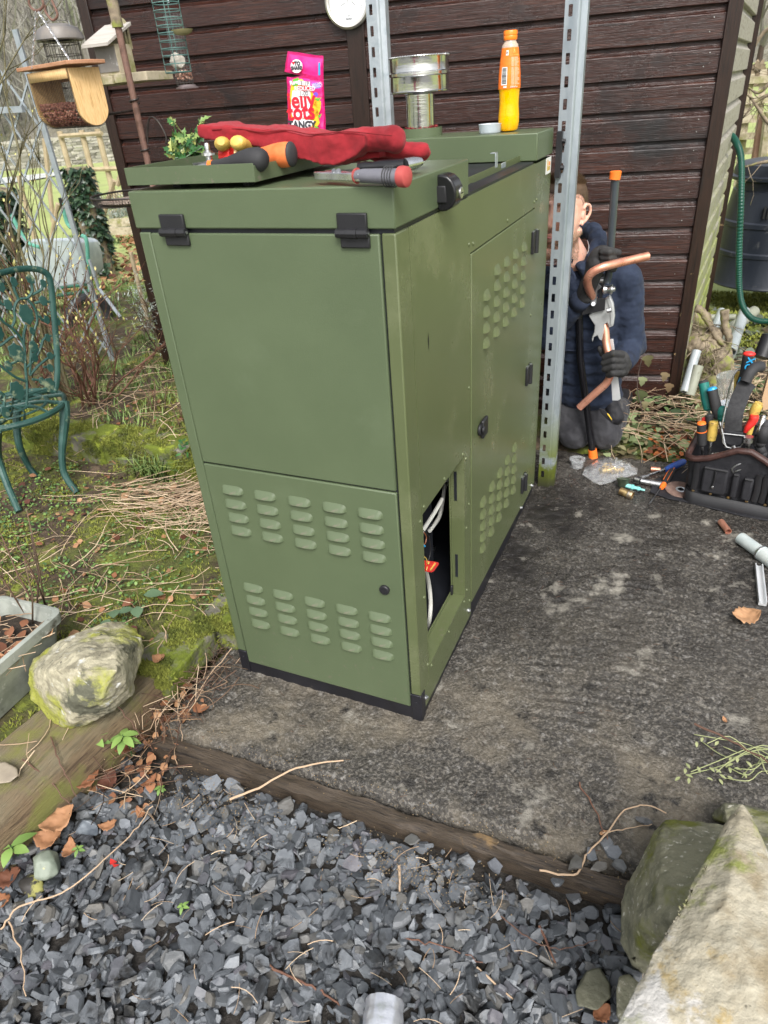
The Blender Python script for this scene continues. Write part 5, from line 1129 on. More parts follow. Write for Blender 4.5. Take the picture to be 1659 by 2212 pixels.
for (a,c,s,an) in [(208,515,78,.2),(128,825,80,.6),(135,1130,78,.3),(-30,660,75,.4),(268,780,50,.2),(108,255,40,.2),(242,235,42,.9),(345,268,34,.5),(62,440,45,.3),(345,408,42,.7),(372,560,34,.1),(462,575,30,.1),(380,705,32,.2),(275,862,38,.2),(400,850,34,.9),(403,948,34,.4),(335,1055,34,.3),(65,930,42,.3),(0,290,50,.3),(400,1090,62,.2),(40,1305,50,.2),(255,650,30,.2),(-60,980,60,.2),(-100,420,60,.5)]:
    castleaf(a,c,s,an).build('cast_leaf', M['cast'], t, bevel=.0015)
sc = Vector((-2.13,.655,.452)); sr = .212
b = MB(); b.tube([(sc.x+sr*math.cos(a),sc.y+sr*math.sin(a),sc.z-.01) for a in np.linspace(0,6.283,48,endpoint=False)], .014, 8, closed=True, up=(0,0,1), flat=.8); b.build('seat_rim', M['cast'], t)
b = MB()
for k in range(12):
    a = 2*math.pi*k/12; b.tube(spl([(sc.x,sc.y,sc.z),(sc.x+sr*.5*math.cos(a+.25),sc.y+sr*.5*math.sin(a+.25),sc.z+.002),(sc.x+sr*math.cos(a),sc.y+sr*math.sin(a),sc.z-.004)],5), .009, 6, flat=.4, up=(0,0,1))
for rr_ in (.07,.14): b.tube([(sc.x+rr_*math.cos(a),sc.y+rr_*math.sin(a),sc.z) for a in np.linspace(0,6.283,36,endpoint=False)], .009, 6, closed=True, flat=.5)
b.build('seat', M['cast'], t)
def leg(pts, rs): 
    b = MB(); p = spl(pts, 6); n = len(p); b.tube(p, [float(np.interp(i/(n-1), np.linspace(0,1,len(rs)), rs)) for i in range(n)], 10); return b.build('leg', M['cast'], t)
gz = lambda p: Vector((p.x,p.y,ground_h(p.x,p.y)-.005))
A = U(165,1062,z=.08); top = U(137,868,z=.445)
leg([top, U(140,905,z=.38), U(134,980,z=.24), U(140,1025,z=.15), Vector((A.x,A.y,.075))], [.026,.022,.015,.015,.014])
A = U(40,1103,z=.08); leg([Vector((-2.02,.47,.44)), U(-5,985,z=.28), U(15,1045,z=.17), Vector((A.x,A.y,.075))], [.022,.018,.015,.014])
A = U(80,1030,z=.08); leg([Vector((-2.27,.80,.44)), U(38,945,z=.28), U(58,1000,z=.15), Vector((A.x,A.y,.075))], [.02,.016,.014,.013])
leg([Vector((-2.3,.54,.44)), Vector((-2.34,.5,.25)), Vector((-2.4,.45,.07))], [.02,.015,.013])

# trellis ---------------------------------------------------------
t = thing('metal_trellis', 'grey galvanised lattice trellis panel leaning behind the green chair', 'trellis', (-2.8,1.9,.15))
b = MB(); b.bar((-2.79,1.9,.05),(-2.82,1.9,1.9),.034,.012,up=(0,1,0)); b.build('upright', M['galvc'], t)
b = MB(); b.bar((-3.85,1.9,.1),(-3.85,1.9,1.9),.034,.012,up=(0,1,0)); b.build('upright', M['galvc'], t)
A = U(47,388,y=1.9); B_ = U(182,571,y=1.9); C_ = U(133,401,y=1.9); D_ = U(73,571,y=1.9); m1 = (B_-A); m2 = (D_-C_)
k1 = m1.z/m1.x; k2 = m2.z/m2.x
for (kk, y) in ((k1,1.902),(k2,1.910)):
    for i in range(-14, 15):
        x0 = -3.3+i*.19; pts = []
        for X in (-3.85,-2.80):
            z = 1.0+kk*(X-x0); pts.append((X,z))
        for Zb in (.12,1.75):
            X = x0+(Zb-1.0)/kk; pts.append((X,Zb))
        q = [p for p in pts if -3.851 <= p[0] <= -2.799 and .119 <= p[1] <= 1.751]
        if len(q) >= 2:
            q.sort(); a, c = q[0], q[-1]
            if abs(a[0]-c[0])+abs(a[1]-c[1]) > .1: b = MB(); b.bar((a[0],y,a[1]),(c[0],y,c[1]),.011,.006,up=(0,1,0)); b.build('lattice_bar', M['galvc'], t)
b = MB(); b.bar((-3.85,1.9,1.2),(-3.3,1.9,1.62),.05,.02,up=(0,1,0)); b.bar((-3.9,1.88,1.58),(-2.9,1.88,1.56),.03,.02,up=(0,1,0)); b.build('brace', M['galvc'], t)
# wheelbarrow standing on its nose
M['tub'] = mat('pale_galvanised_tub', [(.40,.46,.50),(.56,.61,.64),(.46,.52,.56)], rough=.4, metal=.35, scale=5, over=[((.3,.18,.1), 14,.63,.7)])
t = thing('wheelbarrow', 'grey galvanised wheelbarrow with green frame standing on end behind the trellis', 'wheelbarrow', (-4.1,2.9,0))
def Z7(a, c, y): return U(a/2.07375*.54004, (700+c/2.07375)*.54004, y=y)
y = 2.75; pr = [(170,760),(175,600),(260,530),(560,520),(640,540),(700,700),(725,905),(470,945),(250,1000)]
b = MB(); P1 = [Z7(a,c,y) for a,c in pr]; cc = sum(P1, Vector())/len(P1); P2 = [cc+(p-cc)*.72+Vector((0,.28,0)) for p in P1]; n = len(pr)
b.add(P1+P2, [(i,(i+1)%n,n+(i+1)%n,n+i) for i in range(n)]+[tuple(range(n-1,-1,-1))]); b.build('tub', M['tub'], t, bevel=.02, seg=3)
b = MB(); b.tube([Z7(465,940,y-.02),Z7(725,910,y-.02)], .010, 8); b.tube([Z7(480,1000,y),Z7(740,960,y)], .014, 8); b.build('cross_tube', mat('green_barrow_paint',[(.03,.14,.09)],rough=.4), t)
gp = mat('teal_frame_paint',[(.10,.32,.24),(.14,.4,.3)],rough=.45,scale=20)
for (pts) in ([(680,500),(720,560),(740,900),(760,1000),(800,1180)],[(520,230),(550,380),(590,440)],[(90,320),(150,440),(230,560),(330,600)],[(240,1300),(330,1240),(420,1130)]):
    b = MB(); b.tube(spl([Z7(a,c,y-.05) for a,c in pts],5), .014, 8); b.build('frame_tube', gp, t)
for (p, q) in (((505,190),(525,280)),((60,240),(90,330))):
    b = MB(); b.tube([Z7(*p,y-.05),Z7(*q,y-.05)], .018, 10); b.build('hand_grip', M['plastic'], t)
c = Z7(745,1190,2.6); b = MB(); b.tube([c+Vector((.04*math.cos(a),0,.15*math.sin(a)))+Vector((0,.15*math.cos(a),0)) for a in np.linspace(0,6.283,28,endpoint=False)], .035, 10, closed=True); b.build('wheel', M['rubber'], t)
b = MB(); b.tube([Z7(740,700,y-.1),Z7(820,940,y-.1),Z7(1000,1180,y-.2)], .012, 8); b.build('axle_strut', M['galvc'], t)
# ivy clad post and stump
def ivy_post(p0, p1, r, n, label, nm='ivy_clad_post'):
    t = thing(nm, label, 'ivy clad post', p0, group='ivy clad posts')
    b = MB(); b.tube([p0-Vector((0,0,.2)), p0.lerp(p1,.5), p1], [r,r*.92,r*.8], 14); b.build('trunk', M['bark'], t)
    b = MB()
    for i in range(n):
        s = random.random(); a = random.uniform(0,6.28); 
        if nz3(math.cos(a)*.5, s*2, math.sin(a)*.5, 2.4) < -.22: continue
        q = p0.lerp(p1, s)+Vector((math.cos(a),math.sin(a),0))*(r*(1-.2*s)+random.uniform(-.01,.035)); b.r = random.random()**1.5
        b.leaf(q, (math.cos(a)*.7+random.gauss(0,.4),math.sin(a)*.7+random.gauss(0,.4),random.uniform(-.9,.1)), (math.cos(a),math.sin(a),.4), random.uniform(.04,.08), random.uniform(.04,.07), 'ivy', .15, .2)
    b.build('ivy_leaves', M['ivy'], t, ang=180); return t
ivy_post(U(222,590,z=-.1), U(165,362,y=U(222,590,z=-.1).y), .15, 1900, 'ivy clad trunk standing in the garden right of the wheelbarrow')
ivy_post(U(35,700,z=-.05), U(-15,410,y=U(35,700,z=-.05).y), .17, 1900, 'darker ivy clad trunk at the left edge of the garden')
# frame and fence beyond
t = thing('timber_plant_frame', 'rough pole and rail frame standing on the lawn before the stone wall', 'timber frame', U(190,365,y=9.5))
M['farwood'] = mat('grey_brown_poles', [(.30,.24,.15),(.42,.34,.22)], rough=.8, scale=8)
for (a, c, e, g) in [(133,290,151,366),(177,288,198,368),(212,285,243,410)]:
    b = MB(); p, q = U(a,c,y=9.5), U(e,g,y=9.5); b.tube([Vector((q.x,9.5,p.z+.05)), Vector((q.x,9.5,-.25))], .05, 8); b.build('pole', M['farwood'], t)
for (a, c, e, g) in [(130,294,220,288),(140,368,256,364)]:
    b = MB(); b.tube([U(a,c,y=9.45),U(e,g,y=9.45)], .04, 6); b.build('rail', M['farwood'], t)
for k, (a, c, e, g, lb) in enumerate([(40,380,75,520,'second leaning brown pole from the left'),(96,300,115,480,'tall brown pole just left of the ivy trunk'),(246,390,222,470,'pale pole leaning left against the wooden frame'),(268,350,254,400,'dark stake leaning beside the shed corner'),(125,440,108,530,'short pale stake behind the wheelbarrow'),(282,545,318,690,'brown stake standing in the grey leaved shrub')]):
    yy = 6.0 if k < 5 else 2.4; t = thing('garden_stake', lb, 'stake', U(e,g,y=yy), group='garden stakes'); b = MB(); b.tube([U(a,c,y=yy),U(e,g,y=yy)], .03 if k < 5 else .014, 7); b.build('stake_shaft', M['farwood'], t)
# raised bed boards in the far garden
for k, (a, c, e, g, w, lb) in enumerate([(240,418,310,414,.12,'far raised bed board nearest the lawn'),(238,466,310,446,.14,'raised bed board beside the grey leaved plants'),(235,482,318,476,.12,'lower raised bed board near the shed corner'),(230,500,320,497,.1,'lowest raised bed board before the shrub')]):
    p, q = U(a,c,z=.02), U(e,g,z=.02); b = MB(); b.bar(p+Vector((0,0,.0)), q, .06, w); b.build('bed_board', M['paleboard'], label=lb, cat='bed board', group='raised bed boards')
# dry stone wall
b = MB(); A = U(-60,372,z=-.1); B_ = U(255,344,z=-.1); B2 = B_ + (B_-A)*.5; L = (B2-A).length; d = (B2-A).normalized(); nn = Vector((-d.y,d.x,0)); t_w = .45
for layer in range(10):
    s = 0
    while s < L:
        w = random.uniform(.15,.5); h = .105; b.r = random.random(); c = A+d*(s+w/2)+Vector((0,0,layer*h-.05)); hw_ = t_w*(1-.03*layer)
        v = [c+d*(sx*w*.48)+nn*(sy*hw_*.5+random.uniform(-.03,.03))+Vector((0,0,sz*h*.46+random.uniform(-.012,.012))) for sx in (-1,1) for sy in (-1,1) for sz in (-1,1)]
        b.add(v, [(0,1,3,2),(4,6,7,5),(0,4,5,1),(2,3,7,6),(0,2,6,4),(1,5,7,3)]); s += w
b.build('dry_stone_wall', M['drystone'], label='long grey dry stone wall crossing the field at left', cat='stone wall', ang=20)
b = MB(); p = U(110,395,z=-.1); 
# stream-like pale path
b.add([tuple(U(u,v,z=-.12)) for u,v in [(-40,388),(60,378),(150,368),(150,374),(60,390),(-40,402)]], [(0,1,2,3,4,5)]); b.build('pale_path', mat('wet_pale_path', [(.42,.44,.42),(.55,.57,.55)], rough=.5, scale=2), kind='structure')

# bare shrubs -----------------------------------------------------
def shrub(name, label, base, stems, L, r, depth, m, spread=.5, group=None, budm=None, budsz=.006, n=6):
    t = thing(name, label, 'shrub', base, group=group); b = MB(); buds = []
    for d in stems: b.r = random.random(); branchy(b, Vector(base)+Vector((random.uniform(-.08,.08),random.uniform(-.08,.08),-.02)), d, L*random.uniform(.8,1.15), r*random.uniform(.7,1.1), depth, spread, n, 3, .3, buds)
    b.build('stems', m, t, ang=180)
    if budm is not None:
        b = MB()
        for q, d in buds: b.r = random.random(); b.leaf(q, d, (0,0,1), budsz*2.6, budsz*1.3, 'oval')
        b.build('buds', budm, t, ang=180, kind='stuff')
    return t
M['olivetwig'] = mat('olive_bare_stem', [(.10,.09,.045),(.16,.14,.07)], rough=.7, scale=30, over=[((.3,.3,.24), 40,.6,.7)])
M['redtwig'] = mat('red_brown_twig', [(.11,.05,.035),(.18,.09,.055)], rough=.65, scale=30)
M['buds'] = mat('yellow_green_buds', [(.5,.45,.12)], rough=.5, rnd=[(.30,.32,.08),(.62,.52,.2)])
random.seed(21)
shrub('bare_stemmed_shrub', 'tall olive stemmed bare shrub at the top left corner', (-2.55,1.25,.18), [(-.18,.1,1.3),(-.32,0,1.2),(-.02,.05,1.4),(-.5,.1,1),(-.1,-.2,1.3),(.08,.1,1.3),(-.3,-.2,1.1)], .75, .014, 3, M['olivetwig'], .42, 'bare shrubs', M['buds'])
shrub('bare_stemmed_shrub', 'low red twigged bare shrub with yellow buds behind the chair', (-2.42,1.32,.15), [(.6,-.1,.35),(.4,.1,.7),(.8,.1,.45),(-.3,0,.8),(.1,-.2,.9),(.5,-.3,.5),(-.6,.1,.6),(.8,-.2,.2),(.2,.2,.6),(-.1,.1,1)], .34, .009, 3, M['redtwig'], .55, 'bare shrubs', M['buds'], .008)
shrub('bare_stemmed_shrub', 'thin red twigged bare shrub at the left edge below the trellis', (-2.9,1.35,.15), [(.3,-.1,.8),(.6,0,.9),(-.2,0,1),(.8,-.1,.6),(.1,.1,1)], .40, .009, 3, M['redtwig'], .55, 'bare shrubs', M['buds'], .008)
for k, (u, v, hh, lb) in enumerate([(640,0,0,''),]): pass
# thin upright stems in the bed
def stemplant(x, y, n, h, label, group='thin leafless stems', m=None, sp=.06, z=None):
    b = MB()
    for i in range(n):
        a = random.uniform(0,6.28); zz = ground_h(x,y) if z is None else z; b.r = random.random()
        p = Vector((x+random.uniform(-sp,sp), y+random.uniform(-sp,sp), zz-.01)); q = p+Vector((math.cos(a)*.08*h/.3, math.sin(a)*.08*h/.3, h*random.uniform(.6,1.1)))
        b.tube([p, p.lerp(q,.5)+Vector((random.gauss(0,.008),0,0)), q], [.003,.0024,.0014], 5)
        for k in range(3):
            s = p.lerp(q, random.uniform(.4,.9)); b.tube([s, s+Vector((random.gauss(0,.03),random.gauss(0,.03),random.uniform(.01,.05)))], [.0014,.0008], 4)
    return b.build('leafless_plant', m or M['twig'], label=label, cat='plant', group=group, ang=180)
for (u, v, n, h, lb) in [(500,0,0,0,''),(430,900,9,.22,'clump of thin dark leafless stems left of the cabinet edge')]:
    pass
for (x, y, n, h, lb) in [(-1.32,1.10,14,.20,'leafless dark stems growing on the back bed nearest the cabinet'),(-1.62,1.18,10,.18,'thin leafless stems in the middle of the back bed'),(-1.45,1.5,12,.22,'leafless brown stems behind the bed at the lavender'),(-1.93,1.25,8,.15,'short leafless stems behind the right chair leg')]: stemplant(x, y, n, h, lb)
# grey-leaved shrub
t = thing('lavender_bush', 'grey green leaved woody shrub growing against the shed corner', 'shrub', (-2.25,2.15,.1)); b = MB(); buds = []
random.seed(5)
for i in range(34):
    a = random.uniform(0,6.28); b.r = random.random(); branchy(b, (-2.28+random.uniform(-.2,.2), 2.1+random.uniform(-.12,.12), .05), (math.cos(a)*.45,math.sin(a)*.4,1), .30, .006, 2, .5, 5, 3, .2, buds)
b.build('woody_stems', M['twig'], t, ang=180); b = MB()
for q, d in buds:
    for k in range(9): b.r = random.random(); b.leaf(q+Vector((random.gauss(0,.02),random.gauss(0,.02),random.gauss(0,.025))), (random.gauss(0,1),random.gauss(0,1),random.uniform(0,1)), (0,0,1), random.uniform(.02,.04), .006, 'lance')
b.build('foliage', M['sage'], t, ang=180)
t = thing('silver_bush', 'pale silvery low bush in the far bed beside the shed', 'shrub', U(285,470,z=0)); c = U(285,470,z=0); b = MB()
for i in range(1500):
    q = c+Vector((random.gauss(0,.35),random.gauss(0,.3),abs(random.gauss(.1,.14)))); b.r = random.random(); b.leaf(q, (random.gauss(0,1),random.gauss(0,1),random.uniform(0,1)), (0,0,1), random.uniform(.05,.1), .02, 'lance')
b.build('foliage', M['sage'], t, ang=180)
# holly sprig
t = thing('holly_plant', 'spiky variegated holly growing up behind the loose tray', 'holly', (-1.02,.62,.1)); b = MB(); hb = MB(); random.seed(11)
tips = [U(u,v,y=.62) for u,v in [(375,262),(430,255),(395,285),(380,300),(420,290),(437,318),(365,325),(398,330),(418,320),(385,340),(440,345)]]
hub = U(395,352,y=.62)
b.tube([(hub.x-.01,.63,.05),(hub.x,.62,.8),tuple(hub)], [.009,.007,.005], 7)
for tp in tips:
    mid = hub.lerp(tp,.5)+Vector((random.gauss(0,.01),random.gauss(0,.02),0)); b.tube([hub-Vector((0,0,.03)), mid, tp], [.003,.0022,.0015], 5)
    for k in range(8):
        s = random.uniform(.25,1.0); q = (hub.lerp(mid,s*2) if s < .5 else mid.lerp(tp,s*2-1)); hb.r = random.random()
        hb.leaf(q, (random.gauss(0,1),random.gauss(0,.6),random.gauss(.5,.6)), (random.gauss(0,.6),-1,random.gauss(.4,.5)), random.uniform(.03,.043), random.uniform(.015,.02), 'holly', .35, .3)
b.build('stem', M['leafgreen'], t); hb.build('leaves', M['holly'], t, ang=180)
t = thing('holly_seedling', 'tiny grey green holly sprig peeping out by the cabinet edge', 'holly', U(395,985,z=.2)); b = MB()
for k in range(12): b.r = random.uniform(0,.7); b.leaf(U(395+random.uniform(-12,12),965+random.uniform(-18,18),y=.86), (random.gauss(0,1),random.gauss(0,1),random.gauss(.3,.6)), (0,-.5,1), .03, .016, 'holly')
b.build('leaves', M['holly'], t, ang=180)
# grass clump in front of kerb
b = MB(); random.seed(4)
for i in range(70):
    a = random.uniform(0,6.28); b.r = random.random(); x, y = -1.62+random.gauss(0,.05), .845+random.gauss(0,.02); l = random.uniform(.06,.15)
    b.tube([(x,y,.08),(x+math.cos(a)*l*.3,y+math.sin(a)*l*.3-.01,.08+l*.7),(x+math.cos(a)*l*.9,y+math.sin(a)*l*.9-.03,.08+l*.75)], [.0035,.0028,.0006], 4, flat=.3)
b.build('grass_clump', M['grassblade'], label='clump of long green grass blades at the foot of the kerb', cat='grass clump', ang=180)

# ================================================================== PERSON
def ZP(a, c, y): return U((2100+a/2.765)*.54004, (650+c/2.765)*.54004, y=y)
def ZQ(a, c, y): return U((2100+a/2.765)*.54004, (1200+c/2.765)*.54004, y=y)
random.seed(31)
HY = 1.60; hc = U(1207,470,y=HY)
pe = thing('person', 'kneeling person in navy hooded top and grey work trousers bending a copper pipe', 'person', (.12,1.80,0))
hx = (ZP(640,520,HY)-ZP(330,560,HY)); hx = Vector((1,-.12,.0)).normalized(); hz = Vector((.06,.10,1)).normalized(); hyv = hz.cross(hx).normalized(); hx = hyv.cross(hz).normalized()
HM = Matrix((hx, hyv, hz)).transposed()          # columns: right (image), back, up
def HP(x, y, z): return hc + HM @ Vector((x, y, z))
b = MB()
b.ell(HP(0,.025,.055), (.089,.112,.100), HM, 28, 20)            # cranium
b.ell(HP(0,-.015,.0), (.085,.085,.110), HM, 28, 20)
b.ell(HP(0,-.015,-.055), (.081,.076,.075), HM, 24, 16)           # jaw
for s in (-1,1):
    b.cap(HP(s*.070,.02,-.045), HP(s*.030,-.072,-.122), .021, .021)
    b.ell(HP(s*.042,-.072,-.012), (.030,.022,.022), HM)          # cheekbone
    b.ell(HP(s*.036,-.080,.032), (.017,.012,.011), HM)           # closed lid
    b.cap(HP(s*.014,-.093,.052), HP(s*.054,-.080,.056), .009, .008) # brow ridge
b.ell(HP(0,-.078,-.125), (.026,.020,.020), HM)                   # chin
b.cap(HP(0,-.092,.040), HP(0,-.116,-.022), .009, .013)           # nose
for s in (-1,1): b.ell(HP(s*.012,-.104,-.026), (.010,.010,.008), HM)
b.ell(HP(0,-.094,-.058), (.026,.010,.0085), HM); b.ell(HP(0,-.092,-.073), (.022,.010,.0085), HM)
neck = U(1238,556,y=1.68); b.cap(HP(0,.04,-.06), neck, .056, .056); b.cap(neck, U(1245,600,y=1.76), .056, .06)
chest = U(1255,650,y=1.79); pel = U(1262,858,y=1.92); shl = U(1345,605,y=1.82); shr = U(1185,615,y=1.80)
elb = U(1362,742,y=1.86); wrl = U(1346,788,y=1.70); elr = U(1175,725,y=1.72); wrr = U(1262,640,y=1.63)
b.cap(chest, pel, .085, .08); b.cap(shr, shl, .055, .055); b.cap(shl, elb, .045, .038); b.cap(elb, wrl, .036, .026); b.cap(shr, elr, .045, .038); b.cap(elr, wrr, .036, .026)
kn1 = U(1238,962,y=1.80); kn1.z = .07; kn2 = U(1306,962,y=1.84); kn2.z = .07; hp1 = pel+Vector((-.08,0,-.02)); hp2 = pel+Vector((.075,0,-.02))
b.cap(hp1, kn1, .07, .045); b.cap(hp2, kn2, .07, .045); ft1 = kn1+Vector((-.05,.38,-.01)); ft2 = kn2+Vector((.02,.38,-.01)); b.cap(kn1, ft1, .05, .035); b.cap(kn2, ft2, .05, .035)
for s in (-1,1):                                                  # ears
    b.tube(spl([HP(s*.086,.012,-.018),HP(s*.096,.030,-.005),HP(s*.105,.040,.022),HP(s*.103,.032,.045),HP(s*.094,.016,.050),HP(s*.088,.006,.034)],5), .0062, 8); b.ell(HP(s*.089,.020,.014), (.0055,.016,.026), HM); b.ell(HP(s*.090,.010,-.016), (.006,.008,.009), HM)
body = b.build('body', M['skin'], pe, voxel=.0032, smooth=3)
dg = bpy.context.evaluated_depsgraph_get(); dg.update(); ev = body.evaluated_get(dg); me = ev.to_mesh()
vs = [(v.co + pe.location, v.normal.copy()) for v in me.vertices]; PF = [tuple(p.vertices) for p in me.polygons]; ev.to_mesh_clear()
def hairy(q): return q.z > .084-.07*sst((q.y+.03)/.09) and abs(q.y) < .16 and q.z < .2 and not (abs(q.x) > .088 and q.z < .055) and q.y > -.135+.0*q.z
iv = HM.transposed()
hair = MB(); beard = MB(); brow = MB(); hmap = {}
iv = HM.transposed()
for i, (co, no) in enumerate(vs):
    if hairy(iv @ (co-hc)): hmap[i] = len(hair.V); hair.V.append(tuple(co+no*.0022))
for f in PF:
    if all(i in hmap for i in f): hair.F.append(tuple(hmap[i] for i in f)); q = iv @ (vs[f[0]][0]-hc); hair.R.append(min(.8,max(.15,(q.z-.05)/.12*.45+random.uniform(.05,.3))))
for co, no in vs:
    q = iv @ (co-hc)
    if q.z < -.16 or abs(q.x) > .10 or abs(q.y) > .16 or q.z > .17: continue
    line = .085 + (.0 if q.y < -.03 else -.10*sst((q.y+.03)/.09)) 
    if q.z > line - .012 and not (abs(q.x) > .088 and q.z < .055):
        for k in range(2):
            L_ = .016 if q.z > .115 else .005; up = HM @ Vector((random.gauss(0,.3), -.45 if q.z > .11 else .1, .5 if q.z > .11 else -.55)); d = (no*(.75 if q.z > .115 else .35)+up).normalized()*L_*random.uniform(.6,1.3)
            p = co+Vector((random.gauss(0,.002),random.gauss(0,.002),0))-no*.001; w = perp(d)[0]*.0008; hair.r = min(1,max(0,(q.z-.06)/.09*.55+random.uniform(0,.45))); hair.add([p-w,p+w,p+d],[(0,1,2)])
    bl = q.z < -.040 and q.z > -.150 and q.y < .055 and not (abs(q.x) < .030 and -.082 < q.z < -.048)
    side = False
    cheek = q.z > -.062 and abs(q.x) < .058 and not (abs(q.x) < .032 and -.050 < q.z < -.036)
    if (bl and not cheek) or side or (abs(q.x) < .034 and -.050 < q.z < -.038 and q.y < -.08):
        if random.random() < .75:
            d = (no*.6+HM @ Vector((0,-.1,-.8))).normalized()*.0065*random.uniform(.6,1.3); w = perp(d)[0]*.0006; beard.r = .45+.55*random.random(); beard.add([co-w,co+w,co+d],[(0,1,2)])
    if .046 < q.z < .062 and .012 < abs(q.x) < .058 and q.y < -.06:
        for k in range(3):
            d = (no*.5+HM @ Vector((1 if q.x > 0 else -1,0,.1))).normalized()*.008; w = perp(d)[0]*.0006; brow.r = .2; brow.add([co-w,co+w,co+d],[(0,1,2)])
    if .018 < q.z < .024 and .020 < abs(q.x) < .052 and q.y < -.07:
        d = (no*.8+HM @ Vector((0,0,-.6))).normalized()*.006; w = perp(d)[0]*.0006; brow.r = .0; brow.add([co-w,co+w,co+d],[(0,1,2)])
M['strand'] = mat('brown_hair_strand', [(.2,.12,.07)], rough=.5, rnd=[(.03,.018,.012),(.11,.065,.035),(.26,.17,.10)])
hair.build('hair', M['strand'], pe, ang=180); beard.build('beard', M['strand'], pe, ang=180); brow.build('eyebrows', M['strand'], pe, ang=180)
b = MB(); b.tube(spl([HP(-.026,-.098,-.0655),HP(0,-.104,-.064),HP(.027,-.096,-.0655)],6), [.0015]+[.0038]*11+[.0015], 8, flat=.8); b.build('lips', mat('lips', [(.55,.2,.19)], rough=.4), pe)
# hooded top
b = MB()
b.ell(chest+Vector((0,.02,0)), (.175,.125,.17))
for s_i in range(9): b.ell(chest.lerp(pel+Vector((0,-.02,.04)), s_i/8), (.168-.008*math.sin(s_i/8*3.1),.128,.085))
b.ell(pel+Vector((0,-.01,.03)), (.172,.140,.055)); b.ell(U(1238,612,y=1.70), (.13,.085,.07))
b.cap(shr+Vector((.03,0,0)), shl+Vector((-.03,0,0)), .075, .075); b.ell(chest+Vector((-.02,-.06,.09)), (.12,.08,.09))
b.cap(shl, shl.lerp(elb,.5), .078, .074); b.cap(shl.lerp(elb,.5), elb, .074, .068); b.cap(elb, elb.lerp(wrl,.6), .066, .052); b.cap(elb.lerp(wrl,.6), wrl.lerp(elb,.12), .052, .038)
b.cap(shr, elr, .075, .062); b.cap(elr, elr.lerp(wrr,.6), .060, .050); b.cap(elr.lerp(wrr,.6), wrr.lerp(elr,.1), .050, .037)
top = b.build('hooded_top', M['navy'], pe, voxel=.0055, smooth=6, disp=[('CLOUDS', .09, .022), ('CLOUDS', .035, .010), ('MUSGRAVE' if False else 'CLOUDS', .015, .003)])
b = MB()                                                          # hood bundled round the neck
hoodpts = [ZP(450,1150,1.545),ZP(560,1160,1.55),ZP(670,1075,1.57),ZP(735,960,1.60),ZP(740,850,1.68),ZP(700,760,1.74),ZP(600,745,1.80),ZP(420,760,1.80),ZP(300,850,1.74),ZP(260,960,1.66),ZP(300,1090,1.60),ZP(380,1150,1.58)]
b.tube(spl(hoodpts+[hoodpts[0]],5), [.036+.005*math.sin(i*.9) for i in range(61)], 12, caps=False)
h2_ = [ZP(600,1220,1.62),ZP(740,1120,1.64),ZP(800,980,1.68),ZP(810,860,1.74),ZP(760,770,1.80),ZP(640,740,1.86)]
b.tube(spl(h2_,5), [.034+.004*math.sin(i*1.3) for i in range(26)], 12)
b.build('hood', M['navy'], pe, voxel=.0045, smooth=4, disp=[('CLOUDS', .02, .008), ('CLOUDS', .05, .010)])
b = MB(); b.tube(spl([ZP(470,1130,1.585),ZP(500,1220,1.57),ZP(460,1330,1.575)],5), .006, 6, flat=.5); b.tube(spl([ZP(480,1135,1.583),ZP(540,1230,1.57),ZP(560,1290,1.57)],5), .006, 6, flat=.5); b.build('drawstring', M['navy'], pe)
b = MB(); b.tube(spl([elb.lerp(wrl,.86)+Vector((.035*math.cos(a),.0,.035*math.sin(a)))*1.0 for a in np.linspace(0,6.283,10)],3), .006, 6)
b = MB(); wd = (wrl-elb).normalized(); b.cyl(wrl-wd*.045, wrl-wd*.0, .041, .036, 24, caps=False); b.build('cuff', mat('ribbed_navy_cuff', [(.012,.018,.035),(.018,.026,.05)], rough=.9, scale=10), pe, solid=.006)
b = MB(); wd = (wrr-elr).normalized(); b.cyl(wrr-wd*.05, wrr-wd*.0, .042, .038, 24, caps=False); b.build('cuff', bpy.data.materials['ribbed_navy_cuff'], pe, solid=.006)
b = MB(); b.tube(spl([ZQ(370,545,1.70),ZQ(480,556,1.70),ZQ(600,558,1.705),ZQ(720,545,1.70),ZQ(830,500,1.70)],5), .0022, 6); b.build('pocket_seam', bpy.data.materials['ribbed_navy_cuff'], pe)
b = MB(); pts = [HP(.074,-.01,-.120),HP(.070,.012,-.102),HP(.062,-.035,-.14)]; b.tube(spl([ZP(690,860,1.655),ZP(706,920,1.635),ZP(700,980,1.615),ZP(680,1020,1.60)],6), .0016, 6); b.build('neck_chain', M['zinc'], pe)
# trousers
b = MB(); b.ell(pel+Vector((0,.01,-.03)), (.155,.125,.09))
b.cap(hp1, hp1.lerp(kn1,.6), .100, .088); b.cap(hp1.lerp(kn1,.6), kn1+Vector((0,0,.01)), .088, .072); b.cap(hp2, hp2.lerp(kn2,.6), .098, .086); b.cap(hp2.lerp(kn2,.6), kn2+Vector((0,0,.01)), .086, .072)
b.cap(kn1, ft1, .07, .05); b.cap(kn2, ft2, .07, .05)
tr = b.build('trousers', M['greycloth'], pe, voxel=.006, smooth=5, disp=[('CLOUDS', .07, .024), ('CLOUDS', .03, .010)])
b = MB(); b.ell(ft1+Vector((0,.08,0)), (.05,.12,.05)); b.build('boot', M['plastic'], pe, ang=180); b = MB(); b.ell(ft2+Vector((0,.08,0)), (.05,.12,.05)); b.build('boot', M['plastic'], pe, ang=180)
b = MB(); pts = [ZQ(a,c,1.715) for a,c in [(820,1195),(860,1205),(960,1290),(975,1370),(900,1310),(840,1250)]]; b.add(pts, [tuple(range(6))]); b.build('pocket_flap', M['blackcloth'], pe, solid=.006, bevel=.001)
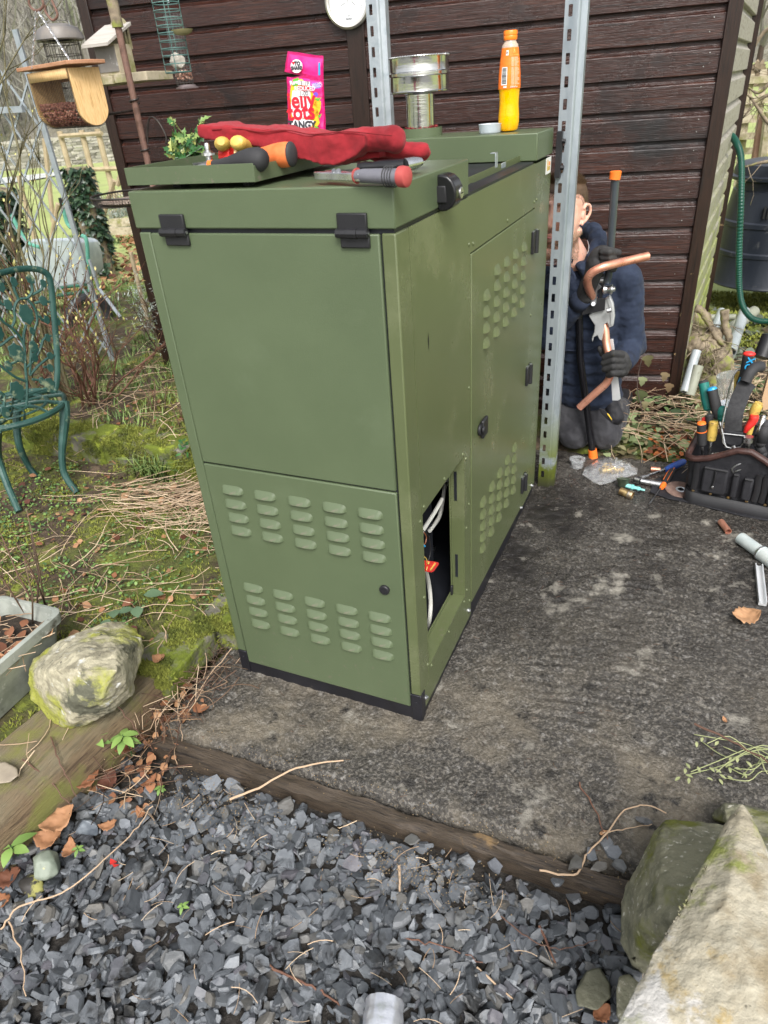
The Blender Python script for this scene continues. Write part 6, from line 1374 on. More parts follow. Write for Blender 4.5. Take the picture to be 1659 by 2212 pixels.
b = MB(); pts = [ZQ(a,c,1.705) for a,c in [(905,1252),(922,1258),(962,1320),(960,1332)]]; b.add(pts, [(0,1,2,3)]); b.build('yellow_tab', mat('yellow_tab', [(.75,.5,.03)], rough=.5), pe, solid=.002)
b = MB(); b.cap(ZQ(900,1010,1.86), ZQ(1000,1290,1.84), .030, .040); b.build('knee_pouch', M['blackcloth'], pe, voxel=.006, smooth=3, disp=[('CLOUDS', .03, .01)])
# gloves holding the bender
BYT, BYB = 1.60, 1.66
hA = ZP(925,1240,1.645); hB = ZP(1000,170,1.60)                  # upper lever axis
hd = (hB-hA).normalized()
b = MB(); pc = ZP(870,1060,1.60); gx = (ZP(1000,1060,1.60)-ZP(800,1060,1.60)).normalized()
b.cap(wrr, ZP(790,1120,1.60), .034, .036); b.ell(ZP(850,1060,1.598), (.050,.026,.048)); b.ell(ZP(800,1110,1.60), (.042,.030,.045))
for k, (c, l) in enumerate([(985,1), (1045,1.06), (1105,1.0), (1155,.9)]):
    p0 = ZP(860,c,1.572+.004*k); p1 = ZP(935,c+8,1.562+.004*k); p2 = ZP(985,c+22,1.60); p3 = ZP(955,c+30,1.645)
    b.cap(p0,p1,.0145,.0135); b.cap(p1,p2,.0135,.012); b.cap(p2,p3,.012,.011)
b.cap(ZP(900,985,1.60), ZP(985,985,1.615), .017, .014); b.cap(ZP(985,985,1.615), ZP(1035,1000,1.62), .014, .0125)
b.build('glove', M['glove'], pe, voxel=.0028, smooth=4, disp=[('CLOUDS', .015, .003)])
b = MB(); hcn = ZQ(1030,700,1.62)
b.cap(wrl, ZQ(1070,715,1.655), .036, .038); b.ell(ZQ(1040,690,1.645), (.045,.030,.052)); b.ell(ZQ(1060,760,1.65), (.036,.028,.038))
for k, (c, xx) in enumerate([(615,880),(680,872),(745,880),(810,925)]):
    p0 = ZQ(1065,c-8,1.615); p1 = ZQ(975,c-22+6*k,1.585); p2 = ZQ(xx,c+18,1.60); p3 = ZQ(xx+25,c+22,1.63)
    b.cap(p0,p1,.0165,.0155); b.cap(p1,p2,.0155,.0135); b.cap(p2,p3,.0135,.012)
b.cap(ZQ(960,600,1.66), ZQ(860,590,1.665), .017,.015); b.cap(ZQ(860,590,1.665), ZQ(835,540,1.66), .015,.013)
b.build('glove', M['glove'], pe, voxel=.0028, smooth=4, disp=[('CLOUDS', .015, .003)])

# pipe bender -----------------------------------------------------
t = thing('pipe_bender', 'black lever pipe bender with orange end caps held by the kneeling person', 'pipe bender', (.19,1.74,0))
b = MB(); b.tube([ZP(905,1330,1.64), ZP(925,1240,1.64), ZP(1000,170,1.60)], .0145, 20); b.build('lever', mat('blue_grey_lever', [(.05,.06,.075),(.10,.115,.13)], rough=.35, metal=.5, scale=10, stretch=(1,1,.3)), t)
b = MB(); e0 = ZP(996,178,1.60); e1 = ZP(1003,100,1.60); b.tube([ZP(990,185,1.60), e0.lerp(e1,.5), e1, e1.lerp(e0,-.10)], [.0195,.0200,.0205,.0165], 24); b.build('end_cap', M['orange'], t)
Yb = 1.665
b = MB(); b.tube([ZP(600,1700,Yb), ZQ(610,640,1.70), ZQ(745,1665,1.735)], .0155, 18); b.build('lever', mat('gloss_black_tube', [(.008,.008,.01)], rough=.22), t)
b = MB(); b.tube([ZP(600,1500,Yb-.005), ZP(585,1720,Yb)], [.0205,.0195], 20); b.bar(ZP(560,1640,Yb),ZP(620,1640,Yb),.02,.04); b.build('socket', M['plastic'], t, bevel=.002)
b = MB(); c0 = ZQ(745,1650,1.735); c1 = ZQ(755,1765,1.74); b.tube([c0, c0.lerp(c1,.1), c1], [.0185,.0195,.0215], 24); b.build('foot_cap', M['orange'], t)
def plate(pts, y, th, zf=ZP):
    b = MB(); v = [zf(a,c,y) for a,c in pts]; n = len(v); w = [p+Vector((0,th,0)) for p in v]
    return b.add(v+w, [tuple(range(n)), tuple(range(2*n-1,n-1,-1))]+[(i,n+i,n+(i+1)%n,(i+1)%n) for i in range(n)])
plate([(680,1500),(890,1500),(880,1635),(625,1690)], 1.625, .004).build('frame_plate', M['plastic'], t, bevel=.001)
plate([(680,1500),(890,1500),(880,1635),(625,1690)], 1.665, .004).build('frame_plate', M['plastic'], t, bevel=.001)
plate([(745,1310),(780,1300),(850,1380),(800,1420),(790,1560),(745,1580),(722,1560)], 1.618, .005).build('link_arm', mat('satin_grey_arm', [(.10,.105,.11),(.16,.165,.17)], rough=.35, metal=.4), t, bevel=.001)
plate([(845,1230),(880,1225),(880,1400),(845,1510),(820,1500)], 1.628, .004).build('link_arm', M['plastic'], t, bevel=.001)
b = MB(); b.cyl(ZP(755,1565,1.60), ZP(755,1565,1.622), .0095, n=6); b.build('hex_bolt', M['zinc'], t, bevel=.001)
b = MB(); b.cyl(ZP(905,1640,1.61), ZP(955,1630,1.61), .010, n=6); b.build('hex_bolt', M['zinc'], t, bevel=.001)
b = MB(); r0, r1 = ZP(865,1405,1.62), ZP(975,1400,1.62); b.lathe([(.016,0),(.019,.004),(.015,.012),(.015,.020),(.019,.028),(.019,.034),(.010,.036),(.010,.044),(0,.046)], r0, r1-r0, 24); b.build('roller', M['zinc'], t)
b = MB(); b.cyl(ZP(735,1290,1.63), ZP(870,1300,1.63), .013, n=18); b.build('pivot_pin', M['zinc'], t)
al = mat('cast_aluminium', [(.42,.43,.43),(.55,.56,.56)], rough=.42, metal=.5, scale=20)
plate([(700,1690),(760,1640),(870,1640),(890,1500),(935,1470),(975,1560),(990,1700),(975,1810),(930,1830),(910,1770),(880,1790),(870,1880),(850,1975),(820,1960),(800,1915),(760,1935),(745,1990),(735,1950),(765,1870),(770,1800),(730,1740)], 1.64, .022).build('former', al, t, bevel=.003)
plate([(905,1510),(935,1480),(965,1570),(978,1700),(965,1790),(945,1800),(945,1690),(930,1590)], 1.634, .004).build('former_rib', al, t, bevel=.001)
b = MB(); b.tube(spl([ZP(690,1490,1.63),ZP(720,1530,1.62),ZP(700,1500,1.62)],4), .0012, 5); b.build('green_wire', mat('green_wire',[(.03,.4,.12)]), t)
def cpipe(name, pts, r, label, cat, n=6, par=None):
    b = MB(); p = spl(pts, n); m = len(p); b.tube(p, r, 20, caps=False); q = MB()
    b.tube(list(reversed(p)), r*.86, 20, caps=False)
    for e, d in ((p[0], p[1]-p[0]), (p[-1], p[-1]-p[-2])): b.lathe([(r*.86,0),(r,0)], e, d, 20, caps=False)
    o = b.build(name, M['copper'], par, ang=70); return tag(o, label, cat)
cpipe('copper_pipe', [ZP(1362,1035,1.66),ZP(1080,1100,1.60),ZP(980,1125,1.56),ZP(850,1160,1.53),ZP(745,1215,1.525),ZP(698,1275,1.53),ZP(690,1340,1.55),ZP(715,1420,1.59),ZP(770,1530,1.65),ZP(840,1680,1.672),ZP(885,1840,1.66),ZP(900,2000,1.645),ZQ(930,620,1.63),ZQ(950,760,1.625),ZQ(935,850,1.62),ZQ(890,930,1.62),ZQ(800,1010,1.62),ZQ(700,1100,1.62),ZQ(600,1190,1.62)], .0158, 'bent bright copper pipe held through the bender by the kneeling person', 'copper pipe')
plate([(930,435),(975,432),(1058,1095),(1030,1112),(965,1112)], 1.668, .003, ZQ).build('guide_channel', mat('satin_aluminium', [(.62,.64,.65),(.72,.73,.74)], rough=.35, metal=.5), label='white aluminium guide strip held with the copper pipe', cat='guide strip', bevel=.0008, solid=0)
b = bpy.data.objects['guide_channel']

# ---------------------------------------------------------------- things on the slab
def Z8(a, c, z=0.0): return U((2200+a/1.9025)*.54004, (1750+c/1.9025)*.54004, z=z)
c = Z8(203,225); t = thing('clear_ribbed_cap', 'clear ribbed plastic cap standing on the slab by the orange bender foot', 'plastic cap', c)
b = MB(); b.lathe([(.026,.0),(.0275,.001),(.0275,.034),(.0345,.036),(.035,.040),(.020,.040),(.020,.036),(.0255,.034),(.0255,.002)], (c.x,c.y,.002), n=60, caps=False, sq=lambda a: 1+.012*math.cos(30*a)); b.build('cap_wall', M['clear'], t)
# bag of fittings
random.seed(8); c = Z8(455,275); t = thing('plastic_bag_of_fittings', 'crumpled clear plastic bag of brass fittings lying on the slab edge', 'plastic bag', c)
outl = [Z8(a,c_) for a,c_ in [(245,290),(265,235),(330,195),(400,170),(455,160),(500,180),(560,190),(610,205),(668,245),(660,285),(600,305),(520,320),(460,350),(385,366),(330,345),(280,310)]]
cc = sum(outl, Vector())/len(outl); b = MB(); RN = 9; n = len(outl)*4
pp_ = []
for i in range(n):
    k = i/4; a, d = outl[int(k)%len(outl)], outl[(int(k)+1)%len(outl)]; pp_.append(a.lerp(d, k%1))
for sgn in (1, -1):
    base = len(b.V)
    for r in range(RN+1):
        for p in pp_:
            q = cc.lerp(p, r/RN); h = .035*(1-(r/RN)**2.2); w = noise.voronoi(Vector((q.x,q.y,0))*38)[0]; h *= .75+1.1*(w[1]-w[0]); h += nz3(q.x,q.y,0,60)*.006*(r/RN < 1)
            b.V.append((q.x, q.y, max(.0035,.005+h) if sgn > 0 else .0025))
    f = [(base+r*n+i, base+r*n+(i+1)%n, base+(r+1)*n+(i+1)%n, base+(r+1)*n+i) for r in range(RN) for i in range(n)]
    b.F += f if sgn < 0 else [tuple(reversed(q)) for q in f]
b.R = [0]*len(b.F); b.build('bag_film', mat('clear_bag_film', [(.95,.96,.97),(.85,.87,.88)], rough=.12, trans=.86, ior=1.08, scale=30, bump=.004, bscale=60, coat=.5), t, ang=60)
for i, (a, c_) in enumerate([(420,215),(450,205),(470,235),(430,245),(500,250),(540,240),(400,235)]):
    p = Z8(a, c_, .014); b = MB(); d = Vector((random.gauss(0,1),random.gauss(0,1),.1)).normalized(); b.lathe([(.006,-.014),(.0115,-.014),(.0115,-.004),(.009,-.003),(.009,.004),(.0115,.005),(.0115,.013),(.006,.013),(.006,-.014)], p, d, 16, caps=False); b.build('brass_fitting', mat('bright_brass%d'%i, [(.62,.42,.13),(.7,.5,.2)], rough=.3, metal=.8) if i == 0 else bpy.data.materials['bright_brass0'], t)
# valve with teal thread
c = Z8(560,400); t = thing('old_brass_valve', 'old tarnished brass valve with turquoise corroded nozzle on the slab', 'valve', c)
b = MB(); b.lathe([(.0,.0),(.018,.0),(.020,.004),(.026,.03),(.030,.034),(.030,.037),(.024,.037),(.022,.034),(.0,.03)], Z8(555,375,.012), Vector((-.1,.35,.9)), 24, caps=False); b.build('cup', mat('dark_tarnish', [(.05,.07,.05),(.12,.14,.09)], rough=.35, metal=.5, scale=30), t)
b = MB(); p, q = Z8(535,405,.02), Z8(600,432,.016); b.tube([p, q], .016, 16); b.lathe([(.018,0),(.019,.003),(.019,.018),(.017,.022),(.0125,.022),(.0125,.004)], Z8(590,428,.018), (q-p), 20, caps=False); b.build('valve_body', M['brass'], t)
b = MB()
for k in range(5): b.lathe([(.0185,.004+k*.0035),(.0195,.0055+k*.0035),(.0185,.007+k*.0035)], Z8(590,428,.018), (q-p), 20, caps=False)
b.build('thread', M['steel'], t)
b = MB(); p, q = Z8(575,365,.022), Z8(722,402,.012); L_ = (q-p).length; b.lathe([(.010,0),(.010,.3*L_),(.012,.3*L_),(.012,.42*L_),(.0075,.44*L_),(.0075,.60*L_),(.009,.62*L_),(.009,.74*L_),(.0045,.78*L_),(.0045,L_),(0,L_)], p, q-p, 14, sq=lambda a: 1+.03*math.cos(6*a)); b.build('nozzle', mat('verdigris', [(.12,.42,.40),(.25,.55,.52)], rough=.6, scale=40), t)
# copper offcuts
def offcut(a0, a1, r, label, z=None):
    b = MB(); z = z or r; p, q = Z8(*a0, z), Z8(*a1, z); b.tube([p,q], r, 22, caps=False); b.tube([q,p], r*.86, 22, caps=False)
    for e, d in ((p,q-p),(q,q-p)): b.lathe([(r*.86,0),(r,0)], e, d, 22, caps=False)
    b.build('copper_offcut', M['copper'], label=label, cat='pipe offcut', group='short copper pipe offcuts', ang=70)
offcut((768,240),(838,246), .0115, 'short copper pipe offcut behind the socket spanner'); offcut((1300,640),(1358,716), .0122, 'short copper pipe offcut lying alone in front of the tool bag')
# socket + ratchet
t = thing('socket_spanner', 'chrome ratchet spanner with long socket lying by the brass valve', 'spanner', Z8(750,350))
b = MB(); b.tube([Z8(650,318,.018),Z8(690,330,.018)], .018, 20); b.tube([Z8(690,330,.018),Z8(755,342,.016)], .0125, 16); b.tube([Z8(755,342,.016),Z8(770,345,.016)], .014, 18); b.tube([Z8(770,345,.016),Z8(850,360,.015)], [.0135,.0155], 18); b.build('socket', M['steel'], t)
b = MB(); b.cyl(Z8(848,360,.015), Z8(857,362,.015), .009, n=6); b.build('hex_mouth', M['black'], t)
b = MB(); b.tube([Z8(655,312,.024),Z8(700,300,.026),Z8(745,290,.026)], [.013,.012,.010], 14, flat=.6); b.tube([Z8(745,290,.026),Z8(885,240,.028)], .0062, 12); b.build('ratchet_shaft', M['steel'], t)
b = MB(); p, q = Z8(880,245,.028), Z8(1025,180,.03); b.tube([p, p.lerp(q,.15), p.lerp(q,.5), p.lerp(q,.9), q], [.010,.0135,.0155,.015,.010], 16); b.build('grip', M['bluep'], t)
t = thing('orange_black_screwdriver', 'black and orange handled screwdriver lying beside the ratchet spanner', 'screwdriver', Z8(850,400))
b = MB(); b.tube([Z8(752,512,.005),Z8(775,480,.012),Z8(845,385,.018)], [.0035,.0032,.0032], 12); b.build('shaft', M['steel'], t)
p, q = Z8(848,385,.018), Z8(935,240,.02)
b = MB(); b.tube([p, p.lerp(q,.12), p.lerp(q,.22)], [.008,.013,.011], 16); b.build('collar', M['orange'], t)
b = MB(); b.tube([p.lerp(q,.2), p.lerp(q,.4), p.lerp(q,.8), p.lerp(q,1)], [.011,.0155,.017,.012], 16); hh = b.build('handle', M['rubber'], t)
b = MB(); u_ = (q-p).normalized(); w_ = Vector((0,0,1))
for s in (-1,1): a_ = u_.cross(w_)*s*.008; b.tube([p.lerp(q,.3)+a_+w_*.0115, p.lerp(q,.6)+a_+w_*.0145, p.lerp(q,.95)+a_*.8+w_*.0125], .0016, 6)
b.build('orange_inlay', M['orange'], hh)
# cutting disc and mat
b = MB(); c = Z8(995,398,.010); b.lathe([(.020,.0),(.062,.0),(.062,.0022),(.020,.0022),(.020,0)], c, (.05,-.05,1), 48, caps=False); t = thing('cutting_disc', 'thin brown cutting disc with silver centre ring lying on the black mat', 'cutting disc', c); b.build('disc', mat('brown_disc', [(.16,.10,.08),(.24,.16,.13)], rough=.7, scale=50), t)
b = MB(); b.lathe([(.012,.0024),(.020,.0024),(.021,.0026),(.012,.0030)], c, (.05,-.05,1), 40, caps=False); b.build('hub_ring', M['zinc'], t)
b = MB(); pts = [Z8(a,c_,.003) for a,c_ in [(760,420),(790,330),(900,290),(1000,235),(1160,240),(1700,330),(1720,650),(1450,600),(1060,500),(900,470)]]; n = len(pts); b.add(pts+[p+Vector((0,0,.005)) for p in pts], [tuple(range(n)),tuple(range(2*n-1,n-1,-1))]+[(i,n+i,n+(i+1)%n,(i+1)%n) for i in range(n)]); b.build('tool_mat', M['blackcloth'], label='black cloth tool mat spread under the tool bag', cat='mat', bevel=.001)
# galvanised pipe and aluminium channel at right edge
t = thing('galvanised_pipe_joint', 'white painted metal pipe with joint ring lying at the right edge of the slab', 'pipe', Z8(1550,830)); p, q = Z8(1450,765,.022), Z8(1610,880,.022)
b = MB(); b.tube([p,q], .0225, 24, caps=False); b.tube([q,p], .0195, 24, caps=False); b.lathe([(.0195,0),(.0225,0)], p, q-p, 24, caps=False); b.tube([q, q+(q-p)*.9], .027, 24); b.build('pipe_tube', mat('chalky_metal', [(.42,.48,.48),(.58,.62,.6)], rough=.5, metal=.2, scale=12, over=[((.5,.33,.1), 14,.6,.68)]), t)
b = MB(); b.tube([q-(q-p)*.03, q+(q-p)*.03], .0295, 24); b.build('joint_ring', M['zinc'], t)
b = MB(); p, q = Z8(1588,975,.010), Z8(1618,1265,.010); d = (q-p).normalized(); s = Vector((-d.y,d.x,0))
prf = [(-.012,0),(.012,0),(.012,.018),(.009,.018),(.007,.010),(0,.007),(-.007,.010),(-.009,.018),(-.012,.018)]
v = [o_+s*x+Vector((0,0,z-.008)) for o_ in (p,q) for x, z in prf]; k = len(prf); b.add(v, [(i,(i+1)%k,k+(i+1)%k,k+i) for i in range(k)]+[tuple(range(k-1,-1,-1)), tuple(range(k,2*k))]); b.build('aluminium_channel', bpy.data.materials['satin_aluminium'], label='bright aluminium channel offcut lying on the slab near the right edge', cat='metal channel', ang=40)
def bigleaf(u, v, z, L, label, dirn, m='deadleaf', r=.5, group='large dead leaves', curl=.5, shape='oval', W=.6, tilt=(0,0)):
    c = U(u,v,z=z); b = MB(); b.r = r
    d = Vector((math.cos(dirn),math.sin(dirn),.12)); n1 = Vector((tilt[0],tilt[1],1)); a = d.cross(n1).normalized(); nn = a.cross(d); K = 12; V = []
    for i in range(K+1):
        t_ = i/K; w = W*L*.5*math.sin(math.pi*min(1,t_*.97+.02))**.75*(1+.12*math.sin(t_*34)); c0 = c+d*(L*(t_-.5))+nn*(curl*L*.35*(t_-.5)**2*4)
        for j in range(-4,5): s = j/4; V.append(c0+a*(w*s)+nn*(curl*.35*abs(s)*w+nz3(c0.x+s,c0.y,t_,9)*L*.10+(.03*L*math.cos(t_*40) if j else 0)*abs(s)))
    b.add(V, [(i*9+j,i*9+j+1,(i+1)*9+j+1,(i+1)*9+j) for i in range(K) for j in range(8)])
    return b.build('dead_leaf', M[m], label=label, cat='leaf', group=group, ang=180, solid=.0006)
bigleaf(1612,1335,.008,.085,'curled orange brown leaf on the slab at the right edge',.4,r=.62,W=.9,curl=.8)
bigleaf(1305,1800,.006,.022,'tiny orange leaf on the slab above the timber end',.6,r=.6)
bigleaf(1565,1555,.006,.02,'tiny tan leaf on the right side of the slab',2,r=.5)
b = MB(); b.ell(Z8(12,285,.012), (.014,.010,.010)); b.build('red_plug', M['red'], label='small red plastic plug at the foot of the slotted post', cat='plastic plug', ang=180)

# ================================================================== TOOL BAG
random.seed(12)
def Z6(a, c, y): return U((2600+a/2.212)*.54004, (1150+c/2.212)*.54004, y=y)
BYF = 1.47
t = thing('tool_bag', 'open black nylon tool bag with brown leather rim full of hand tools', 'tool bag', (.80,1.55,0)); BAG = t
def bagring(z, x0, x1, y0, y1, n=10, r=.04):
    out = []
    for (cx, cy, a0) in ((x1-r,y0+r,-90),(x1-r,y1-r,0),(x0+r,y1-r,90),(x0+r,y0+r,180)):
        for k in range(n): a = rad(a0+90*k/(n-1)); out.append((cx+r*math.cos(a), cy+r*math.sin(a), z))
    full = []
    for i in range(4*n):
        full.append(out[i])
        if i % n == n-1:
            q = out[(i+1) % (4*n)]
            for k in range(1, 9): f = k/9; full.append(tuple(out[i][j]*(1-f)+q[j]*f for j in range(3)))
    return full
lx = U(1483,1085,z=0).x; fx_ = .615; 
rot = Matrix.Translation((.598,1.435,0)) @ Matrix.Rotation(rad(-9),4,'Z')
b = MB(); b.T = rot; rings = [bagring(z, x0, .47, y0, .26, 8, .035) for z, x0, y0 in ((0,.012,.012),(.012,.0,.0),(.06,-.002,-.002),(.062,.004,.004),(.17,-.010,.0),(.225,-.018,-.006))]
RZ = lambda x, y: .200+.075*math.exp(-((x-.185)/.10)**2)-.10*max(0,x-.30)
rings[-2] = [(x,y,.17+(RZ(x,y)-.225)*.6) for x,y,z in rings[-2]]; rings[-1] = [(x,y,RZ(x,y)) for x,y,z in rings[-1]]
rings.append(list(rings[-1]))
inn = [[(x*.97+.006,y*.95+.006,z-.002) for x,y,z in rings[-1]], [(x*.96+.008,y*.93+.008,.08) for x,y,z in rings[-2]]]
n = len(rings[0]); A_ = rings+inn
b.add([p for r in A_ for p in r], [(i*n+j, i*n+(j+1)%n, (i+1)*n+(j+1)%n, (i+1)*n+j) for i in range(len(A_)-1) for j in range(n)]+[tuple(range(n-1,-1,-1)), tuple((len(A_)-1)*n+j for j in range(n))])
b.build('bag_wall', M['blackcloth'], t, ang=50, disp=[('CLOUDS', .06, .020), ('CLOUDS', .02, .006)])
b = MB(); b.T = rot; b.add([p for r in [bagring(z, -.006, .476, -.006, .264, 8, .04) for z in (-.001,.058)] for p in r], [(j,(j+1)%n,n+(j+1)%n,n+j) for j in range(n)]+[tuple(range(n-1,-1,-1))]); b.build('rubber_base', M['plastic'], t, solid=.004, ang=50)
rim = [Vector((x,y,z)) for x,y,z in rings[-2]]
b = MB(); b.T = rot; b.tube(rim, .0125, 10, closed=True, up=(0,0,1)); b.build('leather_rim', mat('worn_brown_leather', [(.028,.012,.010),(.07,.032,.026)], rough=.5, scale=20, bump=.001, bscale=120), t)
for k in range(7):
    b = MB(); b.T = rot; x = .03+.065*k; b.lathe([(.006,0),(.005,.002),(0,.0028)], (x,-.007,.066), (0,-1,0), 12); b.build('rivet', M['brass'], t)
def pocket(x0, x1, z0, z1, d, nm='pocket'):
    b = MB(); b.T = rot; b.box((x0,-.004-d,z0),(x1,.004,z1)); b.build(nm, M['blackcloth'], t, bevel=.009, seg=3)
    b = MB(); b.T = rot; b.tube([(x0+.004,-.006-d,z1),(x1-.004,-.006-d,z1)], .004, 8); b.build('pocket_hem', M['rubber'], t)
pocket(.055,.145,.075,.185,.020); pocket(.160,.185,.070,.175,.015); pocket(.200,.235,.070,.165,.015); pocket(.29,.40,.075,.16,.018)
for x in (.03,.25,.275,.43):
    b = MB(); b.T = rot; b.tube([(x,-.008,.07),(x+.002,-.010,.12),(x-.002,-.010,.17),(x,-.012,.19)], .011, 6, flat=.25, up=(1,0,0)); b.build('webbing_strip', M['plastic'], t)
b = MB(); b.T = rot; b.tube([(.10,-.028,.178),(.102,-.030,.15),(.099,-.030,.115)], .004, 8); b.build('zip_pull', M['plastic'], t); b = MB(); b.T = rot; b.ell((.099,-.031,.11),(.005,.003,.007)); b.build('zip_tab', M['steel'], t)
def strap(pts, w, th, m, nm, par, up): 
    b = MB(); b.tube(spl(pts,8), w/2, 8, flat=th/w, up=up); return b.build(nm, m, par, ang=60)
web = mat('black_webbing', [(.014,.014,.016),(.028,.028,.03)], rough=.75, scale=60, bump=.0012, bscale=70, bst=(.2,.2,6))
strap([Z6(735,1270,BYF-.02),Z6(745,1130,BYF-.01),Z6(790,990,BYF+.03),Z6(840,880,BYF+.06),Z6(880,840,BYF+.08)], .060, .006, web, 'carry_strap', t, (1,0,0))
strap([Z6(820,1600,BYF-.045),Z6(920,1700,BYF-.06),Z6(1020,1810,BYF-.07),Z6(1100,1890,BYF-.08)], .062, .006, web, 'shoulder_strap', t, (.6,0,.8))
b = MB(); b.tube(spl([Z6(845,830,BYF+.06),Z6(880,760,BYF+.07),Z6(930,710,BYF+.09),Z6(985,700,BYF+.11)],6), .021, 14); b.build('grip', M['rubber'], t)
b = MB(); b.tube([Z6(a,c,BYF-.035) for a,c in [(640,1290),(835,1312),(832,1370),(800,1410),(735,1425),(680,1412),(645,1370)]], .0032, 8, closed=True); b.build('d_ring', M['steel'], t)
b = MB(); v = [Z6(a,c,BYF-.030) for a,c in [(655,1265),(825,1290),(815,1390),(735,1405),(665,1375)]]; b.add(v+[p+Vector((0,.01,0)) for p in v], [(0,1,2,3,4)]+[(i,5+i,5+(i+1)%5,(i+1)%5) for i in range(5)]); b.build('strap_plate', M['blackcloth'], t, bevel=.002)
b = MB(); b.tube([Z6(a,c,BYF-.06) for a,c in [(725,1600),(770,1570),(890,1520),(915,1550),(905,1575),(760,1625),(735,1640)]], .0034, 8, closed=True); b.build('buckle', M['steel'], t)
b = MB(); b.tube([Z6(735,1400,BYF-.045),Z6(765,1470,BYF-.05),Z6(800,1540,BYF-.058)], [.007,.006,.004], 10); b.build('snap_hook', M['steel'], t)
for a in (620,690):
    b = MB(); b.tube([Z6(a,1590,BYF-.035),Z6(a+50,1580,BYF-.035),Z6(a+50,1615,BYF-.035),Z6(a,1625,BYF-.035)], .0026, 6, closed=True); b.build('small_buckle', M['steel'], t)
b = MB(); 
# tools in the bag
def drv(name, label, p0, p1, cols, r, cat='screwdriver', grp='tools standing in the tool bag', prof=None, extra=None):
    tt = thing(name, label, cat, p1, group=grp); pr = prof or [(0,.5),(.06,.85),(.35,1),(.75,.9),(.92,.95),(1,.55)]
    b = MB(); d = p0-p1; b.tube([p1+d*s for s,_ in pr], [r*q for _,q in pr], 16); h = b.build('handle', M[cols[0]], tt)
    if len(cols) > 1: b = MB(); b.tube([p0-d*.07,p0-d*.01,p0+d*.02], [r*.93,r*.82,r*.4], 16); b.build('end_cap', M[cols[1]], tt)
    b = MB(); b.tube([p1, p1-d*.9], r*.28, 8); b.build('shaft', M['steel'], tt)
    if extra: extra(tt, p0, p1, d, h)
    return tt
drv('teal_screwdriver', 'teal gripped screwdriver leaning furthest back left in the tool bag', Z6(470,825,BYF+.17), Z6(520,1090,BYF+.13), ['teal','rubber'], .021)
drv('blue_topped_screwdriver', 'thick grey screwdriver with blue top in the tool bag', Z6(545,885,BYF+.12), Z6(610,1165,BYF+.09), ['rubber','cyan'], .021)
drv('orange_topped_screwdriver', 'black screwdriver with orange bands at the front left of the bag', Z6(455,1190,BYF+.03), Z6(462,1400,BYF+.03), ['rubber','orange'], .0185, extra=lambda tt,p0,p1,d,h: (lambda b: b.build('orange_band', M['orange'], h))(MB().tube([p1+d*.60,p1+d*.63], .0192, 16)))
drv('yellow_screwdriver', 'yellow and black screwdriver beside the orange topped one', Z6(565,1185,BYF+.04), Z6(540,1360,BYF+.03), ['yellow','yellow'], .0185)
drv('dark_screwdriver', 'dark green handled screwdriver behind the yellow screwdriver', Z6(525,1120,BYF+.08), Z6(530,1280,BYF+.07), ['rubber'], .016)
drv('small_red_screwdriver', 'small red ended tool half hidden in the bag', Z6(480,1150,BYF+.09), Z6(490,1260,BYF+.09), ['red'], .011)
# pipe slice / hacksaw grip with letters
tt = thing('hand_saw', 'grey handled saw with red top and blue OX lettering in the bag', 'saw', Z6(820,800,BYF+.12), group='tools standing in the tool bag')
b = MB(); b.tube(spl([Z6(795,860,BYF+.12),Z6(830,780,BYF+.12),Z6(850,690,BYF+.12),Z6(868,600,BYF+.12)],5), [.019,.021,.022,.022,.0225,.0225,.0225,.023,.023,.023,.0235,.0235,.0235,.024,.024,.022], 16, flat=.75); hh = b.build('handle', M['rubber'], tt)
b = MB(); b.ell(Z6(878,588,BYF+.12), (.022,.016,.010)); b.build('handle_end', M['red'], tt); b = MB(); b.bar(Z6(820,800,BYF+.10), Z6(785,880,BYF+.10), .018, .02); b.build('blade_clamp', M['cyan'], tt, bevel=.003)
text('OX', .034, Z6(884,680,BYF+.092), (.12,0,1), (-1,0,.12), M['cyan'], hh, off=.001)
tt = thing('rule', 'yellow metal rule standing behind the grey saw handle', 'rule', Z6(770,830,BYF+.14), group='tools standing in the tool bag'); b = MB(); b.bar(Z6(775,745,BYF+.15), Z6(765,920,BYF+.14), .020, .010); b.build('blade', M['yellow'], tt)
tt = thing('red_yellow_cutter', 'red and yellow pipe cutter sticking out of the bag on the right', 'cutter', Z6(900,1150,BYF+.05), group='tools standing in the tool bag')
b = MB(); b.tube(spl([Z6(965,1020,BYF+.06),Z6(920,1110,BYF+.06),Z6(905,1190,BYF+.055),Z6(875,1300,BYF+.05)],5), [.014,.018,.019,.019,.019,.018,.017,.016,.014,.013,.012,.012,.011,.011,.011,.010], 14); b.build('yellow_handle', M['yellow'], tt)
b = MB(); b.tube(spl([Z6(925,1130,BYF+.04),Z6(910,1180,BYF+.04),Z6(865,1240,BYF+.035),Z6(840,1280,BYF+.035)],5), [.014,.016,.017,.017,.017,.016,.016,.015,.014,.013,.012,.011,.010,.009,.008,.007], 14); b.build('red_jaw', M['red'], tt)
tt = thing('torch_key', 'silver key with red tip clipped to the front of the bag', 'key', Z6(850,1430,BYF-.04), group='tools standing in the tool bag')
b = MB(); b.cyl(Z6(872,1320,BYF-.03), Z6(868,1370,BYF-.03), .017, .016, 18); b.tube([Z6(868,1370,BYF-.03),Z6(862,1420,BYF-.03),Z6(850,1500,BYF-.03)], [.010,.008,.009], 12); b.build('silver_body', M['steel'], tt); b = MB(); b.tube([Z6(848,1490,BYF-.03),Z6(842,1512,BYF-.03)], .0105, 12); b.build('red_tip', M['red'], tt)
tt = thing('pocket_multi_tool', 'folded chrome multi tool in the front pocket of the bag', 'multi tool', Z6(560,1500,BYF-.02), group='tools standing in the tool bag')
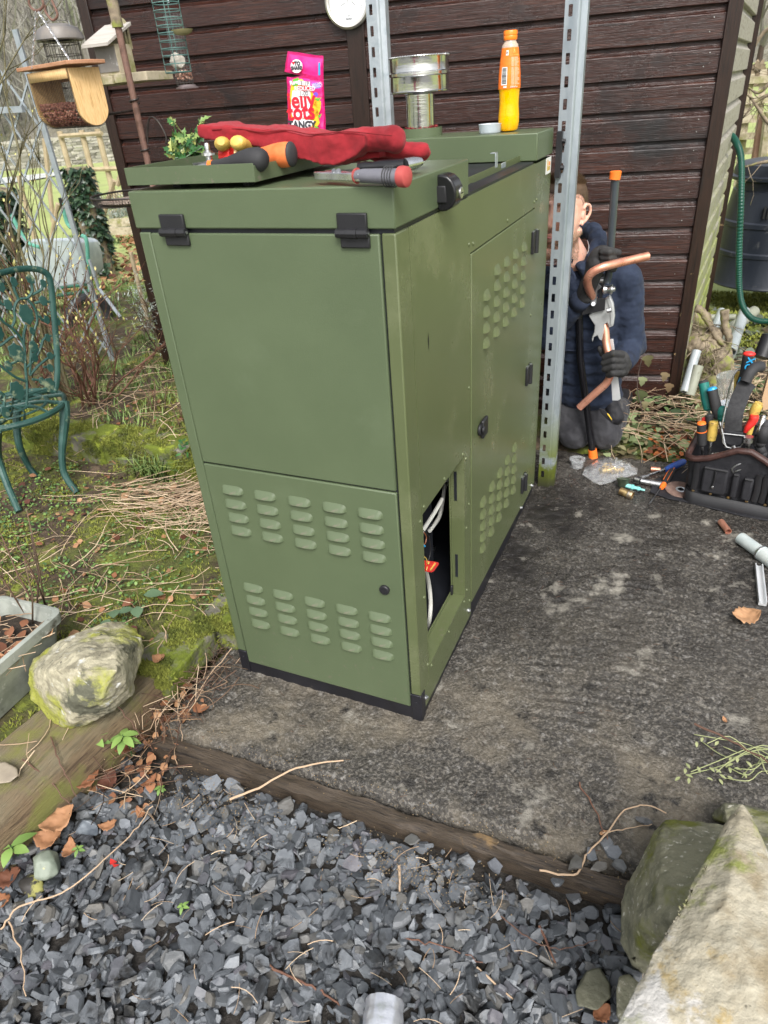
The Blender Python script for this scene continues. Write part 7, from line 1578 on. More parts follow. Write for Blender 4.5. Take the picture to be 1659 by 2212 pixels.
b = MB(); b.bar(Z6(510,1570,BYF-.015), Z6(560,1480,BYF-.012), .015, .012); b.bar(Z6(555,1570,BYF-.015), Z6(605,1480,BYF-.012), .012, .012); b.bar(Z6(545,1480,BYF-.012), Z6(620,1475,BYF-.012), .012, .012); b.build('handles', M['steel'], tt, bevel=.001)
b = MB(); b.tube(spl([Z6(795,730,BYF+.13),Z6(760,745,BYF+.12),Z6(715,850,BYF+.10),Z6(690,960,BYF+.09),Z6(660,1100,BYF+.07),Z6(630,1250,BYF+.05)],6), .0035, 8); b.build('braided_cable', M['steel'], label='thin braided steel cable looping out of the tool bag', cat='cable')
for k, (a0, a1, r, m_) in enumerate([((1000,1150),(930,1380),.012,'steel'),((1020,1220),(980,1370),.022,'rubber'),((965,1400),(1000,1470),.018,'rubber'),((640,1090),(640,1150),.02,'teal')]):
    tt = thing(['steel_bar','grey_gripped_tool','dark_round_tool','teal_pliers'][k], ['dull steel bar lying in the right half of the tool bag','grey rubber gripped tool at the right end of the bag','dark rounded handle low in the right half of the bag','dark teal pliers handle behind the blue topped screwdriver'][k], 'tool', Z6(*a1,BYF+.08), group='tools standing in the tool bag'); b = MB(); b.cap(Z6(*a0,BYF+.09), Z6(*a1,BYF+.08), r, r*.9); b.build('handle', M[m_], tt, ang=180)
b = MB(); v = [Z6(a,c,BYF+.15) for a,c in [(990,980),(1050,770),(1150,740),(1150,1060),(1000,1090)]]; b.add(v+[p+Vector((0,.05,0)) for p in v], [(0,1,2,3,4)]+[(i,5+i,5+(i+1)%5,(i+1)%5) for i in range(5)]); b.build('cardboard_box', mat('cardboard', [(.45,.29,.17),(.52,.35,.21)], rough=.8, scale=10), label='piece of brown cardboard behind the tool bag handle', cat='cardboard', bevel=.001)
t = thing('clear_bottle', 'clear plastic container with black hose standing behind the tool bag', 'container', Z6(700,900,BYF+.25)); b = MB(); p, q = Z6(720,1010,BYF+.28), Z6(705,770,BYF+.28); b.tube([p,q], .05, 20); b.build('container_wall', M['clear'], t, ang=50)
b = MB(); b.tube([Z6(985,620,BYF+.3), Z6(1060,430,BYF+.34)], .030, 16); b.build('black_tube', M['plastic'], t)

# ================================================================== COMPOST BIN, HOSE, FENCE
cx, cy = .985, 5.0; t = thing('compost_bin', 'tall black ribbed plastic compost bin with screw lid beside the shed', 'compost bin', (cx,cy,.05))
binm = mat('navy_black_plastic', [(.014,.018,.026),(.028,.033,.044)], rough=.42, scale=5, bump=.001, bscale=60, stretch=(1,1,.3), rvar=.1, over=[((.09,.09,.09), 12,.62,.72,.7)])
b = MB(); b.lathe([(.40,.0),(.405,.01),(.395,.03),(.392,.22),(.398,.225),(.398,.25),(.388,.26),(.380,.42),(.386,.425),(.386,.455),(.374,.465),(.345,.66),(.335,.665),(.330,.73)], (cx,cy,.06), n=64, caps=False); b.build('barrel', binm, t, ang=40)
b = MB(); b.lathe([(.335,.715),(.385,.735),(.388,.755),(.365,.765),(.360,.80),(.345,.83),(.28,.842),(0,.845)], (cx,cy,.06), n=64, caps=False); lid_ = b.build('screw_lid', binm, t, ang=40)
ang0 = math.atan2(-6.2,-.4)
for i, ch in enumerate('OPEN'):
    a = rad(-84)+i*.085 - .02; r = .364; o = Vector((cx+r*math.cos(a), cy+r*math.sin(a), .845)); text(ch, .045, o, (-math.sin(a),math.cos(a),0), (0,0,1), M['plastic'], lid_, ext=.003)
b = MB(); 
for s in (0,.055):
    a = rad(-105)-s*1.2; r = .378; b.box((cx+r*math.cos(a)-.006,cy+r*math.sin(a)-.01,.56),(cx+r*math.cos(a)+.006,cy+r*math.sin(a)+.01,.64))
b.build('vent_slots', M['black'], t)
# hose
def Z9(a, c, y): return U((2500+a/2.2115)*.54004, (500+c/2.2115)*.54004, y=y)
hp = [(915,85,3.35),(955,110,3.25),(1000,190,3.15),(1025,290,3.1),(1030,450,3.05),(1025,700,3.0),(1012,1000,3.0),(1008,1250,3.0),(1012,1450,3.0),(1040,1600,3.0),(1110,1700,3.0),(1200,1735,3.0),(1330,1730,3.0)]
P3 = spl([Z9(*p) for p in hp], 40); b = MB(); b.tube(P3, [.0155+.0016*math.sin(i*1.571) for i in range(len(P3))], 14); b.build('corrugated_hose', mat('green_hose', [(.004,.045,.030),(.008,.07,.048)], rough=.35, scale=5), label='dark green corrugated hose hanging from the shed side', cat='hose', ang=180)
# wooden trellis fence
t = thing('wooden_trellis', 'pale wooden trellis fence standing in the field beside the compost bin', 'trellis', U(1620,400,y=7.5))
for (a, c, e, g, w) in [(1622,160,1590,420,.07),(1650,150,1640,260,.06)]:
    b = MB(); b.bar(U(a,c,y=7.5), U(e,g,y=7.5), w, .03, up=(0,1,0)); b.build('trellis_upright', M['paleboard'], t)
for v in (172,216,256,293,325,357):
    b = MB(); b.bar(U(1592 if v > 200 else 1600,v+2,y=7.46), U(1720,v-4,y=7.46), .06 if v != 256 else .07, .03, up=(0,1,0)); b.build('trellis_rail', M['paleboard'], t)
t = thing('fence_post', 'reddish wooden post standing right of the trellis', 'post', U(1640,340,y=7.2), group='fence posts'); b = MB(); b.tube([U(1652,245,y=7.2),U(1636,350,y=7.2),U(1630,420,y=7.2)], .06, 8); b.build('post_shaft', mat('reddish_post', [(.25,.14,.10),(.36,.22,.16)], rough=.8), t)
t = thing('fence_post', 'pale broad post at the far right edge behind the bin', 'post', U(1658,340,y=7.2), group='fence posts'); b = MB(); b.tube([U(1668,240,y=7.1),U(1654,350,y=7.1),U(1650,420,y=7.1)], .07, 8); b.build('post_shaft', M['paleboard'], t)
for k in range(4):
    zz = U(1650, 330+k*14, y=6.4); t = thing('bed_edge_board', ['topmost','second','third','lowest'][k]+' pale board leaning behind the compost bin', 'board', zz, group='boards behind the compost bin'); b = MB(); p = U(1548-k*3,420+k*26,y=5.9); b.bar(p, p+Vector((-.02,.6,0)), .035, .10); b.build('board_plank', M['paleboard'], t)
# lichened branch at right top
b = MB(); random.seed(3); b.r = .5
t = thing('lichened_tree', 'bare grey lichened tree branches reaching in at the right edge', 'tree', (2.6,4.6,0))
for st in ([(1740,20),(1690,50),(1650,70),(1615,125),(1608,132)],[(1740,180),(1690,195),(1640,215),(1605,255)],[(1740,190),(1680,170),(1640,200),(1618,190)],[(1720,420),(1690,300),(1655,260),(1625,215),(1605,195)],[(1740,330),(1680,345),(1640,352),(1605,362)]):
    b.tube(spl([U(a,c,y=4.6) for a,c in st],5), [float(x) for x in np.linspace(.02,.005,(len(st)-1)*5+1)], 7)
    for k in range(5):
        i = random.uniform(.3,1)*(len(st)-1); a, c = st[int(min(i,len(st)-2))]; a2, c2 = st[int(min(i,len(st)-2))+1]; f = i%1; branchy(b, U(a+(a2-a)*f, c+(c2-c)*f, y=4.6), (random.gauss(-.3,.6),random.gauss(0,.4),random.gauss(-.1,.7)), .13, .0035, 2, .6, 4, 2, .1)
b.build('branches', M['bark'], t, ang=180); b = MB(); b.tube([(2.6,4.6,0),(2.55,4.6,1.2),(2.3,4.6,2.2)], [.1,.08,.05], 10); b.build('trunk', M['bark'], t, ang=180)
# far white sheep-like dots and hedge line
t = thing('field_hedge', 'brown hedge line crossing the far field right of the shed', 'hedge', U(1640,172,y=60)); b = MB()
for i in range(900): x = random.uniform(-4,20); b.r = random.random(); z = field_h(x,60)+random.uniform(0,1.2); b.leaf((x,60+random.uniform(-.5,.5),z),(random.gauss(0,1),random.gauss(0,.4),random.gauss(0,1)),(0,-1,0),.6,.3,'oval')
b.build('hedge_mass', mat('brown_hedge', [(.2,.16,.11)], rough=1, rnd=[(.12,.09,.06),(.28,.22,.15)]), t, ang=180)

# stump, roots, pipes by the shed corner
random.seed(17)
t = thing('root_stump', 'upturned mossy root stump with tangled dead stems by the shed corner', 'stump', Z6(500,800,2.55))
c0, c1 = Z6(510,860,2.5), Z6(440,260,2.75)
b = MB(); b.tube(spl([c0+Vector((0,0,-.1)), c0.lerp(c1,.35), c0.lerp(c1,.7), c1]), [.10-.0018*i for i in range(25)], 14)
for k in range(12): p = c0.lerp(c1, random.random()); b.ell(p+Vector((random.uniform(-.08,.08),random.uniform(-.08,0),0)), random.uniform(.03,.06), nu=10, nv=8)
b.build('stump_body', M['bark'], t, voxel=.012, smooth=1, disp=[('CLOUDS', .05, .05), ('CLOUDS', .015, .015)])
b = MB()
for pts, r in (([(400,180,2.6),(460,210,2.6),(520,310,2.6),(600,450,2.6),(690,540,2.6),(730,700,2.6)],.020),([(660,200,2.6),(665,330,2.6),(700,450,2.6),(690,560,2.6),(730,740,2.6)],.022),([(540,730,2.4),(600,660,2.4),(690,580,2.4),(715,530,2.4)],.006),([(550,590,2.4),(575,650,2.4),(570,740,2.4)],.004)):
    n_ = (len(pts)-1)*8+1; b.tube(spl([Z6(*p) for p in pts]), [r*(1-.4*i/n_)*(1+.06*math.sin(i*1.7)+.05*math.sin(i*.63)) for i in range(n_)], 10)
for k in range(60):
    p = c0.lerp(c1, random.random())+Vector((random.uniform(-.06,.1),-.08,0)); branchy(b, p, (random.gauss(0,.8),-.4,random.gauss(-.2,.8)), .11, .0035, 1, .8, 4, 2, 0)
b.build('roots', M['bark'], t, ang=180)
for k, (p, q, r, m_, lb) in enumerate([((415,560,2.42),(305,925,2.30),.022,'tub','pale plastic pipe leaning on the shed corner post'),((430,690,2.36),(350,950,2.3),.024,'milkpipe','greenish pale pipe leaning just right of the first pipe'),((835,210,3.3),(715,570,2.9),.030,'tub','grey plastic pipe standing up behind the root stump'),((925,210,3.6),(545,500,3.2),.034,'milkpipe','thick grey pipe lying across behind the stump'),((640,200,3.5),(560,380,3.4),.026,'tub','short pale pipe behind the knobbly stump stem'),((520,265,3.7),(760,262,3.7),.020,'milkpipe','thin pale pipe lying level behind the stump')]):
    if 'milkpipe' not in M: M['milkpipe'] = mat('grimy_pale_pipe', [(.20,.21,.16),(.28,.29,.23)], rough=.5, scale=6)
    if 'pipegrey' not in M: M['pipegrey'] = mat('pale_grey_pipe', [(.24,.27,.28),(.33,.36,.37)], rough=.35, scale=6, over=[((.2,.22,.12),12,.6,.7)])
    b = MB(); P_, Q_ = Z6(*p), Z6(*q); b.tube([P_,Q_], r, 16, caps=False); b.tube([Q_,P_], r*.85, 16, caps=False); b.lathe([(r*.85,0),(r,0)],Q_,Q_-P_,16,caps=False); b.lathe([(r*.85,0),(r,0)],P_,Q_-P_,16,caps=False)
    b.build('plastic_pipe', M['pipegrey' if m_ == 'tub' else m_], label=lb, cat='pipe', group='old plastic pipes by the shed', ang=60)
# trailing ivy stem with pale leaves against the shed
t = thing('trailing_ivy', 'thin ivy stem with withered pale leaves climbing the shed wall', 'ivy', ZQ(1250,1200,2.1)); b = MB(); b.tube(spl([ZQ(1300,1240,2.05),ZQ(1245,1000,2.12),ZQ(1250,850,2.15),ZQ(1280,700,2.2),ZQ(1320,590,2.25)]), .0025, 6); b.build('stem', M['twig'], t)
b = MB()
for (a, c, s) in [(1355,640,.06),(1310,880,.05),(1300,1030,.07),(1560,830,.05),(1600,950,.05),(1340,1150,.045)]: b.r = random.uniform(.5,1); b.leaf(ZQ(a,c-30,2.15), (random.gauss(0,.3),-.2,-1), (0,-1,.2), s, s*.9, 'ivy', .2, .3)
b.build('withered_leaves', M['palelitter'], t, ang=180)

# ================================================================== FOREGROUND
random.seed(41)
def Z2L(a, c, z): return U(a/1.8433*.54004, (2300+c/1.8433)*.54004, z=z)
def Z2Y(a, c, y): return U(a/1.8433*.54004, (2300+c/1.8433)*.54004, y=y)
# pale boulder
pts = [Z2Y(a,c,y) for a,c,y in [(215,700,-.36),(250,620,-.33),(330,560,-.30),(470,490,-.28),(640,470,-.26),(790,425,-.22),(880,470,-.20),(1055,450,-.16),(1050,560,-.20),(980,660,-.26),(975,900,-.33),(800,1015,-.40),(600,1125,-.42),(450,1150,-.43),(340,1040,-.42),(240,920,-.40),(210,800,-.38)]]
cc = sum(pts, Vector())/len(pts); back = [p*.55+cc*.45+Vector((-.05,.14,-.01)) for p in pts[::2]]; frt = [Z2Y(560,560,-.37), Z2Y(600,700,-.435), Z2Y(560,930,-.455), Z2Y(530,1060,-.45), Z2Y(860,700,-.39), Z2Y(860,560,-.33), Z2Y(350,700,-.42), Z2Y(760,900,-.43), Z2Y(380,880,-.44)]
rock('pale_boulder', [tuple(p) for p in pts+back+frt], M['lime'], 'large pale lichened boulder resting on the left sleeper', 'boulder', 60, .011, 10, seed=2, sm=1)
# trough planter
t = thing('trough_planter', 'weathered grey plastic trough planter at the left edge behind the boulder', 'planter', (-1.3,-.35,.09))
pl_m = mat('weathered_grey_plastic', [(.25,.27,.24),(.34,.36,.32),(.20,.215,.19)], rough=.6, scale=5, over=[((.5,.51,.48),30,.6,.7,.8),((.05,.045,.03),9,.62,.72,.8)])
zt = .27; c_near = Z2L(485,262,zt); c_fr = Z2L(0,680,zt); c_bk = Z2L(0,222,zt); d1 = (c_near-c_fr); d1.z = 0; Ln = 1.0; d1 = d1.normalized(); cn = Z2L(470,250,zt); d2 = Vector((-d1.y,d1.x,0)); W_ = .26
o0 = cn - d1*.62; 
def pring(z, s, r=.03, w=W_):
    out = []; x0, x1, y0, y1 = 0+s, .62-s, 0+s, w-s
    for (cx_, cy_, a0) in ((x1-r,y0+r,-90),(x1-r,y1-r,0),(x0+r,y1-r,90),(x0+r,y0+r,180)):
        for k in range(7): a = rad(a0+15*k); q = o0+d1*(cx_+r*math.cos(a))+d2*(cy_+r*math.sin(a)); out.append((q.x,q.y,z))
    return out
R_ = [pring(.085,.045),pring(.10,.040),pring(.235,.012),pring(.237,.002),pring(.268,.0),pring(.270,.003),pring(.270,.014),pring(.232,.018),pring(.12,.04)]; n = 28
b = MB(); b.add([p for r in R_ for p in r], [(i*n+j,i*n+(j+1)%n,(i+1)*n+(j+1)%n,(i+1)*n+j) for i in range(len(R_)-1) for j in range(n)]+[tuple(range(n-1,-1,-1))]); b.build('trough', pl_m, t, ang=40)
b = MB(); R2 = pring(.215,.018); cen = sum((Vector(p) for p in R2), Vector())/n
pts_ = [tuple(cen)]+R2; b.add(pts_, [(0,1+j,1+(j+1)%n) for j in range(n)]); b.build('compost', M['soil'], t)
pc = cen
litter('planter_litter', lambda: (lambda a, r: (pc.x+d1.x*a+d2.x*r, pc.y+d1.y*a+d2.y*r))(random.uniform(-.27,.27), random.uniform(-.1,.1)), 90, M['deadleaf'], 'brown leaves lying in the grey trough planter', 'leaf litter', (.02,.05), 0, lambda x,y: .222)
stalks('planter_stalks', lambda: (lambda a, r: (pc.x+d1.x*a+d2.x*r, pc.y+d1.y*a+d2.y*r))(random.uniform(-.27,.27), random.uniform(-.1,.1)), 110, .12, M['straw'], 'dry stems lying in the grey trough planter', .0012, zf=lambda x,y: .218, lift=.02)
stemplant(cn.x-.12, cn.y+.0, 6, .30, 'tall thin dark stems rising from the planter corner', sp=.04, z=.22)
stemplant(cn.x-.26, cn.y-.10, 5, .26, 'thin brown stems at the left edge in the planter', sp=.04, z=.22)
# flat pebble and stones
rock('flat_pebble', [tuple(U(u,v,z=z)) for u,v in [(-30,1650),(12,1645),(38,1660),(40,1675),(22,1690),(-20,1695)] for z in (.092,.118)], mat('brown_pebble', [(.26,.22,.17),(.34,.29,.22)], rough=.6, scale=20), 'smooth flat brown pebble lying on the sleeper at the left edge', 'pebble', 20, .0015, 20, ang=180)
def ball(c, r, sq_=(1,1,.75), n=26, s=1):
    rr_ = random.Random(s); return [(c[0]+r*sq_[0]*math.cos(a)*math.cos(e), c[1]+r*sq_[1]*math.sin(a)*math.cos(e), c[2]+r*sq_[2]*math.sin(e)) for a, e in [(rr_.uniform(0,6.28), rr_.uniform(-1.4,1.4)) for _ in range(n)]]
c = U(100,1870,z=-.02); rock('greenish_pebble', ball(c,.038,(1.05,.95,.9),40,3), mat('green_grey_pebble', [(.14,.17,.13),(.24,.27,.22)], rough=.6, scale=14, over=[((.45,.42,.2),40,.64,.7)]), 'rounded grey green pebble beside the sleeper foot', 'pebble', 16, .002, 20)
c = U(70,1915,z=-.045); rock('lichened_pebble', ball(c,.034,(1.2,.9,.7),40,5), mat('half_lichen_pebble', [(.03,.028,.025),(.05,.045,.04)], rough=.6, scale=5, over=[((.26,.25,.08),9,.5,.53,.9)]), 'dark pebble half covered in yellow lichen below the green pebble', 'pebble', 16, .002, 20)
c = U(188,1790,z=-.022); rock('blue_grey_stone', ball(c,.032,(1.1,.9,.8),14,8), mat('blue_grey_stone', [(.05,.06,.075),(.16,.18,.2)], rough=.4, scale=20, over=[((.5,.47,.2),18,.62,.66)]), 'blue grey stone with pale patches beside the crumpled leaves', 'stone', 14, .003, 20)
c = U(950,1850,z=-.04)
# fallen leaves
for (u,v,z,L,lb,dr,r_,W_2) in [(132,1775,.0,.11,'largest crumpled tan leaf beside the sleeper foot',1.1,.72,.75),(110,1815,-.02,.095,'crumpled tan leaf below the largest one',.3,.68,.8),(150,1840,-.02,.07,'narrow tan leaf below the crumpled pair',-1,.66,.6),(220,1610,-.01,.12,'long red brown leaf under the green seedlings',.5,.35,.7),(270,1620,-.01,.09,'red brown leaf right of the green seedlings',.2,.4,.5),(190,1690,-.01,.10,'dark orange leaf lying on slate by the sleeper',.8,.45,.5),(235,1690,-.02,.075,'dark purple wet leaf beside the orange leaf',1.4,.02,.9),(345,1425,.105,.055,'flat pale leaf on the mossy edging stone',.1,.7,.9),(370,1480,.02,.055,'small orange leaf below the flat pale leaf',1.3,.45,.6),(305,1760,-.03,.055,'tan leaf lying alone on the slate',-.5,.62,.5),(237,1785,-.03,.06,'tan leaf with pointed tip on the slate chips',.6,.66,.6),(325,1690,-.03,.06,'curled brown leaf by the rotten timber end',1.2,.5,.5),(20,1900,-.03,.09,'dark red leaf at the left edge by the pebbles',.7,.3,.7),(5,1950,-.03,.07,'orange leaf at the left edge of the slate',.2,.55,.7),(1300,2190,-.03,.05,'orange leaf at the foot of the right boulders',.9,.5,.8),(610,1075,.10,.01,'',0,0,0)]:
    if lb: bigleaf(u,v,z,L*.78,lb,dr,r=max(.02,r_-.22),W=W_2,curl=.9)
# seedlings
def seedling(u, v, z, h, n, L, label, par=None):
    p = U(u,v,z=z); t = thing('green_seedling', label, 'seedling', p, group='pale green seedlings'); b = MB(); b.tube([p, p+Vector((.003,0,h*.5)), p+Vector((0,-.004,h))], [.0022,.002,.0014], 6); b.build('stem', M['leafgreen'], t)
    b = MB()
    for k in range(n):
        a = 2.4*k+.3; b.r = random.uniform(.7,1); b.leaf(p+Vector((0,-.004,h*(.75+.25*k/n))), (math.cos(a),math.sin(a),.25), (0,0,1), L*random.uniform(.7,1.1), L*.5, 'oval', .15, .5)
    b.build('leaves', M['leafgreen'], t, ang=180)
seedling(225,1640,-.03,.11,9,.05,'pale green seedling leaning before the boulder'); seedling(285,1632,-.03,.09,9,.046,'pale green seedling just right of the first by the leaves'); seedling(40,1850,-.03,.05,5,.055,'broad leaved green seedling beside the sleeper at the left edge'); seedling(350,1710,-.03,.02,6,.02,'tiny seedling among slate at the timber end'); seedling(175,1840,-.03,.02,5,.018,'tiny seedling by the blue grey stone'); seedling(398,1960,-.04,.012,5,.016,'tiny green seedling alone on the slate')
t = thing('bramble_shoot', 'dark green bramble leaves growing above the pale boulder', 'bramble', U(300,1320,z=.1)); b = MB()
for (u,v,L,a) in [(310,1285,.065,.5),(295,1310,.055,-.8),(245,1335,.05,2.2),(238,1350,.045,3.0),(262,1355,.045,-.9),(255,1325,.05,1.0)]: b.r = random.uniform(0,.3); b.leaf(U(u,v,z=.13), (math.cos(a),math.sin(a),.1), (0,0,1), L, L*.75, 'oval', .15, .2)
b.build('leaves', mat('dull_green_leaf', [(.09,.15,.08)], rough=.5, rnd=[(.07,.12,.07),(.16,.24,.12)]), t, ang=180)
# stems and twigs across the front
def twig(name, pts, r, m, label, group=None, cat='twig', kink=.002):
    b = MB(); b.r = .42 if m == 'straw' else .5; r = r*.75; p = spl([U(u,v,z=z) for u,v,z in pts], 6); p = [q+Vector((random.gauss(0,kink),random.gauss(0,kink),random.gauss(0,kink*.5))) for q in p]; n_ = len(p)
    b.tube(p, [r*(1-.45*i/n_) for i in range(n_)], 7); return b.build(name, M[m], label=label, cat=cat, group=group)
G_ = 'loose twigs on the ground'
twig('long_stem', [(0,2010,-.02),(40,1960,0),(130,1930,.0),(210,1870,.01),(290,1795,.0),(330,1740,0)], .003, 'straw', 'long pale stem curving over slate from the left edge', G_)
twig('long_stem', [(18,1990,-.02),(45,2060,-.02),(55,2150,-.02)], .0026, 'straw', 'short pale stem pointing down from the long curving stem', G_)
twig('flat_stalk', [(500,1725,-.02),(560,1700,0),(640,1660,.02),(742,1640,.03)], .0045, 'straw', 'long dry stalk lying across the timber edging', G_)
twig('brown_twig', [(565,2080,-.035),(650,2120,-.03),(710,2150,-.03),(745,2190,-.03)], .0038, 'redtwig', 'brown twig on slate left of the foil tube', G_, kink=.0015)
twig('dry_twig', [(1165,1880,-.0),(1240,1890,.0),(1265,1850,.01),(1310,1800,.015),(1350,1750,.015),(1400,1740,.02),(1440,1755,.02)], .0034, 'straw', 'forked dry twig lying over the timber end at right', G_, kink=.001)
twig('dry_twig', [(1300,1800,.012),(1350,1790,.012),(1410,1780,.012)], .002, 'straw', 'thin side shoot of dry twig near the boulder', G_, kink=.001)
twig('spiky_twig', [(1250,1690,.01),(1290,1760,.01),(1320,1830,.01)], .0026, 'redtwig', 'dark spiky twig standing out on the slab above the boulder', G_)
twig('thin_root', [(1085,1980,-.03),(1150,2030,-.02),(1210,2050,-.02),(1290,2030,-.02)], .002, 'twig', 'thin dark root curving over slate near the boulder', G_)
twig('needle_twig', [(875,2030,-.035),(960,2045,-.03),(1040,2080,-.03)], .0022, 'redtwig', 'thin brown needle twig on the slate centre', G_)
twig('pale_stick', [(862,1870,-.03),(864,1930,-.03)], .0045, 'straw', 'short pale stick standing out on slate centre', G_, kink=.0005)
twig('pale_stick', [(1030,2090,-.035),(1110,2160,-.035)], .0032, 'straw', 'longer pale stick on slate right of the foil tube', G_, kink=.0005)
twig('red_stick', [(1165,2000,-.03),(1200,2080,-.03)], .004, 'redtwig', 'reddish stick lying on slate by the boulder', G_, kink=.0005)
twig('thorny_twig', [(235,1440,.2),(240,1500,.17),(290,1570,.08),(330,1620,-.02)], .003, 'twig', 'dark thorny stem rising in front of the pale boulder', G_)
twig('bent_twig', [(50,1640,.10),(100,1680,.08),(150,1740,.02)], .0028, 'twig', 'dark stem bending over the sleeper', G_); twig('bent_twig', [(110,1590,.1),(130,1650,.1),(165,1720,.02)], .0028, 'twig', 'second dark stem bending over the sleeper', G_)
twig('wiry_stem', [(350,1350,.12),(380,1450,.06),(385,1530,.03),(395,1600,.02)], .002, 'straw', 'wiry stem by the slab corner', G_); twig('wiry_stem', [(500,1400,.05),(430,1490,.03),(380,1560,.0)], .002, 'straw', 'wiry stem leaning across the slab corner', G_)
# pine cone
c = U(515,1745,z=-.022); 
c = U(515,1760,z=-.04)
# red scrap
p = U(248,1865,z=-.02); b = MB(); b.leaf(p, (.2,-.3,.9), (.5,-.5,0), .03, .018, 'lance'); b.leaf(p+Vector((.012,0,0)), (.1,-.5,.7), (.5,-.5,0), .026, .014, 'lance'); b.build('red_plastic_scrap', M['red'], label='small scrap of red plastic on the slate', cat='scrap', ang=180)
# weeds on the slab at right
t = thing('uprooted_weed', 'pale uprooted weed with thin stems lying on the slab at right', 'weed', U(1560,1640,z=0)); b = MB()
for k in range(12):
    s = U(1690,1640+random.uniform(-45,35),z=.01); e = U(1500+random.uniform(-15,110),1625+random.uniform(-45,75),z=random.uniform(.003,.035)); b.r = random.uniform(.6,1); b.tube(spl([s, s.lerp(e,.35)+Vector((0,random.gauss(0,.018),random.uniform(.0,.03))), s.lerp(e,.7)+Vector((random.gauss(0,.012),random.gauss(0,.018),random.uniform(.0,.02))), e],4), .0014, 5)
    if k < 8:
        for j in range(3): b.leaf(e+Vector((random.gauss(0,.012),random.gauss(0,.012),0)), (random.gauss(0,1),random.gauss(0,1),.2), (0,0,1), .018, .008, 'oval')
b.build('stems', M['palegreen'] if 'palegreen' in M else mat('pale_green_stem', [(.22,.26,.10)], rough=.6, rnd=[(.14,.18,.06),(.32,.34,.17)]), t, ang=180)
twig('brown_branch', [(1500,1565,.03),(1580,1600,.04),(1680,1660,.05)], .0045, 'twig', 'bare brown branch lying on the slab at the right edge', G_)
# boulders at lower right
M['greenrock'] = mat('grey_green_rock', [(.14,.14,.095),(.25,.24,.165),(.19,.185,.125),(.33,.31,.225)], rough=.8, scale=7, detail=12, bump=.008, bscale=26,
    over=[((.52,.50,.42), 70,.58,.66,.9), ((.15,.16,.03), 5,.52,.62,.9), ((.05,.05,.035), 6,.6,.7,.8)])
M['lichrock'] = mat('white_lichen_slab', [(.31,.275,.20),(.40,.365,.28),(.25,.205,.13)], rough=.85, scale=9, detail=12, bump=.007, bscale=40,
    over=[((.47,.455,.43), 3.2,.48,.51,.9), ((.33,.24,.09), 9,.56,.64,.9), ((.20,.22,.06), 4.2,.56,.62,.9), ((.12,.11,.08), 80,.66,.72,.9)])
def Z5(a, c, y): return U((2000+a/1.5476)*.54004, (2900+c/1.5476)*.54004, y=y)
def Z5z(a, c, z): return U((2000+a/1.5476)*.54004, (2900+c/1.5476)*.54004, z=z)
g = [(760,1120,.02),(780,970,.05),(880,790,.10),(940,660,.14),(1000,590,.15),(1080,570,.15),(1290,600,.16),(1500,640,.16),(1750,700,.16),(1750,1000,.28),(1500,900,.30),(1150,800,.24),(1000,900,.24),(960,1200,.22),(870,1250,.16),(800,1480,.02),(750,1350,.0),(900,1560,-.02),(1100,1200,.28),(1300,1100,.3)]
pts = [tuple(Z5z(a,c,z)) for a,c,z in g]+[tuple(Z5z(a,c,-.1)) for a,c in [(760,1150),(820,1500),(900,1560),(1000,700),(1500,700),(1750,900)]]
rock('green_boulder', pts, M['greenrock'], 'large rounded grey green boulder at the lower right', 'boulder', 52, .012, 8, seed=4, sm=1)
g = [(1310,570,.03),(1380,480,.10),(1480,480,.12),(1600,520,.12),(1750,560,.12),(1750,700,.16),(1400,620,.12)]
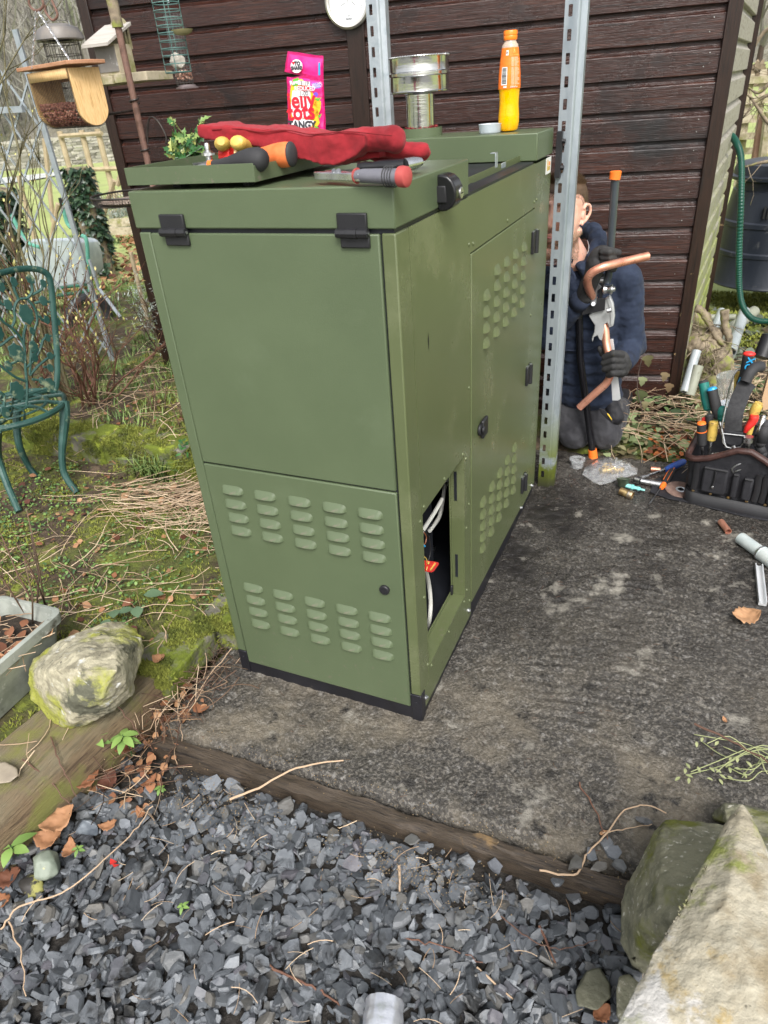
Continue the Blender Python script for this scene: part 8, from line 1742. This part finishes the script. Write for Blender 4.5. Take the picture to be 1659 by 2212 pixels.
rock('mossy_boulder', [tuple(Z5z(a,c,z)) for a,c,z in g]+[tuple(Z5z(a,c,-.05)) for a,c in [(1310,570),(1500,500),(1750,600),(1750,720)]], M['greenrock'], 'yellow green mossy rock behind the pointed slab at right', 'boulder', 26, .010, 9, seed=6)
top = [(1500,480,.37),(1420,560,.36),(1400,640,.36),(1200,960,.37),(1050,1270,.38),(920,1480,.38),(720,1860,.38),(660,1990,.38),(1750,2100,.42),(1780,1500,.42),(1780,1100,.40),(1640,780,.38),(1560,560,.37),(1400,1100,.415),(1450,1350,.425),(1560,1600,.43)]
pts = [tuple(Z5z(a,c,z)) for a,c,z in top]; low = [tuple(Vector(p)+Vector((.10 if i < 8 else 0, .03, -.22))) for i, p in enumerate(pts[:13])]
rock('pointed_slab', pts+low, M['lichrock'], 'pointed slab of stone covered in white and yellow lichen at lower right', 'boulder', 54, .006, 9, seed=9, sm=1)
rock('small_grey_stone', [tuple(Z5z(a,c,z)) for a,c in [(740,1560),(800,1540),(870,1600),(860,1750),(760,1850),(725,1800),(720,1650)] for z in (-.06,.03)], M['greenrock'], 'grey stone half hidden under the pointed slab', 'stone', 16, .004, 12)
rock('olive_stone', [tuple(Z5z(a,c,z)) for a,c in [(460,1640),(540,1520),(620,1500),(680,1600),(690,1680),(600,1770),(480,1740)] for z in (-.05,-.015)], mat('olive_stone', [(.11,.11,.075),(.17,.165,.115)], rough=.6, scale=20, bump=.003, bscale=60), 'flat olive grey stone lying among the slate chips', 'stone', 14, .004, 16)
# foil duct
p = U(832,2160,z=.012); q = U(815,2330,z=.02); d = (q-p).normalized(); t = thing('foil_duct', 'end of silver foil wrapped tube at the bottom edge', 'foil tube', p)
b = MB(); L_ = .32; prof = [(.0,.0),(.030,.002),(.0365,.006)]; k = 0
for i in range(46): z = .006+L_*i/45; prof.append((.0375+.0007*math.sin(i*2.1)+.0006*math.sin(i*5.3), z))
b.lathe(prof, p, d, 72, caps=False, sq=lambda a: 1+.008*math.sin(14*a)+.006*math.sin(31*a)); b.build('foil_wrap', mat('crinkled_foil', [(.62,.64,.70),(.78,.80,.84)], rough=.28, metal=.75, scale=30, bump=.0018, bscale=70), t, ang=60, disp=[('CLOUDS', .02, .003)])
